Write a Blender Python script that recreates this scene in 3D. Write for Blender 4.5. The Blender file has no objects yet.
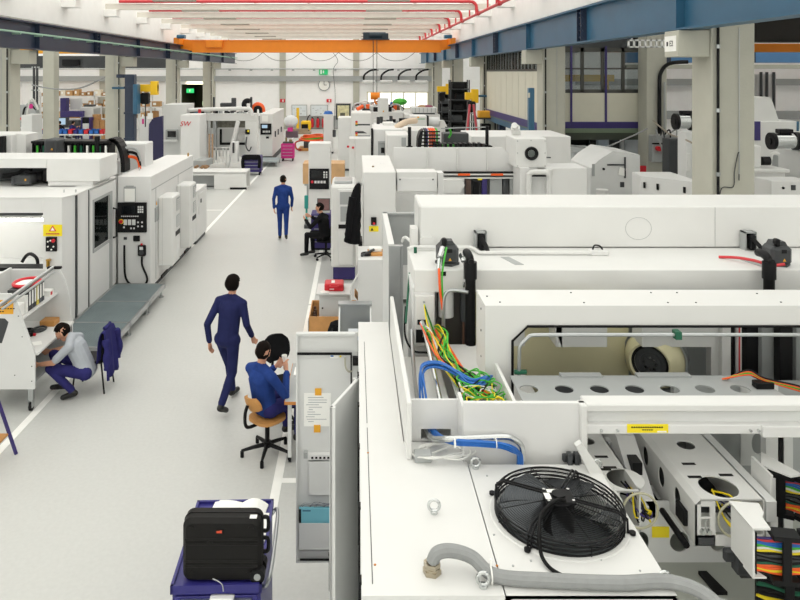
import bpy, bmesh, math, random
from mathutils import Vector, Matrix, Quaternion
random.seed(7)
SC = bpy.context.scene
COL = SC.collection
PI = math.pi
# ------------------------------------------------------------------ camera, sky, exposure
F, CX, CY, H = 710.0, 355.0, 72.0, 4.6      # focal length in pixels, vanishing point, eye height
cam = bpy.data.cameras.new('camera'); cam_o = bpy.data.objects.new('camera', cam); COL.objects.link(cam_o)
cam_o.location = (0, 0, H); cam_o.rotation_euler = (PI/2, 0, 0)
cam.sensor_width = 36; cam.lens = 36*F/800
cam.shift_x = (400-CX)/800; cam.shift_y = -(300-CY)/800
cam.clip_start = 0.05; cam.clip_end = 300
SC.camera = cam_o
w = bpy.data.worlds.new('overcast_sky'); SC.world = w; w.use_nodes = True
bg = w.node_tree.nodes['Background']; bg.inputs[0].default_value = (0.985, 0.995, 1.0, 1); bg.inputs[1].default_value = 1.0
SC.view_settings.view_transform = 'Standard'; SC.view_settings.look = 'None'
SC.view_settings.gamma = 1; SC.view_settings.use_curve_mapping = False
SC.view_settings.exposure = 1.04
SC.cycles.use_denoising = True
SC.cycles.max_bounces = 10; SC.cycles.diffuse_bounces = 6; SC.cycles.transparent_max_bounces = 12

def PX(px, Y): return (px-CX)*Y/F            # measured picture column -> metres at distance Y
def PZ(py, Y): return H-(py-CY)*Y/F
# ------------------------------------------------------------------ materials
def lin(c):
    if isinstance(c, str):
        c = tuple(int(c[i:i+2], 16)/255 for i in (0, 2, 4))
    return tuple(x/12.92 if x <= .04045 else ((x+.055)/1.055)**2.4 for x in c)
MATS = {}
def mat(name, col, rough=.5, metal=0, var=.04, scale=3.0, bump=0, emit=None, spec=.5, coat=0):
    if name in MATS: return MATS[name]
    m = bpy.data.materials.new(name); m.use_nodes = True; nt = m.node_tree; N = nt.nodes; L = nt.links
    p = N['Principled BSDF']; c = lin(col)
    tc = N.new('ShaderNodeTexCoord'); no = N.new('ShaderNodeTexNoise')
    no.inputs['Scale'].default_value = scale; no.inputs['Detail'].default_value = 6
    L.new(tc.outputs['Object'], no.inputs['Vector'])
    r = N.new('ShaderNodeValToRGB')
    r.color_ramp.elements[0].position = .3; r.color_ramp.elements[1].position = .7
    r.color_ramp.elements[0].color = tuple(max(0, x*(1-var)) for x in c)+(1,)
    r.color_ramp.elements[1].color = tuple(min(1, x*(1+var)) for x in c)+(1,)
    L.new(no.outputs['Fac'], r.inputs[0]); L.new(r.outputs[0], p.inputs['Base Color'])
    p.inputs['Roughness'].default_value = rough; p.inputs['Metallic'].default_value = metal
    p.inputs['Specular IOR Level'].default_value = spec
    if coat: p.inputs['Coat Weight'].default_value = coat
    if bump:
        b = N.new('ShaderNodeBump'); b.inputs['Strength'].default_value = bump; b.inputs['Distance'].default_value = .01
        n2 = N.new('ShaderNodeTexNoise'); n2.inputs['Scale'].default_value = scale*12
        L.new(tc.outputs['Object'], n2.inputs['Vector']); L.new(n2.outputs['Fac'], b.inputs['Height']); L.new(b.outputs[0], p.inputs['Normal'])
    if emit:
        p.inputs['Emission Color'].default_value = lin(emit[0])+(1,); p.inputs['Emission Strength'].default_value = emit[1]
    MATS[name] = m; return m
WHITE = mat('machine_white', 'dededd', .45, var=.015)
WHITE2 = mat('cover_white', 'dddddb', .5, var=.015)
LGREY = mat('light_grey_paint', 'd8d9d8', .45, var=.02)
GREY = mat('mid_grey_paint', 'a3a6a6', .45, var=.03)
DGREY = mat('dark_grey_paint', '444648', .5, var=.05, spec=.3)
BLACK = mat('black_plastic', '141416', .5, var=.1, spec=.22)
RUBBER = mat('black_rubber', '0c0c0d', .6, var=.1, spec=.2)
STEEL = mat('brushed_steel', 'b4b7b8', .32, .9, var=.05)
CHROME = mat('zinc_steel', 'cfd2d2', .22, 1, var=.04)
GLASS_D = mat('dark_glass', '2a3032', .08, var=.05)
CONC = mat('column_concrete', 'b8b7ab', .75, var=.05, scale=2, bump=.15)
ROOFW = mat('roof_white', 'f7f6f3', .8, var=.02)
WALLW = mat('wall_white', 'fbfbfb', .8, var=.02)
BEIGE = mat('beige_panel', 'd3d0c0', .6, var=.02)
BLUEST = mat('blue_steel', '2f5f7c', .4, var=.08, scale=1.5)
NAVY = mat('navy_steel', '263247', .45, var=.08)
ORANGE = mat('crane_orange', 'f08a14', .45, var=.03)
YELLOW = mat('hoist_yellow', 'f2c31c', .45, var=.03)
SIGNY = mat('label_yellow', 'f5df1e', .5, var=.02)
TAPE = mat('masking_tape_orange', 'e9a92d', .6, var=.04)
RED = mat('pipe_red', 'c8353c', .45, var=.04)
REDC = mat('case_red', 'd2222f', .4, var=.04)
GREEN = mat('wire_green', '3fae2e', .45, var=.1)
DGREEN = mat('connector_green', '0c5a40', .5, var=.1)
YELW = mat('wire_yellow', 'e8d11d', .45, var=.1)
ORAW = mat('wire_orange', 'ee5f22', .45, var=.08)
BLUW = mat('hose_blue', '2166b8', .4, var=.08)
WHTW = mat('cable_white', 'dcdcd8', .45, var=.05)
GRYW = mat('conduit_grey', '8e9090', .5, var=.06, scale=30)
PURPLE = mat('purple_paint', '34296b', .45, var=.06)
TROLLEY = mat('trolley_blue', '2f2c78', .42, var=.05)
MAGENTA = mat('cart_magenta', 'cf2a86', .45, var=.05)
CARD = mat('cardboard', 'b98d5c', .85, var=.08, scale=6)
WOOD = mat('plywood', 'c08a4c', .6, var=.12, scale=5)
PAPER = mat('paper', 'f4f4f0', .8, var=.02)
INK = mat('ink_grey', '8d8f98', .8, var=.1)
CYAN = mat('folder_cyan', '79bfd0', .55, var=.03)
SCREEN = mat('screen_dark', '15181b', .12, var=.1)
SCREEN_ON = mat('screen_lit', '9fb9cf', .3, emit=('9fb9cf', .25))
SKIN = mat('skin', 'c99478', .55, var=.05, scale=12)
HAIR = mat('dark_hair', '17120f', .8, var=.2, scale=40, bump=.3, spec=.08)
COVER_BLUE = mat('workwear_blue', '273f7e', .85, var=.12, scale=9, bump=.3, spec=.1)
COVER_NAVY = mat('workwear_navy', '262a52', .85, var=.12, scale=9, bump=.3, spec=.1)
COVER_PURP = mat('workwear_purple_blue', '302f66', .85, var=.12, scale=9, bump=.3, spec=.1)
SHIRT = mat('shirt_grey', 'adb2b9', .85, var=.06, scale=9, bump=.3, spec=.1)
BLACKCL = mat('cloth_black', '1a1a1c', .9, var=.15, scale=12, bump=.4, spec=.1)
SHOE = mat('shoe_black', '141414', .5, var=.1)
INTERIOR = mat('cream_interior', 'd9d3ae', .5, var=.02)
GRATE = mat('grating_steel', '93a0a3', .5, .2, var=.08)
BASEG = mat('base_grey_green', 'a9aca4', .5, var=.05)

def glass(name, tint, trans=.85, rough=.05):
    m = bpy.data.materials.new(name); m.use_nodes = True; N = m.node_tree.nodes; L = m.node_tree.links
    N.remove(N['Principled BSDF'])
    t = N.new('ShaderNodeBsdfTransparent'); t.inputs[0].default_value = lin(tint)+(1,)
    g = N.new('ShaderNodeBsdfGlossy'); g.inputs['Roughness'].default_value = rough
    mx = N.new('ShaderNodeMixShader'); mx.inputs[0].default_value = 1-trans
    L.new(t.outputs[0], mx.inputs[1]); L.new(g.outputs[0], mx.inputs[2]); L.new(mx.outputs[0], N['Material Output'].inputs[0])
    MATS[name] = m; return m
PANE = glass('skylight_glass', 'fbfaf6', .96)
TINT = glass('tinted_glass', '8b9494', .9)
# ------------------------------------------------------------------ mesh builder
class B:
    def __init__(s): s.v = []; s.f = []; s.m = []; s.cur = 0; s.xf = None
    def mi(s, i): s.cur = i; return s
    def add(s, vs, fs):
        o = len(s.v)
        for v in vs:
            v = Vector(v)
            s.v.append(s.xf @ v if s.xf else v)
        for f in fs: s.f.append([o+i for i in f]); s.m.append(s.cur)
        return s
    def box(s, x0, x1, y0, y1, z0, z1, b=0):
        x0, x1 = min(x0, x1), max(x0, x1); y0, y1 = min(y0, y1), max(y0, y1); z0, z1 = min(z0, z1), max(z0, z1)
        b = min(b, .45*(x1-x0), .45*(y1-y0), .45*(z1-z0))
        if b <= 0:
            vs = [(x, y, z) for x in (x0, x1) for y in (y0, y1) for z in (z0, z1)]
            return s.add(vs, [(0,1,3,2), (4,6,7,5), (0,4,5,1), (2,3,7,6), (0,2,6,4), (1,5,7,3)])
        vs = []; idx = {}
        for sx in (0, 1):
            for sy in (0, 1):
                for sz in (0, 1):
                    X = (x0, x1)[sx]; Y = (y0, y1)[sy]; Z = (z0, z1)[sz]
                    dx = b if sx == 0 else -b; dy = b if sy == 0 else -b; dz = b if sz == 0 else -b
                    idx[sx, sy, sz] = len(vs)
                    vs += [(X, Y+dy, Z+dz), (X+dx, Y, Z+dz), (X+dx, Y+dy, Z)]
        I = lambda a, c, d, k: idx[a, c, d]+k
        fs = []
        for q in (0, 1):
            fs.append([I(q,0,0,0), I(q,1,0,0), I(q,1,1,0), I(q,0,1,0)])
            fs.append([I(0,q,0,1), I(1,q,0,1), I(1,q,1,1), I(0,q,1,1)])
            fs.append([I(0,0,q,2), I(1,0,q,2), I(1,1,q,2), I(0,1,q,2)])
        for p in (0, 1):
            for q in (0, 1):
                fs.append([I(p,q,0,0), I(p,q,1,0), I(p,q,1,1), I(p,q,0,1)])
                fs.append([I(p,0,q,0), I(p,1,q,0), I(p,1,q,2), I(p,0,q,2)])
                fs.append([I(0,p,q,1), I(1,p,q,1), I(1,p,q,2), I(0,p,q,2)])
        for k in idx: fs.append([idx[k], idx[k]+1, idx[k]+2])
        return s.add(vs, fs)
    def cyl(s, p0, p1, r0, r1=None, n=16, caps=True):
        p0, p1 = Vector(p0), Vector(p1); r1 = r0 if r1 is None else r1
        d = (p1-p0).normalized(); a = d.orthogonal().normalized(); c = d.cross(a)
        vs = []
        for p, r in ((p0, r0), (p1, r1)):
            for i in range(n):
                t = 2*PI*i/n; vs.append(p+a*(r*math.cos(t))+c*(r*math.sin(t)))
        fs = [(i, (i+1) % n, n+(i+1) % n, n+i) for i in range(n)]
        if caps: fs += [list(range(n))[::-1], list(range(n, 2*n))]
        return s.add(vs, fs)
    def tube(s, pts, r, n=8, closed=False):
        P = [Vector(p) for p in pts]; m = len(P)
        vs = []; a = None
        for i in range(m):
            if closed: t = P[(i+1) % m]-P[i-1]
            else: t = P[min(i+1, m-1)]-P[max(i-1, 0)]
            t = t.normalized() if t.length > 1e-9 else Vector((0, 0, 1))
            a = t.orthogonal().normalized() if a is None else (a-t*a.dot(t)).normalized()
            c = t.cross(a)
            rr = r[i] if isinstance(r, (list, tuple)) else r
            for k in range(n):
                q = 2*PI*k/n; vs.append(P[i]+a*(rr*math.cos(q))+c*(rr*math.sin(q)))
        fs = []
        for i in range(m if closed else m-1):
            j = (i+1) % m
            for k in range(n): fs.append((i*n+k, i*n+(k+1) % n, j*n+(k+1) % n, j*n+k))
        if not closed: fs += [list(range(n))[::-1], list(range((m-1)*n, m*n))]
        return s.add(vs, fs)
    def prism(s, poly, axis, a, b):
        def mk(p, t):
            return {'x': (t, p[0], p[1]), 'y': (p[0], t, p[1]), 'z': (p[0], p[1], t)}[axis]
        n = len(poly)
        vs = [mk(p, a) for p in poly]+[mk(p, b) for p in poly]
        fs = [(i, (i+1) % n, n+(i+1) % n, n+i) for i in range(n)]+[list(range(n)), list(range(n, 2*n))[::-1]]
        return s.add(vs, fs)
    def lathe(s, prof, c, n=24, axis='z'):
        vs = []; m = len(prof)
        for i in range(n):
            t = 2*PI*i/n
            for r, z in prof:
                if axis == 'z': vs.append((c[0]+r*math.cos(t), c[1]+r*math.sin(t), c[2]+z))
                elif axis == 'y': vs.append((c[0]+r*math.cos(t), c[1]+z, c[2]+r*math.sin(t)))
                else: vs.append((c[0]+z, c[1]+r*math.cos(t), c[2]+r*math.sin(t)))
        fs = []
        for i in range(n):
            j = (i+1) % n
            for k in range(m-1): fs.append((i*m+k, j*m+k, j*m+k+1, i*m+k+1))
        return s.add(vs, fs)
    def ell(s, c, rx, ry, rz, n=16, m=10):
        prof = [(max(1e-4, math.sin(PI*k/m)), -math.cos(PI*k/m)) for k in range(m+1)]
        vs = []; 
        for i in range(n):
            t = 2*PI*i/n
            for r, z in prof: vs.append((c[0]+rx*r*math.cos(t), c[1]+ry*r*math.sin(t), c[2]+rz*z))
        fs = []
        for i in range(n):
            j = (i+1) % n
            for k in range(m): fs.append((i*(m+1)+k, j*(m+1)+k, j*(m+1)+k+1, i*(m+1)+k+1))
        return s.add(vs, fs)
    def torus(s, c, R, r, axis='z', n=28, k=8, sy=1.0):
        pts = []
        for i in range(n):
            t = 2*PI*i/n; u, v = R*math.cos(t), R*sy*math.sin(t)
            pts.append({'z': (c[0]+u, c[1]+v, c[2]), 'y': (c[0]+u, c[1], c[2]+v), 'x': (c[0], c[1]+u, c[2]+v)}[axis])
        return s.tube(pts, r, k, True)
    def holes(s, u0, u1, v0, v1, circ, fn, n=24):
        """a plate in (u,v) with one elliptical hole per cell; circ=[(cu,cv,ru,rv)] left to right; fn maps (u,v,side)->xyz"""
        cs = sorted(circ); edges = [u0]+[(cs[i][0]+cs[i+1][0])/2 for i in range(len(cs)-1)]+[u1]
        for i, (cu, cv, ru, rv) in enumerate(cs):
            a, b = edges[i], edges[i+1]
            ang = sorted([2*PI*k/n for k in range(n)]+[math.atan2(y-cv, x-cu) % (2*PI) for x in (a, b) for y in (v0, v1)])
            inn, out = [], []
            for t in ang:
                ct, st = math.cos(t), math.sin(t)
                inn.append((cu+ru*ct, cv+rv*st))
                k = min(((b-cu)/ct if ct > 1e-9 else (a-cu)/ct if ct < -1e-9 else 1e9), ((v1-cv)/st if st > 1e-9 else (v0-cv)/st if st < -1e-9 else 1e9))
                out.append((cu+ct*k, cv+st*k))
            q = len(ang)
            vs = [fn(*p, 0) for p in inn]+[fn(*p, 0) for p in out]+[fn(*p, 1) for p in inn]+[fn(*p, 1) for p in out]
            fs = []
            for k in range(q):
                l = (k+1) % q
                fs += [(k, l, q+l, q+k), (2*q+k, 3*q+k, 3*q+l, 2*q+l), (k, 2*q+k, 2*q+l, l)]
            s.add(vs, fs)
        return s
    def mesh(s, name, mats, off=(0, 0, 0), smooth=35):
        off = Vector(off)
        me = bpy.data.meshes.new(name)
        me.from_pydata([v-off for v in s.v], [], s.f)
        for m in (mats if isinstance(mats, (list, tuple)) else [mats]): me.materials.append(m)
        me.polygons.foreach_set('material_index', s.m)
        bm = bmesh.new(); bm.from_mesh(me); bmesh.ops.recalc_face_normals(bm, faces=bm.faces); bm.to_mesh(me); bm.free()
        if smooth:
            me.polygons.foreach_set('use_smooth', [True]*len(me.polygons)); me.set_sharp_from_angle(angle=math.radians(smooth))
        me.update(); return me
def spline(pts, k=8, closed=False):
    P = [Vector(p) for p in pts]; n = len(P); out = []
    for i in range(n if closed else n-1):
        p1, p2 = P[i], P[(i+1) % n]
        p0 = P[i-1] if (i > 0 or closed) else p1; p3 = P[(i+2) % n] if (i+2 < n or closed) else p2
        for j in range(k):
            t = j/k
            out.append(.5*((2*p1)+(p2-p0)*t+(2*p0-5*p1+4*p2-p3)*t*t+(3*p1-p0-3*p2+p3)*t**3))
    if not closed: out.append(P[-1])
    return out
OFF = {}
def thing(name, label, cat, loc=(0, 0, 0), group=None):
    o = bpy.data.objects.new(name, None); COL.objects.link(o); o.location = loc; o.empty_display_size = .2
    o['label'] = label; o['category'] = cat
    if group: o['group'] = group
    OFF[o.name] = Vector(loc); return o
def part(b, name, mats, parent, label=None, kind=None, smooth=35):
    me = b.mesh(name, mats, OFF[parent.name], smooth)
    o = bpy.data.objects.new(name, me); COL.objects.link(o); o.parent = parent; OFF[o.name] = OFF[parent.name]
    if label: o['label'] = label
    if kind: o['kind'] = kind
    return o
def solo(b, name, mats, label, cat, group=None, kind=None, smooth=35):
    xs = [v.x for v in b.v]; ys = [v.y for v in b.v]; zs = [v.z for v in b.v]
    c = Vector(((min(xs)+max(xs))/2, (min(ys)+max(ys))/2, min(zs)))
    o = bpy.data.objects.new(name, b.mesh(name, mats, c, smooth)); COL.objects.link(o); o.location = c; OFF[o.name] = c
    o['label'] = label; o['category'] = cat
    if group: o['group'] = group
    if kind: o['kind'] = kind
    return o
def struct(b, name, mats, label=None, smooth=35):
    o = bpy.data.objects.new(name, b.mesh(name, mats, (0, 0, 0), smooth)); COL.objects.link(o); OFF[o.name] = Vector((0, 0, 0))
    o['kind'] = 'structure'
    if label: o['label'] = label
    return o
def dup(root, loc, rz=0, label=None, scale=None):
    r = root.copy(); COL.objects.link(r); r.location = loc; r.rotation_euler = (0, 0, rz)
    if label: r['label'] = label
    if scale: r.scale = scale
    for ch in root.children:
        c = ch.copy(); COL.objects.link(c); c.parent = r
        for g in ch.children:
            d = g.copy(); COL.objects.link(d); d.parent = c
    OFF[r.name] = Vector(loc); return r
def text(s, size, name, m, parent, mtx, ext=.001):
    cu = bpy.data.curves.new(name, 'FONT'); cu.body = s; cu.size = size; cu.extrude = ext; cu.align_x = 'CENTER'; cu.align_y = 'CENTER'
    t = bpy.data.objects.new('tmp', cu); COL.objects.link(t)
    dg = bpy.context.evaluated_depsgraph_get()
    me = bpy.data.meshes.new_from_object(t.evaluated_get(dg)); bpy.data.objects.remove(t)
    me.transform(mtx); me.transform(Matrix.Translation(-OFF[parent.name])); me.materials.clear(); me.materials.append(m)
    o = bpy.data.objects.new(name, me); COL.objects.link(o); o.parent = parent; OFF[o.name] = OFF[parent.name]; return o
def FRONT(x, y, z): return Matrix.Translation((x, y, z)) @ Matrix.Rotation(PI/2, 4, 'X')      # text readable from -Y
def islands(b):
    """connected pieces of a builder, as builders of their own"""
    par = list(range(len(b.v)))
    def find(i):
        while par[i] != i: par[i] = par[par[i]]; i = par[i]
        return i
    for f in b.f:
        r = find(f[0])
        for i in f[1:]: par[find(i)] = r
    out = {}
    for f, m in zip(b.f, b.m): out.setdefault(find(f[0]), []).append((f, m))
    res = []
    for fl in out.values():
        n = B(); mp = {}
        for f, m in fl:
            for i in f:
                if i not in mp: mp[i] = len(n.v); n.v.append(b.v[i])
            n.f.append([mp[i] for i in f]); n.m.append(m)
        res.append(n)
    return res
def each(b, name, mats, parent, label=None, smooth=35):
    return [part(n, name, mats, parent, label, None, smooth) for n in islands(b)]
def box_part(parent, name, m, *a, b=.0, label=None):
    return part(B().box(*a, b=b), name, m, parent, label)
# ================================================================== the hall
def floor_material():
    m = mat('floor_coating', 'c4c5c2', .38, var=.03, scale=.35)
    N = m.node_tree.nodes; L = m.node_tree.links; p = N['Principled BSDF']
    tc = N.new('ShaderNodeTexCoord'); n = N.new('ShaderNodeTexNoise'); n.inputs['Scale'].default_value = 1.3; n.inputs['Detail'].default_value = 10; n.inputs['Roughness'].default_value = .7
    L.new(tc.outputs['Object'], n.inputs['Vector'])
    r = N.new('ShaderNodeMapRange'); r.inputs[3].default_value = .3; r.inputs[4].default_value = .5
    L.new(n.outputs['Fac'], r.inputs[0]); L.new(r.outputs[0], p.inputs['Roughness'])
    n2 = N.new('ShaderNodeTexNoise'); n2.inputs['Scale'].default_value = 22; n2.inputs['Detail'].default_value = 8
    L.new(tc.outputs['Object'], n2.inputs['Vector'])
    r2 = N.new('ShaderNodeMapRange'); r2.inputs[1].default_value = .3; r2.inputs[2].default_value = .75; r2.inputs[3].default_value = 1.0; r2.inputs[4].default_value = .93
    L.new(n2.outputs['Fac'], r2.inputs[0])
    mx = N.new('ShaderNodeMix'); mx.data_type = 'RGBA'; mx.blend_type = 'MULTIPLY'; mx.inputs[0].default_value = 1
    L.new(N['Color Ramp'].outputs[0], mx.inputs[6]); L.new(r2.outputs[0], mx.inputs[7]); L.new(mx.outputs[2], p.inputs['Base Color'])
    return m
FLOOR = floor_material()
LINE = mat('line_paint', 'f4f4f0', .5, var=.03, scale=8)
XL, XR, YB, YF = -27.0, 22.0, 57.5, -12.0
struct(B().box(XL-.3, XR+.3, YF-.3, YB+6, -.3, 0), 'floor', FLOOR)
struct(B().box(-4.37, -4.27, 4.5, 50, 0, .003), 'trim_1', LINE, 'white painted line along the machine side of the aisle')
b = B()
for y0, y1 in ((4.8, 9.7), (9.8, 14.0), (14.06, 50)): b.box(-.92, -.82, y0, y1, 0, .003)
b.box(-.82, -.35, 7.95, 8.04, 0, .003)
struct(b, 'trim_2', LINE, 'white painted line along the bench side of the aisle')
b = B(); b.box(-6.6, -4.42, 20.6, 20.7, 0, .003).box(-5.4, -4.42, 17.95, 18.05, 0, .003).box(-6.2, -4.42, 23.6, 23.68, 0, .003)
struct(b, 'trim_3', LINE, 'white painted cross lines between the machines')
# far wall with a passage on one side and a window band on the other
b = B()
b.box(XL, -14.1, YB, YB+.3, 0, 9.6).box(-14.1, -11.8, YB, YB+.3, 3.6, 9.6).box(-11.8, 1.0, YB, YB+.3, 0, 9.6)
b.box(1.0, 5.9, YB, YB+.3, 0, 1.65).box(1.0, 5.9, YB, YB+.3, 2.95, 9.6).box(5.9, XR, YB, YB+.3, 0, 9.6)
wb = struct(b, 'wall_back', WALLW)
b = B()
for x in (-20.4, -11.55, -5.85, .1, 6.2): b.box(x-.25, x+.25, YB-.12, YB, 0, 9.4)
each(b, 'pilaster', CONC, wb)
part(B().box(-10.9, 5.7, YB-.03, YB, 0, 1.05), 'grey_dado', GREY, wb)
part(B().box(XL, 6.2, YB-.3, YB-.12, 3.85, 4.22).box(XL, 6.2, YB-.32, YB-.12, 4.22, 4.27), 'service_duct', GREY, wb)
part(B().tube([(XL, YB-.2, 4.85), (6.2, YB-.2, 4.85)], .05), 'service_pipe', STEEL, wb)
b = B()
for k in range(10): b.box(-10.2+k*1.7, -10.0+k*1.7, YB-.28, YB-.1, 4.7, 4.84)
each(b, 'pipe_bracket', GREY, wb)
# window with panes
wf = B().box(.95, 5.95, YB-.04, YB+.2, 1.6, 1.68).box(.95, 5.95, YB-.04, YB+.2, 2.92, 3.0)
for k in range(6): wf.box(.97+k*.98, 1.05+k*.98, YB-.03, YB+.2, 1.65, 2.95)
wo = struct(wf, 'window_1', mat('window_frame', 'cfc9a8', .6))
for k in range(5): part(B().box(1.05+k*.98, 1.95+k*.98, YB+.08, YB+.09, 1.68, 2.92), 'pane', PANE, wo)
# the dark passage behind the opening
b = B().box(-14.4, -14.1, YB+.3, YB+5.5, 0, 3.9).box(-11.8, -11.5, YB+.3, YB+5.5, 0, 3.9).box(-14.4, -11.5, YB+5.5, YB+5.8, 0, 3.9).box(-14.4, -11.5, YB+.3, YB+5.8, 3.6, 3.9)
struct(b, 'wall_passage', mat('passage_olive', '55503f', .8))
struct(B().box(XL-.3, XL, YF, YB, 0, 7.6), 'wall_left', WALLW)
struct(B().box(XR, XR+.3, YF, YB, 0, 7.6), 'wall_right', WALLW)
struct(B().box(XL, XR, YF-.3, YF, 0, 1.0).box(XL, XR, YF-.3, YF, 7.0, 9.6).box(XL, -20, YF-.3, YF, 1, 7).box(15, XR, YF-.3, YF, 1, 7), 'wall_front', WALLW)
b = B()
for k in range(15): b.box(-20.05+k*2.5, -19.95+k*2.5, YF-.2, YF, 1, 7)
for z in (1, 4, 6.95): b.box(-20, 15, YF-.2, YF, z, z+.08)
w2 = struct(b, 'window_added_fill', LGREY)  # unseen window band added to brighten surfaces that face the camera
for k in range(14): part(B().box(-19.95+k*2.5, -17.55+k*2.5, YF-.12, YF-.11, 1.08, 6.95), 'pane', PANE, w2)
wr = struct(B().box(9.6, XR, 31.2, 31.5, 0, 7.4), 'wall_rear_right', WALLW)
part(B().box(9.6, XR, 30.9, 31.2, 4.02, 4.3).box(9.6, XR, 30.9, 31.2, 2.55, 2.9), 'service_duct', GREY, wr)
part(B().box(17.4, 18.2, 30.7, 31.2, 0, 4.5), 'pilaster', LGREY, wr)
b = B()
for x in (17.5, 17.75, 18.05): b.tube([(x, 30.6, .2), (x, 30.6, 4.6)], .06)
b.box(17.3, 18.0, 30.4, 30.6, 2.2, 2.9)
part(b, 'service_pipes', DGREY, wr)
# upper girders over the column rows, roof purlins, skylights
PURL = [29.4+4.25*n for n in range(-9, 7)]
ce = B()
struct(B().box(5.6, 6.25, YF, YB, 6.22, 8.3, .01), 'trim_4', ROOFW, 'white roof girder over the column row'); struct(B().box(-10.95, -10.3, YF, YB, 6.25, 8.3, .01), 'trim_5', ROOFW, 'white roof girder over the column row')
for k in range(1, 6): ce.box(-10.25+k*2.65-.04, -10.25+k*2.65+.04, YF, YB, 8.0, 8.1)
ceiling = struct(ce, 'ceiling', ROOFW)
pb = B().box(-10.3, 5.6, -.11, .11, 7.17, 7.42)
me_p = pb.mesh('purlin', mat('purlin_shaded', 'dcd8ce', .8))  # shading of the top-lit purlins is put into this base colour
kb = B().box(-10.3, -9.78, -.3, .3, 6.88, 7.17, .01).box(5.08, 5.6, -.3, .3, 6.88, 7.17, .01)
me_k = kb.mesh('bracket', ROOFW)
lb = B()
for x in (-6.4, 1.2): lb.box(x-.75, x+.75, -.14, .14, 7.1, 7.17, .01)
me_l = lb.mesh('luminaire', mat('lamp_housing', '9b968a', .5))
me_g = B().box(0, 2.63, .06, 4.19, 8.06, 8.08).mesh('skylight_pane', PANE)
me_c = B().box(-10.3, 5.6, -.06, .06, 7.98, 8.14).mesh('glazing_bar', ROOFW)
def child(me, name, parent, loc=(0, 0, 0)):
    o = bpy.data.objects.new(name, me); COL.objects.link(o); o.parent = parent; o.location = loc; OFF[o.name] = Vector(loc); return o
for y in PURL:
    child(me_p, 'purlin', ceiling, (0, y, 0)); child(me_k, 'bracket', ceiling, (0, y, 0)); child(me_l, 'luminaire', ceiling, (0, y-.0, 0)); child(me_c, 'glazing_bar', ceiling, (0, y, 0))
    for k in range(6): child(me_g, 'skylight_pane', ceiling, (-10.25+k*2.65, y, 0))
part(B().box(-10.3, 5.6, YF, PURL[0], 8.0, 8.3), 'end_slab', ROOFW, ceiling)
# side bays: opaque strips sized for brightness, with glazing added to light the bays
for nm, x0, x1, op_ in (('ceiling_side', XL, -10.95, 1.2), ('ceiling_annex', 6.25, XR, 3.0)):
    b = B(); g = B()
    y = YF
    while y < YB:
        b.box(x0, x1, y, min(y+op_, YB), 7.4, 7.65); g.box(x0, x1, y+op_, min(y+5, YB+.2), 7.5, 7.52); y += 5
    o = struct(b, nm, ROOFW); part(g, 'added_skylight_strip', PANE, o)
# red sprinkler pipes
sp = thing('sprinkler_system', 'red sprinkler pipes crossing under the skylights with a main along the girder', 'sprinkler pipes', (0, 30, 7))
for i, y in enumerate(PURL):
    if y < 10: continue
    b = B(); P = [(-9.7, y-.2, 7.5), (4.75, y-.2, 7.5)]
    P += [(4.75+.25*math.sin(t), y-.2, 7.25+.25*math.cos(t)) for t in (PI/8, PI/4, 3*PI/8, PI/2)]+[(5.0, y-.2, 6.97)]
    b.tube(P, .065, 8)
    for x in (-8, -4.2, -.4, 3.4): b.cyl((x, y-.2, 7.5), (x, y-.2, 7.66), .02, n=6)
    for x in (-6.1, -2.3, 1.5): b.cyl((x-.05, y-.2, 7.5), (x+.05, y-.2, 7.5), .065, n=10)
    part(b, 'branch_pipe', RED, sp)
b = B().tube([(5.0, 12, 6.97), (5.0, YB-.4, 6.97)], .06, 8)
y = 14
while y < 55: b.cyl((5.0, y, 6.97), (5.0, y, 7.6), .035, n=8); b.cyl((5.0, y+2-.06, 6.97), (5.0, y+2+.06, 6.97), .085, n=10); y += 4.25
part(b, 'main_pipe', RED, sp)

# columns
def column(x0, y0, corbel, ctop, sign=None, label='pale concrete column carrying the crane rail on a short corbel', grp='concrete columns carrying the crane rails', wdt=.68):
    t = thing('concrete_column', label, 'column', (x0+wdt/2, y0+.33, 0), grp)
    part(B().box(x0, x0+wdt, y0, y0+.66, 0, ctop, .015), 'shaft', CONC, t)
    if corbel:
        if corbel > 0: bx = (x0+wdt, x0+wdt+.55)
        else: bx = (x0-.5, x0)
        part(B().box(bx[0], bx[1], y0+.05, y0+.55, 4.84, 5.26, .01), 'corbel', CONC, t)
        cx = x0+wdt*.12 if corbel < 0 else x0+wdt*.9
        part(B().tube([(cx, y0-.04, .3), (cx, y0-.04, 5.3)], .022, 8), 'conduit', BLACK, t)
        b = B()
        for z in (1, 2, 3, 4, 5): b.cyl((cx, y0-.04, z-.03), (cx, y0-.04, z+.03), .035, n=8)
        b.tube([(x0+wdt*.62, y0-.02, 3.0), (x0+wdt*.62, y0-.02, 5.3)], .008, 6)
        part(b, 'clamp', STEEL, t)
    return t
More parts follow.
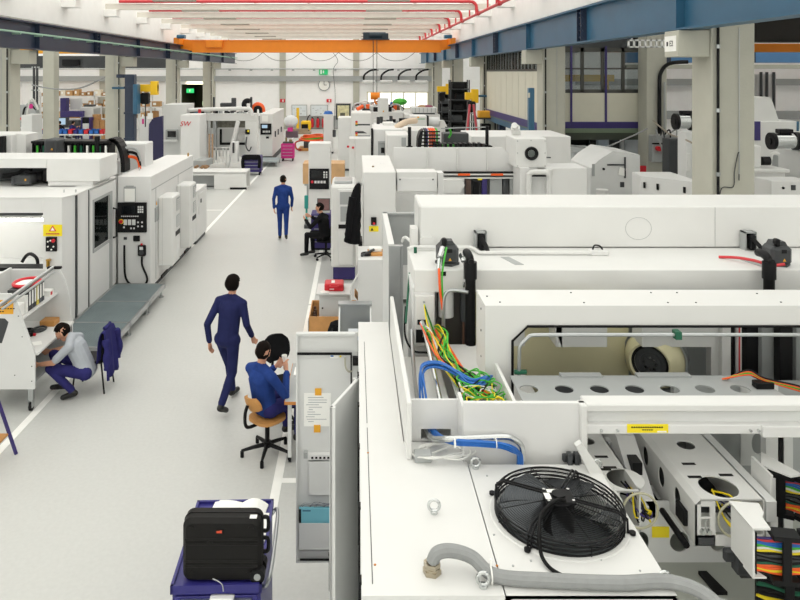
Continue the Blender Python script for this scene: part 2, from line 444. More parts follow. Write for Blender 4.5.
for i, y in enumerate((11.15, 21.2, 31.2, 41.2, 51.2)):
    if i == 0:
        t = column(5.6, y, -1, 6.22, label='pale concrete column with a numbered sign on its corbel, nearest the white covered machine', grp=None)
        del_x = 5.1
        sg = part(B().box(5.093, 5.1, 11.27, 11.68, 4.93, 5.18), 'sign', PAPER, t, 'white sign with a black mark and number')
        part(B().box(5.088, 5.093, 11.55, 11.6, 5.02, 5.09), 'mark', BLACK, sg)
        text('E2', .13, 'lettering', BLACK, sg, Matrix.Translation((5.09, 11.43, 5.055)) @ Matrix.Rotation(-PI/2, 4, 'Z') @ Matrix.Rotation(PI/2, 4, 'X'))
        part(B().tube(spline([(6.02, 11.13, 2.9), (6.02, 11.13, 3.35), (5.95, 11.13, 3.05), (5.93, 11.13, 2.8), (5.75, 11.13, 2.78), (5.7, 11.13, 2.5)], 5), .008, 6), 'wire', DGREY, t)
    else: column(5.6, y, -1, 6.22)
for y in (21.2, 31.2, 41.2, 51.2): column(-10.98, y, 1, 6.25)
# crane rails
def rail(x, name, label, m, inner):
    t = thing(name, label, 'crane rail', (x, 27, 5.27))
    part(B().box(x-.17, x+.17, 1.5, 57, 5.27, 5.3), 'bottom_flange', m, t)
    part(B().box(x-.17, x+.17, 1.5, 57, 6.04, 6.08), 'top_flange', m, t)
    part(B().box(x-.012, x+.012, 1.5, 57, 5.3, 6.04), 'web', m, t)
    part(B().box(x-.03, x+.03, 1.5, 57, 6.08, 6.12), 'rail_bar', STEEL, t)
    y = 1.4
    while y < 57:
        part(B().box(x-.15, x+.15, y-.012, y+.012, 5.3, 6.04), 'stiffener', m, t); y += 10
    y = 6.35
    while y < 56:
        b = B()
        b.box(x-.15, x+.15, y-.15, y-.13, 5.3, 6.04).box(x-.15, x+.15, y+.13, y+.15, 5.3, 6.04)
        for z in (5.4, 5.55, 5.7, 5.85, 5.97): b.cyl((x+.09*inner, y-.17, z), (x+.09*inner, y+.17, z), .022, n=6)
        y += 10
        part(b, 'joint_plate', NAVY, t)
    return t
rail(5.3, 'crane_rail', 'blue steel crane rail beam next to the beige panelled cabin', BLUEST, -1)
t = rail(-9.65, 'crane_rail', 'navy steel crane rail beam with a pale green conductor line', NAVY, 1)
b = B().tube([(-9.42, 1.5, 5.72), (-9.42, 56.8, 5.72)], .03, 6)
for k in range(40): b.box(-9.64, -9.4, 2+k*1.38, 2.06+k*1.38, 5.66, 5.7)
part(b, 'conductor_line', mat('conductor_green', '8fb29d', .5), t)
# the orange travelling crane
t = thing('bridge_crane', 'orange bridge crane girder spanning the hall between the rails', 'crane', (-2.2, 39.5, 6.1))
part(B().box(-9.0, 4.75, 39.2, 39.75, 5.68, 6.36, .01).box(-9.0, 4.75, 39.12, 39.83, 6.33, 6.37), 'girder', ORANGE, t)
for x, s in ((-9.65, 1), (5.3, -1)):
    e = part(B().box(x-.14, x+.14, 38.3, 40.7, 6.1, 6.45, .02).prism([(x, 5.9), (x+.75*s, 5.75), (x+.75*s, 6.36), (x, 6.42)], 'y', 39.25, 39.7), 'end_carriage', ORANGE, t)
    b = B()
    for yy in (38.6, 40.4): b.cyl((x-.05, yy, 6.22), (x+.05, yy, 6.22), .1, n=14)
    each(b, 'wheel', BLACK, e)
    b = B()
    for yy in (38.1, 38.35): b.cyl((x+.1*s, yy, 6.5), (x+.5*s, yy, 6.5), .1, n=12)
    each(b, 'drive_motor', BLUEST, e)
part(B().box(-8.2, -7.3, 38.95, 39.2, 5.95, 6.35, .02), 'control_box', ORANGE, t)
b = B().box(.4, 1.9, 39.0, 39.9, 6.37, 6.44, .01).cyl((.6, 39.45, 6.62), (1.7, 39.45, 6.62), .2, n=18).box(.45, .8, 39.2, 39.7, 6.44, 6.8, .03).box(1.5, 1.85, 39.2, 39.6, 6.44, 6.75, .03)
tr = part(b, 'trolley', mat('trolley_black', '20303c', .5), t)
part(B().tube([(1.0, 39.0, 6.4), (1.0, 39.0, 3.35)], .018, 6).tube([(1.2, 39.0, 6.4), (1.2, 39.0, 3.35)], .018, 6), 'hoist_rope', DGREY, t)
hk = part(B().box(.9, 1.3, 38.92, 39.08, 3.1, 3.45, .06).cyl((.85, 39.0, 3.28), (1.35, 39.0, 3.28), .2, n=18), 'hook_block', ORANGE, t)
part(B().tube(spline([(1.1, 39, 3.1), (1.1, 39, 2.95), (1.2, 39, 2.84), (1.12, 39, 2.74), (1.0, 39, 2.77), (.97, 39, 2.86)], 4), .05, 8), 'hook', ORANGE, hk)
b = B()
for k in range(5):
    x = -7.2+k*2.1; b.tube(spline([(x, 39.3, 5.68), (x+.5, 39.3, 5.32), (x+1.05, 39.3, 5.22), (x+1.6, 39.3, 5.32), (x+2.1, 39.3, 5.68)], 5), .014, 5)
part(b, 'festoon_cable', DGREY, t)
solo(B().tube(spline([(-1.2, 39.3, 5.66), (-.95, 39.3, 5.2), (-1.2, 39.3, 4.7), (-1.1, 39.3, 3.4), (-1.15, 39.3, 1.4)], 6), .014, 6).box(-1.24, -1.06, 39.22, 39.38, 1.0, 1.4, .03), 'crane_pendant', DGREY, 'thin crane control cable dangling from the orange girder', 'pendant')
# far wall furniture
t = thing('exit_sign', 'green running man exit sign high on the far white wall', 'sign', (-2.55, YB-.1, 4.4))
part(B().box(-2.9, -2.2, YB-.14, YB-.02, 4.38, 4.85, .01), 'sign_box', mat('exit_green', '1fa060', .5, emit=('1fa060', .3)), t)
part(B().box(-2.6, -2.5, YB-.16, YB-.14, 4.5, 4.72).box(-2.8, -2.68, YB-.16, YB-.14, 4.45, 4.78), 'pictogram', PAPER, t)
t = thing('wall_clock', 'round white wall clock above the far door', 'clock', (-2.5, YB-.1, 3.2))
part(B().lathe([(0, -.06), (.44, -.06), (.48, 0), (.48, .1)], (-2.5, YB-.12, 3.55), 28, 'y'), 'case', mat('clock_rim', '8c9094', .4), t)
part(B().lathe([(0.001, -.065), (.42, -.062)], (-2.5, YB-.12, 3.55), 28, 'y'), 'face', PAPER, t)
part(B().box(-2.52, -2.48, YB-.2, YB-.19, 3.55, 3.85).box(-2.5, -2.28, YB-.2, YB-.19, 3.53, 3.57), 'hands', BLACK, t)
for x, wd, lb in ((-4.5, 1.25, 'whiteboard with a few notes beside the yellow stacker'), (-2.9, 1.4, 'whiteboard with pale drawings above the red extinguishers')):
    t = thing('whiteboard', lb, 'whiteboard', (x, YB-.1, 1.0))
    part(B().box(x-wd/2, x+wd/2, YB-.1, YB-.06, 1.0, 1.95), 'frame', GREY, t); part(B().box(x-wd/2+.05, x+wd/2-.05, YB-.12, YB-.1, 1.05, 1.9), 'board', mat('board_pale', 'dfe6ea', .3), t)
    b = B(); random.seed(3)
    for k in range(9):
        u = x-wd/2+.15+random.random()*(wd-.4); v = 1.15+random.random()*.6; b.box(u, u+.12, YB-.125, YB-.12, v, v+.03)
    part(b, 'note', INK, t, kind='stuff')
for x in (-3.45, -3.0, -2.55):
    t = thing('fire_extinguisher', 'red fire extinguisher hung below the far whiteboard', 'extinguisher', (x, YB-.2, .1), 'fire extinguishers below the far whiteboard')
    part(B().lathe([(0, 0), (.1, 0), (.12, .05), (.12, .6), (.08, .7), (.04, .74), (0, .76)], (x, YB-.2, .12), 14), 'cylinder', REDC, t)
    part(B().box(x-.06, x+.06, YB-.24, YB-.16, .86, .95).tube(spline([(x+.04, YB-.22, .9), (x+.17, YB-.22, .7), (x+.14, YB-.22, .3)], 5), .018, 6), 'valve', BLACK, t)
t = thing('picture_frame', 'dark framed notice board with a yellowish picture by the far grey panel', 'notice board', (-.95, YB-.1, .9))
part(B().box(-1.55, -.35, YB-.12, YB-.05, .75, 2.05, .02), 'frame', DGREY, t); part(B().box(-1.42, -.48, YB-.13, YB-.12, .9, 1.9), 'picture', mat('picture_yellow', 'd5cfa6', .5, var=.3, scale=4), t)
part(B().box(-1.2, -.8, YB-.135, YB-.13, .95, 1.3), 'print', mat('picture_dark', '5c5a4a', .6), t)
for x in (-5.85, -2.1):
    t = thing('fire_sign', 'small red and white fire sign on the far wall', 'sign', (x, YB-.15, 2.15), 'small red fire signs on the far wall')
    part(B().box(x-.2, x+.2, YB-.16, YB-.13, 2.15, 2.42), 'plate', REDC, t); part(B().box(x-.02, x+.08, YB-.165, YB-.16, 2.2, 2.37), 'symbol', PAPER, t)
for k, x in enumerate((.7, 2.1, 3.5, 4.9)):
    t = thing('extractor_arm', 'white extractor unit with a curved black hose on the far wall duct', 'extractor', (x, YB-.5, 3.9), 'extractor units along the far wall duct')
    part(B().box(x-.1, x+.9, YB-.8, YB-.32, 3.72, 3.95, .05), 'unit', WHITE, t)
    part(B().tube(spline([(x, YB-.5, 3.95), (x+.05, YB-.6, 4.35), (x+.5, YB-.6, 4.7), (x+1.0, YB-.4, 4.8)], 6), .075, 8), 'hose', BLACK, t)
# passage lights
for z, x, lb in ((2.9, -13.4, 'green exit sign lit at the mouth of the dark passage'), (1.75, -12.7, 'pale green exit sign deep inside the dark passage')):
    t = thing('exit_sign', lb, 'sign', (x, YB+2, z))
    yy = YB+.2 if z > 2 else YB+3
    part(B().box(x-.3, x+.3, yy, yy+.08, z, z+.35, .01), 'sign_box', mat('exit_glow' if z > 2 else 'exit_glow_pale', '23a45c' if z > 2 else 'bfe0a8', .5, emit=('23a45c' if z > 2 else 'bfe0a8', .8)), t)
    part(B().box(x-.08, x+.02, yy-.01, yy, z+.08, z+.28), 'pictogram', PAPER, t)
solo(B().box(-13.6, -12.0, YB-.2, YB-.05, 3.62, 3.78, .02), 'strip_light', mat('strip_glow', 'fff4d0', .4, emit=('fff4d0', 1.5)), 'glowing strip light over the dark passage opening', 'lamp')
# ================================================================== foreground: switch cabinets with open doors
t = thing('control_cabinet', 'tall white control cabinet with open doors and a plain top with lifting eyes', 'cabinet', (.34, 4.7, 0))
CT = 2.35
part(B().prism([(.06, 3.06), (.635, 3.06), (.635, 4.1), (.62, 4.31), (.29, 4.31), (.29, 6.38), (.06, 6.38)], 'z', .12, CT-.02), 'body', LGREY, t)
part(B().prism([(.03, 3.05), (.645, 3.05), (.645, 4.1), (.625, 4.1), (.625, 4.32), (.295, 4.32), (.295, 6.39), (.03, 6.39)], 'z', CT-.02, CT), 'top_plate', WHITE2, t)
part(B().box(.05, .63, 3.1, 4.05, 0, .12).box(.05, .28, 4.05, 6.35, 0, .12), 'plinth', DGREY, t)
part(B().box(.028, .06, 3.05, 6.39, .12, CT-.06, .004), 'side_frame', LGREY, t)
b = B()
for y in (3.12, 4.55): b.box(.075, .079, y, y+1.37, CT, CT+.0015)
each(b, 'edge_seam', DGREY, t)
b = B()
for y in (3.2, 3.75, 4.35, 4.9, 5.4): b.box(.018, .034, y, y+.05, 1.7, 2.3)
each(b, 'hinge', BLACK, t)
def eyebolt(x, y, z, parent, r=.028, ax='y', name='eye_bolt'):
    b = B().torus((x, y, z+r+.012), r, .008, ax, 20, 8).cyl((x, y, z), (x, y, z+.014), .018, n=12)
    return part(b, name, CHROME, parent)
eyebolt(PX(434, 3.62), 3.62, CT, t)
eyebolt(.56, 3.05+.05, CT, t, .026)
b = B()
for px, py in ((368, 453), (375, 565), (497, 566)):
    Y = F*2.25/(py-CY); b.cyl((PX(px, Y), Y, CT), (PX(px, Y), Y, CT+.003), .006, n=8)
each(b, 'screw', mat('screw_copper', 'c08040', .4, .8), t)
gx, gy = PX(432, 3.19), 3.19
g = B().cyl((gx, gy, CT), (gx, gy, CT+.02), .042, n=6).cyl((gx, gy, CT+.02), (gx, gy, CT+.03), .036, n=20).cyl((gx, gy, CT+.03), (gx, gy, CT+.05), .038, n=6)
part(g, 'cable_gland', mat('gland_brass', 'b5ab98', .3, .9), t)
# open inner door facing the camera
YD = 6.22
d = part(B().box(-.515, .025, YD, YD+.02, .32, 2.32, .004).box(-.515, -.5, YD-.03, YD, .32, 2.32).box(-.5, .0, YD-.03, YD, 2.3, 2.32).box(-.5, .0, YD-.03, YD, .32, .335), 'door', LGREY, t, 'open door with papers taped to its inside')
S = F/YD
def dx(px): return PX(px, YD)
def dz(py): return PZ(py, YD)
each(B().box(dx(297.5), dx(352), YD-.036, YD-.03, dz(353.5), dz(351)).box(dx(350.5), dx(352), YD-.036, YD-.03, dz(385), dz(353)).box(dx(300), dx(352), YD-.036, YD-.03, dz(558), dz(556)), 'gasket', BLACK, d)
part(B().box(dx(304), dx(331), YD-.006, YD-.002, dz(426), dz(393)), 'paper', PAPER, d)
b = B(); random.seed(5)
for k in range(11):
    z = dz(397+k*2.4); x0 = dx(306+random.random()*3); b.box(x0, dx(311+random.random()*17), YD-.0072, YD-.006, z, z-.004)
part(b, 'handwriting', INK, d, kind='stuff')
b = B().box(dx(315), dx(321.5), YD-.009, YD-.006, dz(395), dz(388)).box(dx(314), dx(320.5), YD-.009, YD-.006, dz(432), dz(424.5))
each(b, 'tape_strip', TAPE, d)
st = part(B().box(dx(330), dx(338.5), YD-.004, YD-.001, dz(358), dz(354.5)), 'sticker', PAPER, d)
part(B().box(dx(330.5), dx(333.5), YD-.006, YD-.004, dz(356.5), dz(355.2)), 'sticker_print', BLUW, st)
part(B().cyl((dx(340.5), YD-.004, dz(356.3)), (dx(340.5), YD-.001, dz(356.3)), .009, n=12), 'earth_mark', SIGNY, d)
part(B().tube(spline([(dx(345), YD-.03, dz(356)), (dx(345.5), YD-.05, dz(364)), (dx(348.5), YD-.05, dz(369)), (dx(352), YD-.03, dz(369.5))], 5), .008, 8), 'earth_strap', mat('braid', 'b9b6a6', .5, .3), d)
ps = part(B().box(dx(307), dx(333), YD-.045, YD-.002, dz(457.5), dz(451.5), .004), 'power_strip', WHITE, d)
b = B()
for k in range(5): b.box(dx(311.5+k*4), dx(313.7+k*4), YD-.047, YD-.045, dz(456), dz(454))
each(b, 'socket', BLACK, ps)
part(B().box(dx(304), dx(308), YD-.05, YD-.002, dz(455.5), dz(450)), 'cable_plug', GREY, d)
for z0, z1, x1 in ((492, 458, 334), (546, 519, 332)):
    part(B().box(dx(308.5 if z0 < 500 else 299), dx(x1), YD-.06, YD-.056, dz(z0), dz(z1)).box(dx(308.5 if z0 < 500 else 299), dx(x1), YD-.06, YD, dz(z0), dz(z0)+.006).box(dx(308.5 if z0 < 500 else 299), dx(308.5 if z0 < 500 else 299)+.003, YD-.06, YD, dz(z0), dz(z1)), 'document_pocket', LGREY, d)
fo = thing('document_folder', 'pale blue folder tucked in the pocket of the open cabinet door', 'folder', (dx(315), YD-.03, dz(543)))
part(B().box(dx(299.5), dx(330), YD-.045, YD-.02, dz(543), dz(505), .002), 'cover', CYAN, fo)
part(B().box(dx(299.3), dx(301.5), YD-.047, YD-.018, dz(543), dz(506)), 'spine_clip', BLACK, fo)
part(B().box(dx(303), dx(311), YD-.0465, YD-.045, dz(508.2), dz(507)), 'title_print', BLUEST, fo)
b = B(); random.seed(2)
for k in range(9):
    x = dx(300+random.random()*24); b.tube(spline([(x, YD-.03, dz(505)), (x+.03, YD-.04, dz(499+random.random()*3)), (x+.09, YD-.035, dz(500+random.random()*4)), (x+.16, YD-.03, dz(503))], 4), .002, 5)
part(b, 'loose_wires', INK, d, kind='stuff')
b = B()
for z in (2.08, 1.2, .55): b.box(-.02, .03, YD-.05, YD-.0, z-.035, z+.035, .005)
each(b, 'hinge', BLACK, t)
# second door, ajar, seen from outside
c, s_ = Vector((.02, 5.29, 0)), Vector((-.163, 4.83, 0)); L_ = (s_-c).length; a_ = math.atan2((s_-c).y, (s_-c).x)
db = B(); db.xf = Matrix.Translation(c) @ Matrix.Rotation(a_, 4, 'Z')
db.box(0, L_, -.012, .012, .32, 2.32, .004).box(0, .02, -.03, .012, .32, 2.32).box(L_-.02, L_, -.012, .03, .32, 2.32)
d2 = part(db, 'door', LGREY, t, 'second cabinet door standing ajar')
hb = B(); hb.xf = db.xf
hb.box(L_-.1, L_-.07, -.05, -.012, 1.0, 1.28, .006).cyl((L_-.085, -.05, 1.26), (L_-.085, -.012, 1.26), .018).tube([(L_-.085, -.045, 1.26), (.2, -.05, 1.38), (.12, -.05, 1.4)], .012).box(.08, .14, -.06, -.012, 1.37, 1.43, .005)
part(hb, 'door_handle', BLACK, d2)
hb = B(); hb.xf = db.xf
for z in (.9, 1.5, 2.0): hb.box(-.03, .03, -.04, -.012, z, z+.09, .004)
each(hb, 'hinge', BLACK, d2)

# ------------------------------------------------------------------ cooling unit with the axial fan
t = thing('cooling_unit', 'white cooling unit with a black axial fan set in its top', 'cooling unit', (1.02, 3.56, 0))
fx, fy, fr = PX(558.5, 3.60), 3.60, .315
X0, X1, Y0, Y1 = .65, 1.385, 3.05, 4.07
part(B().box(X0, X0+.02, Y0, Y1, .12, CT-.015).box(X1-.02, X1, Y0, Y1, .12, CT-.015).box(X0, X1, Y0, Y0+.02, .12, CT-.015).box(X0, X1, Y1-.02, Y1, .12, CT-.015).box(X0, X1, Y0, Y1, .12, 1.6), 'body', WHITE, t)
part(B().box(X0+.03, X1-.03, Y0+.03, Y1-.03, 0, .12), 'plinth', DGREY, t)
part(B().holes(X0, X1, Y0, Y1, [(fx, fy, fr-.01, fr-.01)], lambda u, v, s: (u, v, CT-.015*s), 48), 'top_plate', WHITE2, t)
part(B().lathe([(fr+.03, 0), (fr+.025, .006), (fr, .006), (fr-.008, -.12)], (fx, fy, CT), 48), 'inlet_ring', WHITE2, t)
HG = .075
gb = B()
for r, z in ((fr, .01), (fr, .03), (fr, .05), (fr+.002, HG-.005)): gb.torus((fx, fy, CT+z), r, .005, 'z', 56, 6)
nr = 20
for k in range(nr):
    r = .075+(fr-.085)*k/(nr-1); gb.torus((fx, fy, CT+HG+.012*(1-(r/fr)**2)), r, .0015, 'z', 48, 4)
for k in range(8):
    a = 2*PI*k/8+.2; ca, sa = math.cos(a), math.sin(a)
    gb.tube([(fx+.07*ca, fy+.07*sa, CT+HG+.014), (fx+(fr-.01)*ca, fy+(fr-.01)*sa, CT+HG), (fx+(fr+.006)*ca, fy+(fr+.006)*sa, CT+.05), (fx+(fr+.006)*ca, fy+(fr+.006)*sa, CT+.004)], .0025, 6)
part(gb, 'guard_grille', BLACK, t, 'black wire fan guard')
hub = part(B().cyl((fx, fy, CT-.06), (fx, fy, CT+HG+.02), .078, n=28).box(fx-.075, fx+.075, fy-.06, fy+.06, CT+HG+.012, CT+HG+.028, .004).cyl((fx, fy, CT+HG+.028), (fx, fy, CT+HG+.04), .034, n=24), 'motor_hub', BLACK, t)
part(B().box(fx-.05, fx+.012, fy+.025, fy+.052, CT+HG+.028, CT+HG+.0295), 'rating_plate', PAPER, hub)
part(B().box(fx-.072, fx-.042, fy-.03, fy+.02, CT+HG+.028, CT+HG+.0295), 'rating_plate', PAPER, hub)
b = B()
for sx in (-.062, .062):
    for sy in (-.048, .048): b.cyl((fx+sx, fy+sy, CT+HG+.028), (fx+sx, fy+sy, CT+HG+.034), .008, n=8)
each(b, 'bolt', CHROME, hub)
BL = mat('fan_blade', '5a5e62', .25, .6, var=.05)
for k in range(5):
    a0 = 2*PI*k/5+.55; b = B(); vs = []; nn = 7
    for i in range(nn):
        r = .07+(fr-.09)*i/(nn-1); wdt = .30+.34*i/(nn-1); sw = .55*i/(nn-1)
        for j in range(6):
            u = j/5-.5; a = a0+sw+u*wdt*1.5; vs.append((fx+r*math.cos(a), fy+r*math.sin(a), CT+.035-.05*u))
    fs = [(i*6+j, i*6+j+1, (i+1)*6+j+1, (i+1)*6+j) for i in range(nn-1) for j in range(5)]
    n0 = len(vs); vs += [(x, y, z-.004) for x, y, z in vs]; fs += [tuple(n0+i for i in f[::-1]) for f in fs]
    b.add(vs, fs); part(b, 'blade', BL, hub)
part(B().cyl((fx, fy, CT-.2), (fx, fy, CT-.16), fr-.005, n=40), 'coil_face', mat('coil_grey', '6e7476', .4, .4), t)
for k, a in enumerate((PI*.83, PI*.32, -PI*.14, PI*1.28)):
    ca, sa = math.cos(a), math.sin(a); b = B(); nx, ny = -sa, ca
    for o in (-.009, .009):
        b.tube([(fx+.08*ca+nx*o, fy+.08*sa+ny*o, CT+HG+.026), (fx+(fr-.03)*ca+nx*o, fy+(fr-.03)*sa+ny*o, CT+HG+.02), (fx+(fr+.012)*ca+nx*o, fy+(fr+.012)*sa+ny*o, CT+HG-.01), (fx+(fr+.014)*ca+nx*o, fy+(fr+.014)*sa+ny*o, CT+.012), (fx+(fr+.04)*ca, fy+(fr+.04)*sa, CT+.008)], .0052, 8)
    b.cyl((fx+(fr+.035)*ca, fy+(fr+.035)*sa, CT+.004), (fx+(fr+.035)*ca, fy+(fr+.035)*sa, CT+.016), .016, n=12)
    part(b, 'support_arm', BLACK, t)
cb = spline([(fx+.02, fy-.05, CT+HG+.03), (fx-.03, fy-.07, CT+HG+.045), (fx-.13, fy-.17, CT+HG+.04), (fx-.17, fy-.28, CT+HG+.02), (fx-.175, fy-.335, CT+.03), (fx-.15, fy-.4, CT+.012), (fx-.1, fy-.46, CT+.012), (fx-.085, fy-.49, CT-.005)], 6)
part(B().tube(cb, .009, 8), 'fan_cable', RUBBER, t)
part(B().cyl((fx-.085, fy-.485, CT), (fx-.085, fy-.485, CT+.012), .018, n=14), 'cable_grommet', BLACK, t)
b = B()
for px, py in ((487, 476), (494, 535), (513, 566), (531, 561), (601, 560), (626, 535), (640, 571), (571, 470), (639, 519)):
    Y = F*2.25/(py-CY); b.cyl((PX(px, Y), Y, CT), (PX(px, Y), Y, CT+.003), .0055, n=8)
each(b, 'screw', GREY, t)
eyebolt(X0+.035, Y1-.04, CT, t, .024); eyebolt(X1-.02, Y1-.06, CT, t, .024); eyebolt(X1-.03, Y0+.06, CT, t, .024)
# conduit along the front edge
cz = CT+.03
P = spline([(gx, gy, CT+.045), (gx+.025, gy+.005, CT+.085), (gx+.09, gy+.01, CT+.092), (gx+.18, gy+.0, CT+.07), (.62, 3.13, cz), (.85, 3.1, cz), (1.15, 3.085, cz), (1.38, 3.09, cz), (1.52, 3.0, cz-.02), (1.62, 2.9, cz-.18), (1.66, 2.8, .9), (1.67, 2.75, .06)], 10)
cd = B(); cd.tube(P, .029, 10)
cn = solo(cd, 'flexible_conduit', GRYW, 'thick grey flexible conduit lying along the cabinet front edge', 'conduit')
tie = B().torus((.6, 3.135, cz), .034, .004, 'x', 18, 6); tie.box(.597, .603, 3.13, 3.14, cz+.03, cz+.07)
part(tie, 'cable_tie', PAPER, cn)
# coiled cable left on the cabinet top
b = B(); pts = []
bx_, by_ = PX(440, 4.2), 4.18
for k in range(120):
    a = k/120*2*PI*4.2; r = .13+.02*math.sin(k*.7); pts.append((bx_+.03*math.cos(k*.11)+r*1.15*math.cos(a), by_+.0+r*.6*math.sin(a)-.04, CT+.012+.02*abs(math.sin(k*.23))+.03*(math.cos(a)+1)*.5))
pts += [(bx_-.1, by_-.06, CT+.02), (bx_-.13, by_-.04, CT+.015)]
b.tube(spline(pts, 2), .005, 6)
cc = solo(b, 'coiled_cable', WHTW, 'thin grey cable coiled loosely on the cabinet top by the blue hoses', 'cable')
part(B().box(bx_-.16, bx_-.06, by_-.1, by_-.03, CT, CT+.05, .006), 'plug', GREY, cc)
# ================================================================== foreground: the long white machining centre
A = thing('machining_centre', 'long white machining centre with open service covers, wiring and a wide window slot', 'machine', (2.5, 5.2, 0))
def ap(b, name, m, label=None, kind=None, par=None): return part(b, name, m, par or A, label, kind)
XE = 4.7
# machine bed and lower body under the covers (mostly hidden)
ap(B().box(.66, 1.3, 4.16, 5.5, .1, 2.3, .01).box(.32, .66, 4.36, 5.5, .1, 2.3), 'lower_body', WHITE)
ap(B().box(.66, XE, 6.35, 6.9, .1, 3.03, .01), 'rear_body', WHITE)
# front panel with a cable cut-out, in four fields around the opening
fpY0, fpY1 = 4.12, 4.15
sx_ = PX(463, 4.12); q0, q1 = 4.33, 4.35
hx0, hx1, hz0, hz1 = PX(421, q0), PX(451, q0), 2.36, PZ(429, q0)
ap(B().box(.33, hx0, q0, q1, 2.35, 2.6).box(hx0, hx1, q0, q1, hz1, 2.6).box(hx0, hx1, q0, q1, 2.35, hz0).box(hx1, sx_, q0, q1, 2.35, 2.6).box(sx_, sx_+.02, 4.155, q1, 2.35, 2.64), 'front_panel', WHITE)
ap(B().box(sx_+.002, 1.335, fpY0, fpY1, 2.2, 2.68, .003), 'front_panel', WHITE)
ap(B().box(.3, .33, 4.12, 6.08, 2.35, 2.68, .004), 'side_wall', WHITE2)
ap(B().box(.66, .94, 4.15, 5.5, 2.48, 2.49).box(.33, .66, 4.36, 5.5, 2.32, 2.33), 'tray_floor', WHITE)
ap(B().box(.34, .62, 4.37, 5.4, 2.42, 2.435), 'inner_plate', WHITE2)
ap(B().box(.945, .965, 4.16, 4.8, 2.35, 2.63), 'tray_wall', WHITE2)
b = B().box(1.2, 1.3, 4.09, 4.12, 2.35, 2.39, .004)
b.box(1.22, 1.245, 4.06, 4.1, 2.35, 2.41).box(1.26, 1.285, 4.06, 4.1, 2.35, 2.41)
ap(b, 'cable_bracket', DGREY)
# blue hoses and steel pipe through the cut-out
hy = 4.12
P0 = (PX(430, 4.12), 4.2, PZ(432, 4.12))
hb = thing('pneumatic_hoses', 'bundle of blue pneumatic hoses bending along the white front panel', 'hoses', (PX(490, 4.0), 4.05, 2.35))
for k in range(7):
    o = (k % 3-1)*.011; q = (k//3-1)*.011
    pts = [(PX(428, 4.33)+k*.004, 4.5, 2.41+o*.6), (PX(434, 4.3)+k*.004, 4.3, 2.41+o*.6), (PX(452, 4.1), 4.09+q, PZ(440, 4.1)+o), (PX(478, 4.03), 4.03+q, PZ(441, 4.05)+o), (PX(500, 4.03), 4.03+q, PZ(443, 4.05)+o), (PX(514, 4.03)+q, 4.04+q, PZ(448, 4.05)+o), (PX(521, 4.05)+q, 4.08+o, PZ(458, 4.05)), (PX(521, 4.05)+q, 4.085+o, 2.3)]
    part(B().tube(spline(pts, 7), .0065, 6), 'hose', BLUW, hb)
b = B()
for px in (455, 496): b.torus((PX(px, 4.03), 4.03, PZ(441.5, 4.05)), .024, .003, 'x', 14, 5)
each(b, 'cable_tie', PAPER, hb)
pp = [(PX(426, 4.3), 4.5, 2.4), (PX(430, 4.3), 4.28, 2.4), (PX(450, 4.1), 4.09, PZ(438, 4.1)), (PX(500, 4.08), 4.08, PZ(437, 4.08)), (PX(512, 4.08), 4.08, PZ(438.5, 4.08)), (PX(520, 4.08), 4.08, PZ(444, 4.08)), (PX(522.5, 4.08), 4.085, PZ(452, 4.08)), (PX(522.5, 4.08), 4.085, 2.3)]
ap(B().tube(spline(pp, 6), .017, 10), 'coolant_pipe', CHROME)
# front cross beam with its rails and warning label
ap(B().box(1.336, XE, 4.1, 4.22, PZ(412, 4.1), 2.68, .006), 'beam_top_rail', WHITE2)
ap(B().box(1.336, XE, 4.14, 4.2, PZ(426, 4.1), PZ(412, 4.1)), 'beam_web', LGREY)
ap(B().box(1.336, PX(762, 4.1), 4.1, 4.2, PZ(434, 4.1), PZ(425, 4.1), .003), 'beam_bottom_rail', WHITE)
ap(B().box(PX(761, 4.1), XE, 4.08, 4.2, PZ(436, 4.1), PZ(425, 4.1), .003), 'beam_end_bracket', WHITE)
lbm = ap(B().box(PX(627, 4.1), PX(668, 4.1), 4.096, 4.1, PZ(432.5, 4.1), PZ(424, 4.1)), 'warning_label', SIGNY, 'yellow warning label')
b = B()
for k in range(14): b.box(PX(631+k*2.3, 4.1), PX(632.6+k*2.3, 4.1), 4.0945, 4.096, PZ(427.6, 4.1), PZ(426.2, 4.1))
for k in range(5): b.box(PX(642+k*2.2, 4.1), PX(643.5+k*2.2, 4.1), 4.0945, 4.096, PZ(430, 4.1), PZ(428.9, 4.1))
part(b, 'label_print', BLACK, lbm, kind='stuff')
part(B().box(PX(657, 4.1), PX(666, 4.1), 4.0945, 4.096, PZ(432, 4.1), PZ(430.6, 4.1)), 'label_field', PAPER, lbm)
b = B()
for px in (750, 758, 601, 617): b.cyl((PX(px, 4.1), 4.085, PZ(430, 4.1)), (PX(px, 4.1), 4.1, PZ(430, 4.1)), .008, n=8)
each(b, 'bolt', CHROME, A)
ap(B().box(1.30, 1.336, 4.08, 4.16, 1.6, 2.68, .003), 'corner_post', WHITE2)
ap(B().prism([(1.24, 2.50), (1.27, 2.52), (1.5, 2.2), (1.5, 2.1), (1.44, 2.1)], 'y', 3.98, 4.02), 'stay_plate', WHITE2)
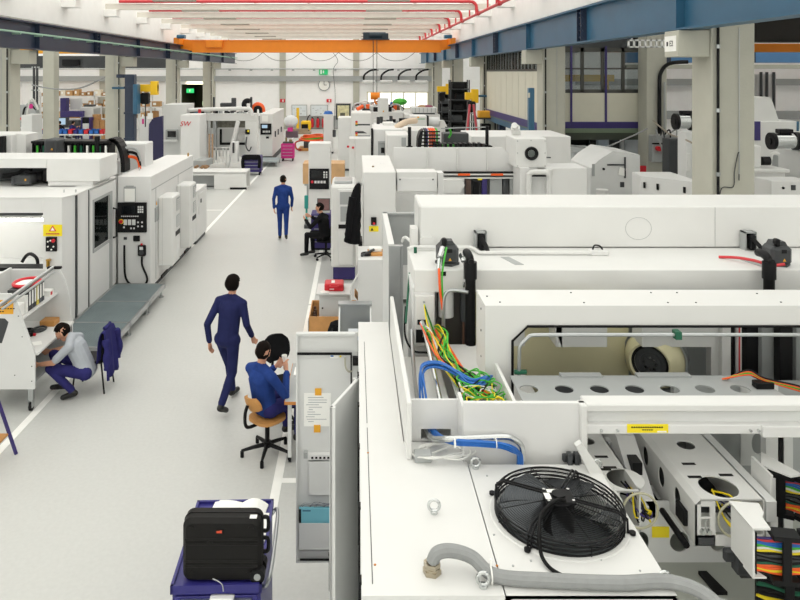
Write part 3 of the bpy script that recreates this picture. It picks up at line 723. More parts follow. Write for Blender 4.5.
# window cover frame
prof = [(.88, 2.36), (.88, 3.02), (XE, 3.02), (XE, 2.885), (1.165, 2.885), (1.06, 2.785), (1.06, 2.36)]
ap(B().prism(prof, 'y', 4.8, 5.15), 'window_frame', WHITE2)
ap(B().tube([(1.063, 4.79, 2.4), (1.063, 4.79, 2.785), (1.165, 4.79, 2.883), (XE, 4.79, 2.883)], .009, 6), 'window_gasket', RUBBER)
ap(B().tube(spline([(1.09, 4.72, 2.56), (1.09, 4.72, 2.62)], 1)+spline([(1.093, 4.72, 2.76), (1.105, 4.72, 2.79), (1.15, 4.72, 2.835), (1.18, 4.72, 2.85), (1.3, 4.72, 2.853)], 5)+[Vector((XE, 4.72, 2.853))], .0125, 8), 'guide_pipe', STEEL)
b = B().cyl((1.06, 4.72, 2.605), (1.14, 4.72, 2.605), .016, n=10).box(PX(674, 4.72), PX(680, 4.72), 4.69, 4.75, 2.83, 2.88)
each(b, 'pipe_connector', DGREEN, A)
b = B()
for px, Y in ((487, 5.0), (500, 4.87), (571, 5.08), (584, 4.86), (651, 5.08), (668, 4.86), (677, 5.08), (696, 4.86), (757, 5.06), (781, 4.87)): b.cyl((PX(px, Y), Y, 3.02), (PX(px, Y), Y, 3.024), .007, n=8)
for z in (2.5, 2.62, 2.8, 2.95): b.cyl((.876, 4.95, z), (.88, 4.95, z), .008, n=8)
part(b, 'screw', DGREY, A, kind='stuff')
# holed slide plate
hs = [(1.097+.2224*k, 4.48, .058, .058) for k in range(7)]
ap(B().holes(1.02, 2.545, 4.36, 4.62, hs, lambda u, v, s: (u, v, 2.6-.008*s)).box(1.02, 2.545, 4.3, 4.36, 2.592, 2.6).box(1.02, 2.545, 4.62, 4.68, 2.592, 2.6).prism([(2.545, 4.3), (2.68, 4.3), (2.62, 4.62), (2.6, 4.68), (2.545, 4.68)], 'z', 2.592, 2.6), 'holed_plate', GREY)
each(B().box(1.35, 1.62, 4.64, 4.7, 2.6, 2.612).box(1.85, 2.2, 4.64, 4.7, 2.6, 2.612), 'plate_rib', GREY, A)
# interior behind the window
ap(B().box(.95, 2.15, 5.58, 5.6, 2.0, 2.86), 'inner_wall', INTERIOR)
ap(B().box(2.15, XE, 5.7, 5.73, 1.6, 2.9), 'inner_wall', GREY)
b = B()
ap(B().box(PX(560, 5.2), PX(612, 5.2), 5.3, 5.5, PZ(347, 5.3), 2.9).prism([(PX(543, 5.3), 2.9), (PX(562, 5.3), PZ(347, 5.3)), (PX(562, 5.3), 2.9)], 'y', 5.3, 5.5), 'hanging_box', LGREY)
ap(B().box(PX(648, 5.2), PX(722, 5.2), 5.3, 5.5, PZ(347, 5.3), 2.9), 'hanging_box', LGREY)
ap(B().box(PX(516, 5.2), PX(528, 5.2), 5.3, 5.5, PZ(346, 5.3), 2.9), 'hanging_box', LGREY)
wx, wz = PX(652, 5.3), PZ(366, 5.3)
SPX = Matrix.Translation((wx, 5.34, wz)) @ Matrix.Rotation(math.radians(-38), 4, 'Z')
def sp(): q = B(); q.xf = SPX; return q
ap(sp().lathe([(.135, .0), (.15, -.01), (.19, .03), (.215, .1), (.22, .22)], (0, 0, 0), 36, 'y'), 'spindle_ring', INTERIOR)
wh = ap(sp().lathe([(.0, .01), (.075, .01), (.08, .02), (.115, .02), (.12, .04)], (0, 0, 0), 32, 'y'), 'spindle_face', DGREY)
part(sp().lathe([(.115, .006), (.125, -.004), (.136, .004), (.136, .04)], (0, 0, 0), 32, 'y'), 'spindle_rim', BLACK, wh)
b = sp()
for k in range(8): a = 2*PI*k/8; b.cyl((.045*math.cos(a), -.0, .045*math.sin(a)), (.045*math.cos(a), .012, .045*math.sin(a)), .011, n=8)
part(b, 'bolt', CHROME, wh, kind='stuff')
ap(sp().lathe([(.222, .13), (.235, .13), (.235, .2), (.222, .2)], (0, 0, 0), 36, 'y'), 'ring_band', STEEL)
for px0, px1, m, Y, nm in ((711, 719, LGREY, 5.35, 'inner_post'), (722, 731, WHITE, 5.3, 'inner_post'), (731, 735, BLACK, 5.32, 'inner_rail'), (737, 742, LGREY, 5.3, 'inner_rail'), (746, 761, BLACK, 5.35, 'inner_rail'), (762, 776, GREY, 5.3, 'inner_post'), (780, 793, BLACK, 5.2, 'inner_post'), (796, 830, GREY, 5.3, 'inner_post')):
    ap(B().box(PX(px0, Y), PX(px1, Y), Y, Y+.08, 1.7, 2.9, .003), nm, m)
ap(B().tube([(PX(738, 5.3), 5.28, 2.0), (PX(738, 5.3), 5.28, 2.88)], .006, 6), 'red_wire', RED)
b = B()
for k, (m0, o) in enumerate(((0, 0), (1, .012), (0, .02), (2, .03))):
    b.mi(m0).tube(spline([(PX(722, 4.6)+o, 4.6, 2.61), (PX(748, 4.55), 4.55, 2.66+o), (PX(765, 4.5), 4.5, 2.645+o*.4), (PX(800, 4.45), 4.45, 2.6+o), (PX(830, 4.4), 4.4, 2.58)], 6), .006, 6)
ap(b, 'loose_wires', [ORAW, GREEN, BLACK], kind='stuff')
ap(B().box(PX(754, 4.5), PX(772, 4.5), 4.47, 4.53, 2.6, 2.64, .004), 'connector', BLACK)
# deck, end block, upper housing
ap(B().box(.465, XE, 5.6, 6.3, 2.86, 3.04, .006), 'deck', WHITE2)
ap(B().box(.465, .63, 5.6, 6.3, 1.8, 2.86, .004), 'end_block', WHITE)
box2 = ap(B().box(.47, .62, 5.55, 5.6, PZ(346, 5.55), PZ(296, 5.55), .003), 'terminal_box', WHITE2)
part(B().box(PX(417.5, 5.54), PX(426, 5.54), 5.545, 5.55, PZ(325, 5.54), PZ(320, 5.54)), 'cable_opening', BLACK, box2)
part(B().box(PX(416, 5.54), PX(431, 5.54), 5.545, 5.55, PZ(343, 5.54), PZ(330, 5.54)), 'cable_opening', BLACK, box2)
part(B().cyl((PX(424, 5.54), 5.53, PZ(302, 5.54)), (PX(424, 5.54), 5.55, PZ(302, 5.54)), .008), 'push_button', GREY, box2)
ap(B().box(PX(441, 5.59), PX(446, 5.59), 5.592, 5.6, PZ(276, 5.59), PZ(272, 5.59)), 'data_plate', BLACK)
ap(B().box(.45, .466, 5.6, 6.0, 2.0, 2.9), 'end_flange', LGREY)
ap(B().box(.66, .95, 5.72, 5.74, 1.8, 2.88), 'shaft_back', mat('shaft_dark', '4b4742', .5, .2))
ap(B().cyl((PX(446, 5.65), 5.65, PZ(316, 5.65)), (PX(446, 5.65), 5.65, 2.87), .06, n=20), 'hydraulic_cylinder', LGREY)
ap(B().cyl((PX(466, 5.65), 5.66, 2.62), (PX(466, 5.65), 5.66, 2.87), .045, n=20), 'hydraulic_cylinder', DGREY)
ap(B().tube(spline([(PX(443.5, 5.5), 5.5, 2.3), (PX(443.5, 5.5), 5.5, 2.7), (PX(444, 5.5), 5.5, 2.84), (PX(447, 5.5), 5.5, 2.895), (PX(453, 5.5), 5.5, 2.91), (.87, 5.45, 2.91)], 5), .014, 8), 'coolant_pipe', STEEL)
ap(B().box(PX(464, 5.6), PX(465.5, 5.6), 5.66, 5.7, 2.0, 2.86), 'guide_strip', mat('guide_brown', '7a5b4a', .5))
for X, Y in ((PX(470, 5.52), 5.5), (PX(765, 5.52)+.02, 5.5)):
    h = ap(B().cyl((X, Y, 1.9), (X, Y, 3.12), .04, n=18), 'hose_riser', RUBBER)
    part(B().cyl((X, Y, 3.0), (X, Y, 3.13), .05, n=18).tube(spline([(X, Y, 3.12), (X-.005, Y+.02, 3.16), (X-.01, Y+.07, 3.175), (X-.01, Y+.13, 3.17)], 5), .032, 12).cyl((X+.0, Y-.05, 3.14), (X+.0, Y+.0, 3.14), .02, n=10), 'hose_elbow', BLACK, h)
def motor(x, y, lab):
    m = ap(B().box(x-.085, x+.085, y-.085, y+.085, 3.05, 3.2, .025).cyl((x, y, 3.04), (x, y, 3.06), .1, n=6).prism([(x-.06, 3.2), (x+.06, 3.2), (x+.04, 3.235), (x-.04, 3.235)], 'y', y-.05, y+.05), 'servo_motor', DGREY, lab)
    part(B().box(x-.05, x-.01, y-.08, y-.02, 3.2, 3.26, .01), 'motor_plug', BLACK, m)
    part(B().prism([(x+.0, 3.085), (x+.025, 3.085), (x+.0125, 3.108)], 'y', y-.088, y-.085), 'hazard_sticker', TAPE, m)
    part(B().box(x-.01, x+.03, y-.088, y-.085, 3.15, 3.18), 'logo_plate', BLACK, m)
    return m
motor(.75, 5.78, 'dark grey servo motor'); motor(3.42, 5.76, 'dark grey servo motor')
b = B().cyl((.67, 5.62, 3.12), (.66, 5.58, 3.05), .02, n=10).cyl((.67, 5.6, 3.14), (.7, 5.66, 3.2), .022, n=10)
ap(b, 'connector', CHROME)
b = B().cyl((.86, 5.55, 3.13), (.86, 5.68, 3.13), .03, n=12).cyl((.865, 5.55, 2.98), (.865, 5.55, 3.16), .02, n=12).cyl((.83, 5.55, 3.13), (.92, 5.55, 3.13), .018, n=12).cyl((.85, 5.55, 2.96), (.85, 5.55, 2.92), .009, n=8)
ap(b, 'valve_fitting', CHROME)
b = B()
b.cyl((3.62, 5.55, 3.13), (3.62, 5.68, 3.13), .03, n=12).cyl((3.62, 5.55, 2.98), (3.62, 5.55, 3.16), .02, n=12).cyl((3.55, 5.55, 3.08), (3.67, 5.55, 3.08), .02, n=12)
ap(b, 'valve_fitting', CHROME)
b = B().tube(spline([(.66, 5.58, 3.06), (.655, 5.52, 3.02), (.66, 5.5, 2.9), (.68, 5.5, 2.76)], 6), .01, 8)
b.mi(1).tube(spline([(.73, 5.66, 3.2), (.70, 5.56, 3.14), (.675, 5.51, 3.0), (.685, 5.5, 2.76)], 6), .007, 8)
ap(b, 'motor_cable', [ORAW, GREEN])
ap(B().tube(spline([(3.05, 5.95, 3.05), (3.15, 5.85, 3.07), (3.22, 5.72, 3.08), (3.3, 5.62, 3.07), (3.38, 5.58, 3.09)], 6), .012, 8), 'motor_cable', RED)
up = [(.56, 3.04), (.545, 3.38), (.56, 3.41), (XE, 3.41), (XE, 3.04)]
ap(B().box(.577, XE, 6.3, 6.9, 3.04, 3.41, .012), 'upper_housing', WHITE2)
ap(B().prism([(.577, 3.06), (.577, 3.12), (.60, 3.14), (.68, 3.14), (.70, 3.12), (.70, 3.06)], 'y', 6.27, 6.3).box(.5, .56, 6.32, 6.5, 2.9, 3.2), 'housing_flap', WHITE2)
ap(B().torus((PX(638.5, 6.3), 6.3, PZ(228.5, 6.3)), .115, .002, 'y', 40, 6, sy=.85), 'access_disc_seam', GREY)
b = B()
for px in (715, 419): b.box(PX(px, 6.3)-.0015, PX(px, 6.3)+.0015, 6.297, 6.303, 3.05, 3.4)
each(b, 'panel_seam', GREY, A)
P = [(.46, 6.18, 3.06), (.5, 6.2, 3.07), (PX(465, 6.2), 6.2, 3.07)]+spline([(PX(470, 6.2), 6.2, 3.07), (PX(475, 6.15), 6.15, 3.065), (PX(480, 6.05), 6.06, 3.06), (PX(490, 6.05), 6.05, 3.06)], 4)+[Vector((PX(604, 6.05), 6.05, 3.06))]
ap(B().tube(P, .016, 8), 'air_pipe', WHITE2)
sb = ap(B().box(PX(590, 6.05), PX(608, 6.05), 6.02, 6.1, 3.04, 3.085, .008), 'sensor_box', WHITE)
part(B().tube(spline([(PX(593, 6.05), 6.06, 3.085), (PX(595, 6.05), 6.06, 3.12), (PX(600, 6.05), 6.06, 3.115), (PX(603, 6.05), 6.06, 3.085)], 5), .007, 6), 'sensor_cable', BLACK, sb)
for px in (475, 744):
    X = PX(px, 6.22); fr_ = ap(B().box(X, X+.012, 6.2, 6.29, 3.04, 3.2).box(X+.09, X+.102, 6.2, 6.29, 3.04, 3.2).box(X, X+.102, 6.2, 6.29, 3.19, 3.2), 'latch_frame', GREY)
    part(B().box(X+.03, X+.085, 6.17, 6.26, 3.05, 3.18, .01).tube([(X+.04, 6.16, 3.16), (X+.08, 6.12, 3.1), (X+.09, 6.08, 3.05)], .018, 8), 'latch', BLACK, fr_)
for px, py in ((512, 261), (757, 264)):
    Y = F*1.56/(py-CY); X = PX(px, Y); ap(B().prism([(X-.07, Y+.12), (X+.0, Y+.12), (X+.07, Y-.12), (X+.0, Y-.12)], 'z', 3.04, 3.044), 'sensor_slot', GREY)
b = B().cyl((.52, 6.12, 3.04), (.52, 6.12, 3.09), .014, n=8)
ap(b, 'pipe_fitting', DGREEN)
# left guard frame standing behind the cabinet
gl = thing('guard_panel', 'tall grey guard panel beside the end of the long white machine', 'guard panel', (.4, 7.7, 0))
part(B().box(.33, .37, 7.0, 8.5, 0, 2.9, .004), 'panel', LGREY, gl)
part(B().box(.33, .45, 6.94, 7.0, 0, 2.9, .004).box(.45, .47, 6.94, 7.0, 0, 2.9), 'end_post', STEEL, gl)
part(B().box(.325, .385, 6.94, 8.5, 2.9, 2.92, .003), 'top_rail', WHITE2, gl)
part(B().box(.33, 1.0, 8.46, 8.5, 2.3, 2.9).box(.33, 1.0, 8.44, 8.52, 2.9, 2.92), 'back_panel', GREY, gl)
part(B().tube(spline([(.46, 6.9, 2.95), (.47, 6.88, 2.99), (.5, 6.85, 3.0), (.55, 6.6, 2.99)], 4), .014, 8), 'handrail', WHITE2, gl)
# wiring in the tray
random.seed(11)
wt = thing('wiring_loom', 'tangle of green, yellow, orange and grey wires spilling into the open tray', 'wiring', (.9, 4.6, 2.345))
COLS = [GREEN, YELW, ORAW, WHTW, BLACK, GREEN, YELW, GREEN]
W = {}
def wire(mi, pts, r=.005, k=6): W.setdefault(mi, B()).tube(spline(pts, k), r, 5)
start = [(PX(424, 5.52), 5.5, PZ(304, 5.52)), (PX(423, 5.52), 5.5, PZ(336, 5.52)), (PX(420, 5.52), 5.5, PZ(322, 5.52)), (PX(434, 5.5), 5.48, PZ(325, 5.5))]
for k in range(34):
    s0 = random.choice(start); e = (.68+random.random()*.24, 4.22+random.random()*.35, 2.52+random.random()*.06)
    mi = random.randrange(len(COLS)); j = lambda q: random.uniform(-q, q)
    wire(mi, [s0, (s0[0]+.05+j(.03), 5.3+j(.06), 2.64+j(.04)), (.64+j(.05), 5.0+j(.08), 2.58+j(.03)), (.74+j(.07), 4.7+j(.08), 2.55+j(.03)), e], random.choice((.004, .005, .007)))
for k in range(46):
    cx, cy = random.uniform(.62, .92), random.uniform(4.22, 4.75); R = random.uniform(.05, .13); a = random.random()*6.28; mi = random.choice((0, 5, 7, 0, 1, 3, 4))
    R = min(R, .11); cx = min(max(cx, .66+R), .93-R); cy = max(cy, 4.17+R*.7)
    wire(mi, [(cx+R*math.cos(a+q*1.3), cy+R*.7*math.sin(a+q*1.3), 2.5+random.random()*.13) for q in range(5)], random.choice((.004, .005)), 5)
for mi, b in W.items(): part(b, 'wire_bundle', COLS[mi], wt, kind='stuff')
for k in range(3): part(B().tube(spline([(.62+.02*k, 5.45, 2.62), (.64+.02*k, 5.2, 2.6), (.69+.02*k, 4.9, 2.57), (.76+.02*k, 4.62, 2.54), (.84+.02*k, 4.35, 2.53)], 6), .011, 6), 'thick_wire', (ORAW, YELW, ORAW)[k], wt)
bl = B()
for k in range(6):
    o = (k % 3)*.016; e_ = .02*(k//3)
    bl.tube(spline([(.43+o, 4.42, 2.45), (.42+o, 4.6, 2.52+o), (.47-e_, 4.78+o, 2.59+e_), (.57, 4.8+o+e_, 2.6+e_), (.67, 4.68+o, 2.6+e_), (.74+e_, 4.56+o, 2.58+o), (.84, 4.58+o+e_, 2.59+e_), (.88+o, 4.72, 2.58)], 6), .007, 6)
part(bl, 'blue_hose_loop', BLUW, wt)
part(B().tube([(PX(422, 5.5), 5.5, PZ(322, 5.5)), (PX(425, 5.4), 5.35, 2.62), (PX(440, 4.6), 4.55, 2.47), (PX(443, 4.4), 4.4, 2.44)], .017, 10), 'steel_pipe', CHROME, wt)
part(B().tube(spline([(.44, 5.5, 2.6), (.42, 5.1, 2.5), (.41, 4.6, 2.46), (.44, 4.4, 2.45)], 5), .014, 8), 'corrugated_pipe', STEEL, wt)
b = B()
b.tube(spline([(.46, 6.0, 2.9), (.43, 5.8, 2.75), (.40, 5.6, 2.62)], 5), .009, 8)
part(b, 'green_cable', DGREEN, wt)
part(B().tube(spline([(.41, 5.75, 2.7), (.39, 5.55, 2.55), (.44, 5.35, 2.5), (.55, 5.3, 2.5), (.58, 5.2, 2.46)], 6), .008, 8), 'dark_cable', BLACK, wt)
# ---- carriages with lightening holes, under the cross beam
def carriage(x0, x1, zt, yf, yb, side_holes, top_holes, lab):
    zb = zt-.26; ch = .03
    th = [(v, u, r, r) for u, v, r in top_holes]      # (Y, X, r)
    bb = B()
    bb.holes(yf+.25, yb, x0+ch, x1, [(v, u, r, r) for u, v, r in top_holes], lambda u, v, s: (v, u, zt-.008*s))
    cu = x0+.19
    bb.holes(yf, yf+.25, x0+ch, x1, [(yf+.125, cu, .11, .105)], lambda u, v, s: (v, u, zt-.008*s))
    if side_holes: bb.holes(yf+.1, yb, zb, zt-ch, [(v, zt-.13, .045, .06) for v in side_holes], lambda u, v, s: (x0+.008*s, u, v))
    else: bb.box(x0, x0+.008, yf+.1, yb, zb, zt-ch)
    bb.box(x0, x0+.008, yf, yf+.1, zb, zt-ch)
    bb.add([(x0, yf, zt-ch), (x0, yb, zt-ch), (x0+ch, yb, zt), (x0+ch, yf, zt)], [(0, 1, 2, 3)])
    bb.box(x1-.008, x1, yf, yb, zb, zt)
    hf = x0+.055
    bb.box(x0, x0+.11, yf, yf+.008, zb, zt-.16).box(x0, x0+.03, yf, yf+.008, zt-.16, zt-ch).box(x0+.08, x0+.11, yf, yf+.008, zt-.16, zt-.01).box(x0+.03, x0+.08, yf, yf+.008, zt-.04, zt-.01).box(x0+.03, x0+.08, yf, yf+.008, zt-.11, zt-.1)
    bb.box(x0, x1, yf, yf+.008, zb, zb+.06)
    c = ap(bb, 'carriage', WHITE2, lab)
    part(B().box(x0+.01, x1-.01, yf+.3, yb, zb, zb+.02), 'carriage_floor', DGREY, c)
    b = B()
    for (u, v) in ((x0+.13, yf+.36), (x0+.1, yf+.22), (x1-.09, yf+.24)): b.box(u-.04, u+.04, v-.012, v+.012, zt, zt+.0015)
    each(b, 'slot', BLACK, c)
    b = B(); random.seed(int(x0*100))
    for k in range(12): b.mi(k % 4).tube(spline([(x0+.16+random.random()*.12, yf+.2, zt-.04-random.random()*.1), (x0+.18+random.random()*.12, yf+.08, zt-.03-random.random()*.1), (x0+.2+random.random()*.1, yf+.0, zt-.1-random.random()*.08), (x0+.26+random.random()*.06, yf+.05, zt-.14-random.random()*.05)], 4), .005, 5)
    part(b, 'wires', [BLACK, YELW, PURPLE, BLACK], c, kind='stuff')
    b = B().torus((x0+.225, yf-.005, zt-.11), .1, .007, 'y', 28, 6)
    part(b, 'wire_ring', mat('wire_sleeve', 'b6b39a', .5), c)
    b = B().cyl((x0+.035, yf-.02, zb+.085), (x0+.035, yf, zb+.085), .014, n=10).cyl((x0+.07, yf-.02, zb+.085), (x0+.07, yf, zb+.085), .014, n=10).cyl((x0+.05, yf-.012, zb+.09), (x0+.05, yf-.012, zb+.15), .003, n=6)
    part(b, 'fitting', CHROME, c)
    part(B().box(x0+.012, x0+.1, yf-.012, yf, zb+.01, zb+.05, .002), 'name_plate', DGREY, c)
    return c
ZA = 2.21
cA = carriage(1.905, 2.29, ZA, 3.97, 5.1, [4.2, 4.42, 4.66, 4.9], [(2.06, 4.82, .05), (2.12, 4.55, .055)], 'white carriage arm with round lightening holes')
carriage(1.40, 1.63, 2.21, 4.05, 5.1, None, [(1.5, 4.6, .05), (1.5, 4.88, .05)], 'narrow white carriage arm beside the fan')
part(B().box(1.88, 1.905, 4.06, 4.17, 2.0, 2.09, .004), 'stop_block', BLACK, cA)
ap(B().tube([(1.86, 3.98, 1.945), (1.86, 5.1, 1.945)], .018, 8), 'guide_rod', RUBBER)
ap(B().box(1.66, 1.72, 4.15, 5.1, 1.95, 2.06, .004).box(1.63, 1.86, 4.7, 4.76, 1.95, 2.15), 'linear_rail', LGREY)
ap(B().prism([(4.3, 1.9), (4.3, 2.0), (4.62, 2.23), (5.05, 2.23), (5.05, 1.9)], 'x', 1.7, 1.82), 'bearing_block', WHITE)
ap(B().prism([(1.73, 4.42), (1.79, 4.42), (1.79, 4.52), (1.73, 4.52)], 'z', 2.09, 2.165), 'bearing_window', BLACK)
ap(B().box(2.3, 2.36, 3.97, 5.1, 2.08, 2.2, .004), 'carriage_rail', LGREY)
ap(B().box(2.2, XE, 4.9, 4.95, 1.62, 2.45), 'inner_back_panel', GREY)
ap(B().box(1.35, 2.2, 5.12, 5.16, 1.62, 2.37), 'inner_back_panel', DGREY)
ap(B().holes(1.95, 2.5, 2.6, 2.85, [(2.1, 2.72, .075, .05), (2.32, 2.72, .075, .05)], lambda u, v, s: (v, 4.78+.01*s, u)), 'holed_side_plate', LGREY)
for px0, px1, m in ((766, 778, WHITE), (779, 783, BLACK), (784, 793, LGREY)):
    ap(B().box(PX(px0, 4.5), PX(px1, 4.5), 4.5, 4.56, 1.62, 2.5), 'vertical_profile', m)
# lower bed with holes and label
bh = [(PX(561, 4.3)+.0, 1.78, .055, .06), (PX(646, 4.3), 1.80, .06, .065)]
ap(B().holes(1.4, 2.3, 1.63, 2.0, [(1.735, 1.755, .045, .06), (1.965, 1.755, .058, .062), (2.2, 1.755, .05, .06)], lambda u, v, s: (u, 4.3+.01*s, v)), 'bed_front', LGREY)
ap(B().box(PX(652.5, 4.29), PX(669.5, 4.29), 4.293, 4.3, PZ(538, 4.29), PZ(527.5, 4.29)), 'bed_label', SIGNY, 'yellow label')
ap(B().box(1.4, XE, 3.1, 4.95, 1.5, 1.63, .01), 'bed', BASEG)
ap(B().prism([(2.03, 4.2), (2.08, 4.2), (2.115, 4.03), (2.05, 4.03)], 'z', 1.63, 1.65), 'slot_block', BLACK)
ap(B().box(1.4, XE, 3.2, 4.9, .1, 1.5), 'base', LGREY)
ap(B().cyl((2.48, 4.02, 1.63), (2.48, 4.02, 1.72), .055, n=20), 'rubber_buffer', RUBBER)
b = B().box(2.1, 2.17, 3.9, 3.97, 1.83, 1.97, .008).box(2.13, 2.3, 3.92, 3.97, 1.8, 1.86, .006).box(2.05, 2.12, 3.93, 3.97, 1.88, 1.95, .01)
ap(b, 'sensor_bracket', DGREY)
# brackets and energy chain with coloured cables
ap(B().box(2.0, 2.012, 3.57, 3.78, 2.06, 2.3, .002).prism([(2.0, 3.57), (2.09, 3.57), (2.1, 3.66), (2.13, 3.7), (2.15, 3.78), (2.0, 3.8)], 'z', 2.295, 2.305).prism([(2.0, 3.57), (2.07, 3.57), (2.02, 3.66), (2.0, 3.66)], 'z', 2.052, 2.06), 'chain_bracket', WHITE2)
ap(B().prism([(2.38, 4.16), (2.46, 4.3), (2.56, 4.06), (2.48, 4.04)], 'z', 2.29, 2.3).box(2.37, 2.385, 4.05, 4.25, 1.98, 2.3), 'chain_bracket', WHITE2)
def energy_chain(path, z0, z1, name, lab, cols, step=.13):
    ch = ap(B().box(path[0][0]-.002, path[0][0]+.002, path[0][1]-.01, path[0][1]+.01, z0, z1), name, BLACK, lab)
    P = spline(path, 10)
    n = len(cols)
    for i, m in enumerate(cols):
        if m is None: continue
        z = z0+.025+(z1-z0-.05)*i/(n-1)
        part(B().tube([(p[0], p[1], z+.004*math.sin(j*.7+i)) for j, p in enumerate(P)], (z1-z0)/n*.48, 6), 'cable', m, ch)
    d = 0; last = 0
    for j in range(1, len(P)):
        d += (P[j]-P[j-1]).length
        if d-last >= step:
            last = d; t_ = (P[j]-P[j-1]).normalized(); nv = Vector((t_.y, -t_.x, 0)); p = P[j]
            bb = B(); bb.xf = Matrix.Translation((p[0], p[1], 0)) @ Matrix.Rotation(math.atan2(t_.y, t_.x), 4, 'Z')
            bb.box(-.022, .022, -.04, -.026, z0, z1, .004).box(-.022, .022, .026, .04, z0, z1, .004)
            bb.box(-step*.5, step*.5, -.04, .04, z1-.012, z1+.012).box(-step*.5, step*.5, -.04, .04, z0-.012, z0+.012)
            part(bb, 'link', BLACK, ch)
    return ch
CB = [ORAW, YELW, ORAW, ORAW, DGREEN, BLACK, DGREY, BLACK, DGREY, BLACK, YELW, WHTW, GREEN, BLUW, BLUW, RED, PURPLE]
pth = [(2.03, 3.6, 0), (2.2, 3.57, 0), (2.42, 3.59, 0), (2.58, 3.69, 0), (2.64, 3.86, 0), (2.58, 4.04, 0), (2.46, 4.12, 0)]
energy_chain(pth, 2.05, 2.27, 'energy_chain', 'black energy chain full of coloured cables', CB)
pth2 = [(2.25, 3.5, 0), (2.42, 3.42, 0), (2.6, 3.4, 0), (2.8, 3.42, 0), (3.0, 3.5, 0)]
energy_chain([(x-.12, y+.27, 0) for x, y, _ in pth2], 1.76, 1.98, 'energy_chain', 'lower black energy chain', [ORAW, BLACK, YELW, BLACK, BLACK, DGREEN, BLACK, BLACK, BLACK])
gb_ = B()
for k in range(10): gb_.tube(spline([(2.95, 4.3+k*.008, 2.6), (2.66+k*.006, 4.06, 2.55+k*.003), (2.62+k*.008, 4.02, 2.4), (2.72, 4.08+k*.006, 2.15)], 6), .007, 5)
ap(gb_, 'green_wires', GREEN, kind='stuff')
# ================================================================== left: machine with the sliding door, cabinet with coolers, grating step
D = thing('machining_centre', 'white enclosed machine with a sliding window door beside the grating step', 'machine', (-6.6, 13.6, 0))
def dp(b, name, m, label=None, kind=None, par=None): return part(b, name, m, par or D, label, kind)
DX = -4.96; DF = 12.3; DT = 2.41
# front face, with an opening into the work space
ox0, ox1 = PX(-60, DF), PX(40, DF); oz0, oz1 = PZ(272, DF), PZ(213, DF)
dp(B().box(-9.5, PX(43, DF), DF, DF+.05, oz1+.0, DT, .004), 'front_top_panel', WHITE)
dp(B().box(-9.5, PX(43, DF), DF, DF+.05, .15, oz0, .004), 'front_lower_panel', WHITE)
dp(B().box(-9.5, ox0, DF, DF+.05, oz0, oz1), 'front_side_panel', WHITE)
dp(B().box(ox1-.0, ox1+.1, DF+.12, DF+.2, oz0, oz1), 'window_post', GREY)
dp(B().prism([(PX(43, DF), DF), (PX(62, DF), DF), (DX, DF+.32), (DX, DF+.4), (PX(43, DF), DF+.4)], 'z', .15, DT), 'corner_panel', WHITE)
dp(B().prism([(-9.5, DF-.01), (PX(62, DF)+.01, DF-.01), (DX+.01, DF+.3), (DX+.01, 14.75), (-5.3, 14.75), (-5.3, 13.4), (-9.5, 13.4)], 'z', DT, DT+.02), 'roof_plate', WHITE2)
dp(B().box(-9.5, DX-.05, DF+1.2, 14.7, .15, DT), 'rear_body', WHITE)
dp(B().box(-9.5, ox1+.25, DF+.05, DF+1.2, .15, oz0-.05), 'bed', LGREY)
dp(B().box(-9.5, ox1+.1, DF+1.1, DF+1.2, .6, DT-.05), 'work_space_wall', WHITE2)
dp(B().box(-9.5, ox1, DF+.06, DF+.16, oz1-.06, oz1), 'inner_ledge', DGREY)
dp(B().cyl((-9.4, DF+.4, oz1-.2), (ox1-.1, DF+.4, oz1-.2), .025, n=10), 'work_lamp', mat('work_lamp_glow', 'ffffff', .4, emit=('fffdf5', 9.0)), 'glowing tubular work lamp')
dp(B().box(-9.4, ox1-.1, DF+.37, DF+.43, oz1-.17, oz1-.14), 'lamp_holder', WHITE)
dp(B().box(-9.5, ox1, DF+.05, DF+.3, oz0-.02, oz0+.06), 'lower_track', BLACK)
dp(B().tube(spline([(PX(22, DF+.6), DF+.6, PZ(262, DF+.6)), (PX(26, DF+.6), DF+.6, PZ(256, DF+.6)), (PX(31, DF+.5), DF+.5, PZ(254, DF+.5)), (PX(37, DF+.4), DF+.4, PZ(259, DF+.4)), (PX(38, DF+.4), DF+.4, PZ(270, DF+.4))], 5), .03, 8), 'cable_loop', BLACK)
# door side: two panels, the second a window door
dp(B().box(DX-.04, DX, 12.66, 13.2, .22, DT, .004), 'fixed_panel', WHITE)
wy0, wy1 = 13.25, 14.68
gy0, gy1, gz0, gz1 = 13.42, 14.28, PZ(250, 13.42)+.0, 2.14
dr = dp(B().box(DX-.03, DX+.02, wy0, gy0, .25, DT-.03).box(DX-.03, DX+.02, gy1, wy1, .25, DT-.03).box(DX-.03, DX+.02, gy0, gy1, gz1, DT-.03).box(DX-.03, DX+.02, gy0, gy1, .25, gz0), 'sliding_door', WHITE, 'sliding door with a tall window')
part(B().box(DX+.02, DX+.035, gy0-.05, gy0, gz0-.05, gz1+.05).box(DX+.02, DX+.035, gy1, gy1+.14, .25, gz1+.05).box(DX+.02, DX+.035, gy0, gy1, gz1, gz1+.05).box(DX+.02, DX+.035, gy0, gy1, gz0-.05, gz0), 'window_frame', GREY, dr)
part(B().box(DX-.01, DX+.0, gy0, gy1, gz0, gz1), 'glass', TINT, dr)
part(B().tube([(DX+.02, 14.5, 1.22), (DX+.09, 14.5, 1.24), (DX+.09, 14.5, 1.8), (DX+.02, 14.5, 1.82)], .022, 8), 'door_handle', BLACK, dr)
part(B().box(DX-.03, DX-.02, 13.22, 13.25, .22, DT), 'door_gap', BLACK, dr)
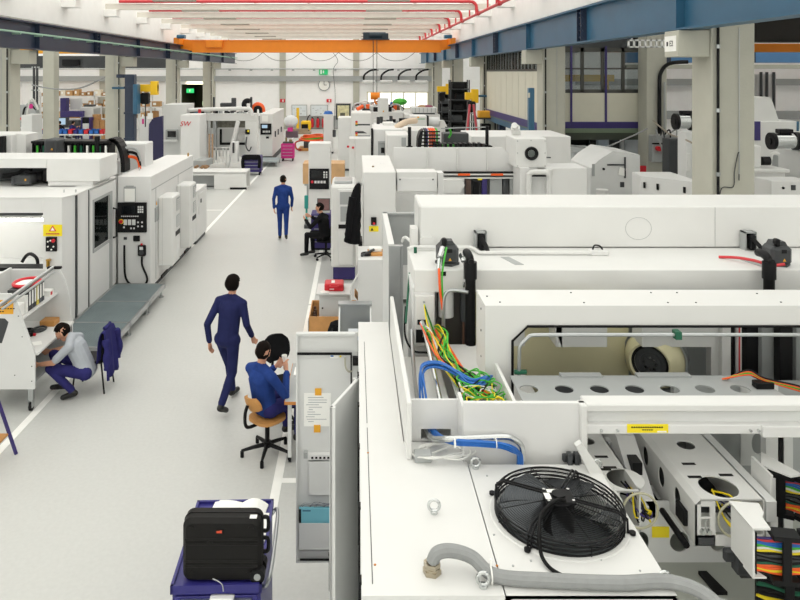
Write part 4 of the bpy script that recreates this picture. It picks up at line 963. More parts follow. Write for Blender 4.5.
dp(B().box(DX-.1, DX+.01, 12.6, 12.66, .22, DT).box(DX-.06, DX+.005, 13.2, 13.24, .22, DT), 'gap_strip', DGREY)
dp(B().box(-9.5, DX-.1, DF+.1, 14.7, 0, .15), 'plinth', DGREY)
# warning sign, control station, fitting on the corner panel
ws = dp(B().box(PX(43.5, DF), PX(62.3, DF), DF-.015, DF-.005, PZ(236, DF), PZ(224.5, DF)), 'warning_sign', SIGNY, 'yellow warning sign with a red triangle')
zx, zy = PX(53, DF), PZ(229, DF)
part(B().prism([(zx-.065, zy-.035), (zx+.065, zy-.035), (zx, zy+.065)], 'y', DF-.02, DF-.015), 'triangle', REDC, ws)
part(B().prism([(zx-.035, zy-.022), (zx+.035, zy-.022), (zx, zy+.035)], 'y', DF-.023, DF-.02), 'triangle_field', PAPER, ws)
b = B()
for k in range(9): b.box(PX(46.5+k*1.5, DF), PX(47.6+k*1.5, DF), DF-.02, DF-.015, PZ(234.2, DF), PZ(233, DF))
part(b, 'sign_print', RED, ws, kind='stuff')
cs = dp(B().box(PX(46.5, DF), PX(57.3, DF), DF-.04, DF, PZ(251, DF), PZ(236.8, DF), .006), 'control_station', BLACK)
part(B().cyl((PX(54.6, DF), DF-.07, PZ(240, DF)), (PX(54.6, DF), DF-.04, PZ(240, DF)), .03, n=14), 'emergency_stop', REDC, cs)
b = B()
for px, py in ((49, 241), (51.5, 240), (49, 246), (54.5, 246), (52.5, 249)): b.cyl((PX(px, DF), DF-.055, PZ(py, DF)), (PX(px, DF), DF-.04, PZ(py, DF)), .014, n=10)
each(b, 'push_button', PAPER, cs)
dp(B().cyl((PX(49.3, DF), DF-.05, PZ(266, DF)), (PX(49.3, DF), DF-.05, PZ(260, DF)), .03, n=12).cyl((PX(49.3, DF), DF-.06, PZ(259.5, DF)), (PX(49.3, DF), DF, PZ(259.5, DF)), .02, n=10).box(PX(47.5, DF), PX(52, DF), DF-.07, DF-.03, PZ(260, DF), PZ(258.5, DF)), 'air_coupling', mat('brass', 'b08a3c', .3, .9))
# upper housing with its recess
UY = 13.5
dp(B().box(PX(46.5, UY), -4.85, UY, 14.5, 2.52, 2.95, .008), 'upper_housing', WHITE2)
dp(B().box(-9.5, PX(46.5, UY), UY, 14.5, PZ(168, UY), 2.95), 'upper_housing_lid', WHITE2)
dp(B().box(-9.5, PX(46.5, UY), 14.2, 14.5, 2.43, PZ(168, UY)), 'upper_housing_back', DGREY)
dp(B().box(PX(47, UY), -5.0, UY+.05, 14.5, 2.43, 2.52), 'housing_step', WHITE)
rm = dp(B().box(PX(12, UY), PX(29, UY), UY+.05, UY+.45, 2.45, 2.62, .02).box(PX(10, UY), PX(14, UY), UY+.05, UY+.45, 2.44, 2.6), 'spindle_motor', DGREY)
part(B().box(PX(23.5, UY), PX(25, UY), UY+.045, UY+.05, 2.52, 2.56), 'hazard_sticker', TAPE, rm)
b = B().cyl((PX(28, UY), UY+.35, 2.55), (PX(45, UY), UY+.5, 2.6), .09, n=14).box(PX(35, UY), PX(45, UY), UY+.3, UY+.6, 2.45, 2.72, .02).tube(spline([(PX(-5, UY), UY+.3, 2.58), (PX(8, UY), UY+.35, 2.6), (PX(16, UY), UY+.4, 2.72), (PX(22, UY), UY+.4, 2.7)], 5), .05, 8)
dp(b, 'drive_unit', BLACK)
b = B()
for px in (57, 69): b.cyl((PX(px, DF+.2), DF+.5, DT+.02), (PX(px, DF+.2), DF+.5, DT+.07), .015, n=8)
dp(b, 'roof_bolts', CHROME, kind='stuff')
# ------------------------------------------------------------------ long cabinet with coolers
E = thing('control_cabinet', 'long white control cabinet with a dark operator panel and two coolers on its side', 'cabinet', (-4.6, 16.6, 0))
def ep(b, name, m, label=None, par=None): return part(b, name, m, par or E, label)
EY = 14.75; EX = -4.24
ep(B().box(-4.93, EX, EY, 18.6, .12, 2.43, .01), 'body', WHITE)
ep(B().box(-4.9, EX-.04, EY+.05, 18.55, 0, .12), 'plinth', DGREY)
ep(B().box(EX-.005, EX+.006, EY+.05, 18.5, 2.13, 2.15).box(EX-.005, EX+.006, 15.1, 15.12, .2, 2.13).box(EX-.005, EX+.006, 17.0, 17.02, .2, 2.13), 'door_seam', GREY)
ex = lambda p: PX(p, EY); ez = lambda p: PZ(p, EY)
op = ep(B().box(ex(118), ex(147), EY-.05, EY, ez(232), ez(202.3), .008), 'operator_panel', BLACK, 'black operator panel with a screen and keys')
part(B().box(ex(122.5), ex(136.5), EY-.056, EY-.05, ez(213.5), ez(205.5)), 'screen', SCREEN, op)
b = B()
for r in range(3):
    for c in range(3): b.box(ex(138.5+c*2), ex(140+c*2), EY-.056, EY-.05, ez(207.5+r*2.4), ez(205.7+r*2.4))
for c in range(9): b.box(ex(122+c*2), ex(123.2+c*2), EY-.056, EY-.05, ez(216.3), ez(215.2))
for c in range(3): b.box(ex(124.5+c*4.2), ex(127.8+c*4.2), EY-.056, EY-.05, ez(224.5), ez(219))
for px, py in ((138, 221), (142, 221), (138, 225), (142, 225), (124, 226), (131, 227), (134, 227)): b.box(ex(px), ex(px+1.6), EY-.056, EY-.05, ez(py+1.6), ez(py))
part(b, 'keypad', LGREY, op, kind='stuff')
part(B().cyl((ex(122), EY-.09, ez(221)), (ex(122), EY-.05, ez(221)), .038, n=16), 'emergency_stop', REDC, op)
part(B().cyl((ex(122), EY-.055, ez(221)), (ex(122), EY-.05, ez(221)), .052, n=16), 'stop_collar', YELW, op)
cp = ep(B().box(ex(124), ex(136), EY-.02, EY, ez(202), ez(186.5), .006).box(ex(126), ex(134), EY-.03, EY-.01, ez(187.5), ez(185.5)), 'clipboard', GREY)
part(B().box(ex(124.8), ex(135.2), EY-.026, EY-.02, ez(201.5), ez(188.5)), 'paper', PAPER, cp)
ep(B().box(ex(133.5), ex(140), EY-.03, EY, ez(241), ez(235.5), .006), 'key_switch', BLACK)
ep(B().box(ex(124), ex(127), EY-.02, EY, ez(239.5), ez(237)), 'data_socket', DGREY)
hw = ep(B().box(ex(138.5), ex(146.5), EY-.07, EY-.01, ez(255.5), ez(244.5), .02), 'hand_wheel_unit', BLACK)
part(B().cyl((ex(142.3), EY-.08, ez(252)), (ex(142.3), EY-.07, ez(252)), .05, n=18), 'dial', DGREY, hw)
part(B().box(ex(140.5), ex(144), EY-.075, EY-.07, ez(249), ez(246)), 'display', LGREY, hw)
part(B().cyl((ex(142.2), EY-.04, ez(244.5)), (ex(142.2), EY-.04, ez(243)), .02, n=10), 'button', REDC, hw)
part(B().tube(spline([(ex(142.5), EY-.04, ez(256)), (ex(143), EY-.05, ez(265)), (ex(147.5), EY-.05, ez(276)), (ex(147), EY-.05, ez(282)), (ex(142), EY-.06, ez(285.3)), (ex(133), EY-.06, ez(284.5)), (ex(126.5), EY-.05, ez(277)), (ex(125), EY-.04, ez(262)), (ex(124.5), EY-.01, ez(245))], 6), .022, 8), 'coiled_cord', BLACK, hw)
ep(B().box(EX, EX+.02, EY+.28, EY+.5, 1.42, 1.72).box(EX+.018, EX+.022, EY+.3, EY+.46, 1.45, 1.66), 'document_holder', GREY)
ep(B().prism([(EY+.36, 1.76), (EY+.46, 1.76), (EY+.41, 1.85)], 'x', EX+.001, EX+.004), 'hazard_triangle', TAPE)
ep(B().tube([(-4.75, EY+.9, 2.43), (-4.75, EY+.9, 2.5)], .02, 8), 'lifting_eye', CHROME)
part_l = ep(B().torus((-4.3, 18.3, 2.47), .04, .014, 'x', 16, 6), 'lifting_eye', mat('brass', 'b08a3c'))
for y0 in (15.25, 16.85):
    c = ep(B().box(EX, EX+.33, y0, y0+.62, .42, 1.92, .03), 'cooler', WHITE2, 'white side-mounted cooler')
    xf = EX+.33
    for (z0, z1, nm) in ((1.56, 1.84, 'vent'), (1.2, 1.46, 'vent'), (.5, .8, 'lower_panel')):
        part(B().box(xf-.002, xf+.008, y0+.3, y0+.56, z0, z1), nm, GREY if nm == 'vent' else WHITE, c)
        if nm == 'vent':
            b = B()
            for k in range(6): b.box(xf+.008, xf+.014, y0+.32, y0+.54, z0+.02+k*.04, z0+.035+k*.04)
            part(b, 'louvre', WHITE, c, kind='stuff')
    part(B().box(xf-.01, xf+.006, y0+.22, y0+.6, 1.02, 1.12), 'display_strip', BLACK, c)
    part(B().box(EX+.1, EX+.104, y0-.002, y0+.002, .45, 1.9), 'seam', GREY, c)
b = B()
for y in (15.5, 16.6, 17.6): b.box(EX, EX+.03, y, y+.5, .1, .16)
each(b, 'base_vent', BLACK, E)
# low unit beyond the cabinet
lu = thing('supply_unit', 'low white supply unit with a dark coupling at the end of the long cabinet', 'supply unit', (-4.2, 19.9, 0))
part(B().box(-4.8, -4.22, 18.9, 20.2, .1, 1.42, .01), 'body', WHITE, lu); part(B().box(-4.78, -4.25, 18.95, 20.15, 0, .1), 'plinth', DGREY, lu)
part(B().box(-4.22, -4.2, 19.15, 19.95, .75, 1.3, .004), 'door', WHITE2, lu); part(B().box(-4.2, -4.18, 19.3, 19.36, 1.05, 1.15), 'latch', BLACK, lu)
part(B().cyl((-4.6, 19.2, 1.42), (-4.6, 19.2, 1.5), .14, n=18).torus((-4.6, 19.2, 1.53), .11, .035, 'z', 20, 8).cyl((-4.4, 19.4, 1.42), (-4.4, 19.4, 1.56), .06, n=12), 'coupling', BLACK, lu)
# ------------------------------------------------------------------ grating step
G = thing('grating_platform', 'low steel grating step along the door of the white machine', 'platform', (-4.4, 12.9, 0))
gx0, gx1, gz = -4.93, -3.9, .25
ys = [11.2, 12.33, 13.46, 14.6]
b = B().box(gx1-.04, gx1, 11.2, 14.6, gz-.09, gz+.004, .004).box(gx0, gx1, 14.56, 14.6, gz-.09, gz+.004).box(gx0, gx1, 11.2, 11.24, gz-.09, gz+.004).box(gx0, gx0+.04, 11.2, 14.6, gz-.09, gz+.004)
for y in ys[1:3]: b.box(gx0, gx1, y-.02, y+.02, gz-.09, gz+.004)
part(b, 'frame', STEEL, G)
for i in range(3):
    bb = B(); y0, y1 = ys[i]+.02, ys[i+1]-.02
    n = 32
    for k in range(n): x = gx0+.05+(gx1-gx0-.1)*k/(n-1); bb.box(x-.003, x+.003, y0, y1, gz-.03, gz)
    m_ = 34
    for k in range(m_): y = y0+(y1-y0)*k/(m_-1); bb.box(gx0+.04, gx1-.04, y-.003, y+.003, gz-.03, gz)
    g_ = part(bb, 'grating', GRATE, G, kind='stuff')
    part(B().box(gx0+.04, gx1-.04, y0, y1, gz-.07, gz-.06), 'drip_tray', mat('tray_dark', '7a8487', .6), G)
for x in (gx1-.06, gx0+.08):
    for y in (11.35, 12.4, 13.5, 14.5):
        part(B().cyl((x, y, .02), (x, y, gz-.08), .02, n=10).cyl((x, y, 0), (x, y, .025), .05, n=14), 'foot', STEEL if y != 99 else BLACK, G)
# ------------------------------------------------------------------ assembly desk on casters
T = thing('assembly_desk', 'grey assembly desk on casters with sloped side panels and a binder shelf', 'desk', (-4.8, 10.25, 0))
def tp(b, name, m, label=None, par=None): return part(b, name, m, par or T, label)
DYn, DYf = 9.6, 10.9
prof = [(-4.33, .31), (-4.33, .80), (-4.62, 1.58), (-4.66, 1.6), (-5.3, 1.6), (-5.3, .31)]
tp(B().prism(prof, 'y', DYn, DYn+.03), 'side_panel', LGREY)
cur = [(-4.33, .31), (-4.33, .80)]+[(-4.33-.02-.23*(1-math.cos(t)), .80+.78*math.sin(t)) for t in (.1, .35, .6, .9, 1.2, 1.5)]+[(-5.3, 1.58), (-5.3, .31)]
tp(B().prism(cur, 'y', DYf-.03, DYf), 'side_panel', LGREY)
tp(B().box(-5.3, -5.27, DYn, DYf, .31, 1.6), 'back_panel', LGREY)
tp(B().box(-5.27, -4.3, DYn+.03, DYf-.03, .755, .79, .004), 'worktop', WHITE2)
tp(B().box(-4.95, -4.55, DYn+.03, DYf-.03, 1.2, 1.225, .003), 'shelf', WHITE)
tp(B().box(-5.27, -4.4, DYn+.03, DYf-.03, .33, .36), 'lower_shelf', GREY)
tp(B().tube([(-4.63, DYn-.4, 1.56), (-4.63, DYf+.02, 1.6)], .028, 8), 'lamp_rail', STEEL)
tp(B().tube([(-4.57, DYn-.4, 1.53), (-4.57, DYf-.1, 1.56)], .018, 8), 'lamp_rail', GREY)
tp(B().box(-4.72, -4.5, DYf-.04, DYf+.02, 1.58, 1.62, .01), 'rail_end', BLACK)
os_ = tp(B().box(-5.0, PX(13.4, DYn), DYn-.004, DYn-.001, PZ(314, DYn), PZ(300, DYn)), 'notice', TAPE, 'orange notice')
text('Betrieb!', .075, 'notice_text', BLACK, os_, FRONT(-4.78, DYn-.006, PZ(304.5, DYn)) @ Matrix.Rotation(.06, 4, 'Z'))
b = B()
for k in range(10): b.box(-4.95+k*.036, -4.925+k*.036, DYn-.006, DYn-.004, PZ(309, DYn), PZ(308, DYn))
for k in range(6): b.box(-4.95+k*.036, -4.925+k*.036, DYn-.006, DYn-.004, PZ(312, DYn), PZ(311, DYn))
part(b, 'notice_print', BLACK, os_, kind='stuff')
hp = [(-5.1, PZ(343, DYn)), (PX(2, DYn), PZ(343, DYn)), (PX(7.5, DYn), PZ(326, DYn)), (PX(8.5, DYn), PZ(322, DYn)), (PX(5, DYn), PZ(318.5, DYn)), (-5.1, PZ(317, DYn))]
tp(B().prism(hp, 'y', DYn-.003, DYn-.001), 'hand_hole', DGREY)
b = B()
for x, z in ((-4.37, .42), (-4.37, .62), (-4.5, 1.02), (-4.6, .5), (-4.55, 1.3)): b.cyl((x, DYn-.004, z), (x, DYn, z), .008, n=8)
part(b, 'screws', DGREY, T, kind='stuff')
for x in (-4.40, -5.2):
    for y in (DYn+.05, DYf-.08):
        c = part(B().box(x-.035, x+.035, y-.03, y+.03, .14, .33, .004).box(x-.03, x-.02, y-.04, y+.03, .05, .15).box(x+.02, x+.03, y-.04, y+.03, .05, .15), 'caster', STEEL, T)
        part(B().cyl((x-.018, y, .056), (x+.018, y, .056), .055, n=18), 'wheel', BLACK, c)
# things on the desk
binder_cols = [('e9e9e6', 'white'), ('3a3c3e', 'charcoal'), ('44464a', 'dark grey'), ('30323a', 'black'), ('c9b83c', 'mustard'), ('4a4f55', 'slate'), ('2c3138', 'navy grey')]
y = DYn+.32
for i, (c_, cn_) in enumerate(binder_cols):
    hgt = .3 if i else .24
    wd_ = .075; lab = {0: 'white box file at the end of the binder row', 4: 'mustard yellow binder standing between dark binders'}.get(i, 'dark lever arch binder in the row on the desk shelf')
    t = thing('binder', lab, 'binder', (-4.75, y, 1.225), 'binders on the assembly desk shelf')
    mm = mat('binder_'+c_, c_, .5)
    part(B().box(-4.9, -4.6, y, y+wd_, 1.225, 1.225+hgt, .004), 'cover', mm, t)
    part(B().box(-4.6, -4.597, y+.015, y+wd_-.015, 1.30, 1.225+hgt-.03), 'spine_label', PAPER, t)
    y += wd_+.012
solo(B().box(-4.88, -4.6, DYn+.1, DYn+.29, 1.225, 1.40, .01), 'paper_tray', PAPER, 'white paper tray in front of the binders', 'tray')
t = thing('paper_ring', 'red rimmed oval dish with white paper on top of the binders', 'dish', (-4.75, 10.25, 1.53))
part(B().torus((-4.76, 10.3, 1.55), .17, .025, 'z', 28, 8, 1.25), 'rim', REDC, t); part(B().lathe([(.0, 0), (.15, .005), (.16, .01)], (-4.76, 10.3, 1.535), 28), 'paper', PAPER, t)
t = thing('small_box', 'small white and red parts box at the shelf end', 'box', (-4.62, 10.72, 1.225))
part(B().box(-4.72, -4.58, 10.66, 10.8, 1.225, 1.31, .004), 'box', PAPER, t); part(B().box(-4.579, -4.576, 10.68, 10.74, 1.24, 1.29), 'print', REDC, t)
solo(B().box(-4.72, -4.5, 10.62, 10.82, .79, .87, .004), 'wood_block', WOOD, 'plywood block lying at the back of the desk top', 'block')
b = B(); b.xf = Matrix.Translation((-4.5, 9.95, .791)) @ Matrix.Rotation(.5, 4, 'Z'); b.box(-.1, .1, -.07, .07, 0, .002)
solo(b, 'paper_sheet', PAPER, 'single sheet of paper on the desk top', 'paper')
for k, (x, yy, m, nm, lb) in enumerate(((-4.72, 10.25, BLACK, 'cable_reel', 'black cable reel on the desk under the shelf'), (-4.66, 10.48, DGREY, 'tool_tray', 'dark oval tool tray on the desk beside the plywood block'))):
    if k == 0: bb = B().cyl((x, yy, .79), (x, yy, .85), .07, n=20).torus((x, yy, .87), .06, .02, 'z', 18, 8)
    else: bb = B().torus((x, yy, .805), .09, .014, 'z', 24, 8, 1.3).lathe([(.0, .002), (.085, .002)], (x, yy, .79), 20)
    o = solo(bb, nm, m, lb, 'tool')
    if k == 0: part(B().cyl((x+.08, yy, .81), (x+.11, yy, .81), .02, n=10), 'red_knob', REDC, o)
# ================================================================== people
def capsule(b, p0, r0, p1, r1, n=12):
    p0, p1 = Vector(p0), Vector(p1); d = p1-p0
    if d.length < 1e-5: d = Vector((0, 0, 1e-5))
    t = d.normalized(); a = t.orthogonal().normalized(); c = t.cross(a); vs = []; rings = []
    prof = [(math.sin(q), -math.cos(q), 0) for q in (.12, .5, .95, 1.3)]+[(math.sin(q), -math.cos(q), 1) for q in (1.7, 2.2, 2.65, 3.02)]
    for rr, zz, e in prof:
        r = (r0, r1)[e]; o = (p0, p1)[e]+t*(zz*r)
        for k in range(n): q = 2*PI*k/n; vs.append(o+a*(rr*r*math.cos(q))+c*(rr*r*math.sin(q)))
    m = len(prof); fs = []
    for i in range(m-1):
        for k in range(n): fs.append((i*n+k, i*n+(k+1) % n, (i+1)*n+(k+1) % n, (i+1)*n+k))
    fs += [list(range(n))[::-1], list(range((m-1)*n, m*n))]
    b.add(vs, fs)
def person(label, J, mats, loc, rz, voxel=.011, sleeves='long', grp=None, hair=HAIR, hairlong=.0):
    """J: joints in a local frame (forward +Y, right +X). mats = (top, trousers, shoes)"""
    root = thing('person', label, 'person', loc, grp)
    V = {k: Vector(v) for k, v in J.items()}
    S = []                                   # p0 r0 p1 r1 region
    def seg(a, r0, c, r1, reg): S.append((Vector(a), r0, Vector(c), r1, reg))
    hl, hr, ch, nk, hd = V['hipL'], V['hipR'], V['chest'], V['neck'], V['head']
    sl, sr = V['shL'], V['shR']
    seg(hl, .105, hr, .105, 1)
    for q in (.28, .5, .72):
        seg(hl.lerp(hr, q), .116, sl.lerp(sr, .5+(q-.5)*1.1).lerp(ch, .6), .128, 0)
    seg(sl.lerp(sr, .24).lerp(ch, .35), .105, sl.lerp(sr, .76).lerp(ch, .35), .105, 0)
    seg(sl, .066, sl.lerp(nk, .75), .066, 0); seg(sr, .066, sr.lerp(nk, .75), .066, 0)
    seg(nk-(hd-nk)*.1, .066, nk+(hd-nk)*.12, .062, 0)
    fw = V['face'].normalized(); up = (hd-nk).normalized(); up = (up-fw*up.dot(fw)).normalized(); rt = fw.cross(up)
    seg(nk, .054, hd-up*.05, .054, 2)
    seg(hd+fw*.022+up*.012, .082, hd-fw*.03+up*.022, .09, 2)            # skull
    seg(hd+up*.04, .08, hd-up*.01, .08, 2)
    seg(hd+fw*.045-up*.05, .055, hd+fw*.055-up*.085, .034, 2)           # jaw and chin
    seg(hd+fw*.098+up*.012, .011, hd+fw*.115-up*.022, .0165, 2)         # nose
    for s in (-1, 1):
        seg(hd+rt*(s*.082)+up*.018-fw*.01, .014, hd+rt*(s*.084)-up*.03-fw*.002, .011, 2)   # ears
    for s, q in (('L', -1), ('R', 1)):
        sh, el, wr = V['sh'+s], V['el'+s], V['wr'+s]
        seg(sh, .064, el, .05, 0); a_reg = 0 if sleeves == 'long' else 2
        seg(el, .049 if a_reg == 0 else .042, el.lerp(wr, .88), .041 if a_reg == 0 else .031, a_reg)
        if sleeves == 'short': S[-2] = (sh, .066, sh.lerp(el, .8), .058, 0); seg(sh.lerp(el, .75), .046, el, .043, 2)
        hd_ = V.get('hand'+s, wr+(wr-el).normalized()*.1); f = (hd_-wr).normalized()
        side = V.get('palm'+s, Vector((q, 0, 0))); side = (side-f*side.dot(f)).normalized(); nrm = f.cross(side)
        for o in (-.022, 0, .022): seg(wr, .024, wr+f*.075+side*o, .019, 2)
        for i, (o, ln) in enumerate(((-.033, .058), (-.012, .07), (.011, .066), (.031, .052))):
            base = wr+f*.085+side*o; m1 = base+f*(ln*.5)+nrm*.008; m2 = m1+f*(ln*.38)+nrm*.032
            seg(base, .0105, m1, .0098, 2); seg(m1, .0098, m2, .0088, 2)
        tb = wr+f*.03-side*.03; t1 = tb-side*.028+f*.03+nrm*.012; seg(tb, .014, t1, .0115, 2); seg(t1, .0115, t1+f*.03+nrm*.008, .0095, 2)
        hp, kn, an = V['hip'+s], V['kn'+s], V['an'+s]
        seg(hp, .1, kn, .066, 1); seg(kn, .066, kn.lerp(an, .45)+(0*fw), .062, 1); seg(kn.lerp(an, .4), .062, an.lerp(kn, .08), .052, 1)
        toe = V['toe'+s]; d = (toe-an); dn = d.normalized()
        seg(an+Vector((0, 0, -.01)), .044, an+Vector((0, 0, -.04))-dn*.03, .044, 3); seg(an+Vector((0, 0, -.035)), .046, toe, .036, 3)
    b = B()
    for s in S: capsule(b, *s[:4])
    me0 = b.mesh('tmp', SKIN)
    tmp = bpy.data.objects.new('tmp', me0); COL.objects.link(tmp)
    r = tmp.modifiers.new('r', 'REMESH'); r.mode = 'VOXEL'; r.voxel_size = voxel; r.adaptivity = 0
    sm = tmp.modifiers.new('s', 'SMOOTH'); sm.factor = .5; sm.iterations = 3
    dg = bpy.context.evaluated_depsgraph_get()
    me = bpy.data.meshes.new_from_object(tmp.evaluated_get(dg)); me.name = 'body'
    bpy.data.objects.remove(tmp)
    me.materials.clear()
    for m in (mats[0], mats[1], SKIN, mats[2]): me.materials.append(m)
    idx = []
    for p in me.polygons:
        c = p.center; best = (1e9, 0)
        for p0, r0, p1, r1, reg in S:
            d = p1-p0; L2 = d.length_squared; t = 0 if L2 < 1e-10 else max(0, min(1, (c-p0).dot(d)/L2))
            q = (c-(p0+d*t)).length-(r0+(r1-r0)*t)
            if q < best[0]: best = (q, reg)
        idx.append(best[1])
    me.polygons.foreach_set('material_index', idx); me.polygons.foreach_set('use_smooth', [True]*len(idx)); me.update()
    o = bpy.data.objects.new('body', me); COL.objects.link(o); o.parent = root
    # hair cap
    hb = B(); n, m = 22, 14; keep = []
    M3 = Matrix((rt, fw, up)).transposed()
    for i in range(n):
        for k in range(m+1):
            th = PI*k/m; ph = 2*PI*i/n; l = Vector((math.sin(th)*math.cos(ph)*.088, math.sin(th)*math.sin(ph)*.112, math.cos(th)*.108))
            l *= 1.03+.03*math.sin(ph*5+k); hb.v.append(M3 @ l+hd-fw*.008+up*.024); keep.append(l)
    for i in range(n):
        j = (i+1) % n
        for k in range(m):
            q = [i*(m+1)+k, j*(m+1)+k, j*(m+1)+k+1, i*(m+1)+k+1]
            c = sum((keep[z] for z in q), Vector())/4
            if c.z > -.08-hairlong and c.y < -.008+1.3*max(0, c.z-.012) and c.y < .085: hb.f.append(q); hb.m.append(0)
    hm = hb.mesh('hair', hair); ho = bpy.data.objects.new('hair', hm); COL.objects.link(ho); ho.parent = root
    so = ho.modifiers.new('t', 'SOLIDIFY'); so.thickness = .012; so.offset = -1
    # eyes and mouth
    for s in (-1, 1):
        c = hd+fw*.092+rt*(s*.033)+up*.018; eb = B().ell(tuple(c), .011, .009, .009, 10, 6); em = eb.mesh('eye', mat('eye_dark', '2a2019', .3)); e = bpy.data.objects.new('eye', em); COL.objects.link(e); e.parent = root
    c = hd+fw*.096-up*.055; mb = B().tube([c-rt*.024, c+fw*.004, c+rt*.024], .005, 6); mm = mb.mesh('mouth', mat('lips', '9a5d50', .5)); e = bpy.data.objects.new('mouth', mm); COL.objects.link(e); e.parent = root
    root.rotation_euler = (0, 0, rz)
    return root
def pose_walk(st=.3, lean=.05, arm=.22):
    return dict(hipL=(-.09, 0, .93), hipR=(.09, 0, .93), chest=(0, lean*.6, 1.26), neck=(0, lean, 1.47), head=(0, lean+.03, 1.64), face=(0, 1, -.12), shL=(-.185, lean*.8, 1.41), shR=(.185, lean*.8, 1.41),
        elL=(-.25, -arm*.5, 1.14), wrL=(-.24, -arm*.3, .88), elR=(.25, arm*.4, 1.13), wrR=(.23, arm*1.3, .9), palmL=(0, 1, 0), palmR=(0, 1, 0),
        knL=(-.09, st*.75, .5), anL=(-.09, st*1.05, .1), toeL=(-.095, st*1.05+.16, .045), knR=(.09, -.02, .5), anR=(.09, -st*1.15, .17), toeR=(.095, -st*1.15+.13, .06))
person('person in dark navy workwear walking on the open aisle floor', pose_walk(.28, .12), (COVER_NAVY, COVER_NAVY, SHOE), (PX(226, 9.65), 9.75, 0), -.35)
person('person in blue overalls walking away down the aisle beside the cabinets', pose_walk(.1, .04, .1), (COVER_BLUE, COVER_BLUE, SHOE), (PX(283, 19.4), 19.4, 0), .05, .014)
sit = dict(hipL=(-.1, 0, .57), hipR=(.1, 0, .57), chest=(0, -.06, .86), neck=(0, -.06, 1.07), head=(0, -.03, 1.235), face=(-.5, 1, -.2), shL=(-.2, -.06, 1.0), shR=(.2, -.06, 1.0),
    elL=(-.28, .08, .76), wrL=(-.1, .26, .95), handL=(-.04, .29, 1.02), elR=(.28, .08, .76), wrR=(.1, .26, .95), handR=(.04, .29, 1.02), palmL=(0, .3, 1), palmR=(0, .3, 1),
    knL=(-.13, .44, .57), anL=(-.13, .46, .13), toeL=(-.14, .6, .06), knR=(.13, .44, .57), anR=(.13, .42, .13), toeR=(.14, .56, .06))
person('person in blue jacket and trousers seated on a wooden swivel chair drinking', sit, (COVER_BLUE, COVER_PURP, SHOE), (PX(266, 8.65), 8.55, 0), -.75, .009)
sq = dict(hipL=(-.1, -.05, .36), hipR=(.1, -.05, .36), chest=(0, .08, .63), neck=(0, .18, .83), head=(0, .3, .9), face=(0, .8, -.75), shL=(-.19, .14, .76), shR=(.19, .14, .76),
    elL=(-.24, .34, .56), wrL=(-.2, .55, .52), handL=(-.19, .64, .53), elR=(.24, .36, .58), wrR=(.18, .56, .56), handR=(.17, .65, .57), palmL=(0, 0, 1), palmR=(0, 0, 1),
    knL=(-.15, .42, .44), anL=(-.14, .1, .12), toeL=(-.15, .24, .04), knR=(.16, .5, .52), anR=(.15, .36, .1), toeR=(.16, .52, .045))
person('person in grey shirt and purple trousers crouching at the assembly desk', sq, (SHIRT, COVER_PURP, SHOE), (PX(84, 10.1), 10.1, 0), PI/2, .009, 'short')
sit2 = dict(sit); sit2.update(face=(0, 1, -.25), chest=(0, .03, .86), neck=(0, .1, 1.07), head=(0, .15, 1.235), shL=(-.19, .07, 1.0), shR=(.19, .07, 1.0), elL=(-.28, .25, .8), wrL=(-.15, .48, .95), handL=(-.1, .56, 1.0), elR=(.28, .25, .8), wrR=(.12, .48, .98), handR=(.08, .56, 1.02))
person('person in black clothes seated by the purple drawer cabinet', sit2, (BLACKCL, BLACKCL, SHOE), (PX(325, 17.5), 17.5, 0), 1.1, .014)

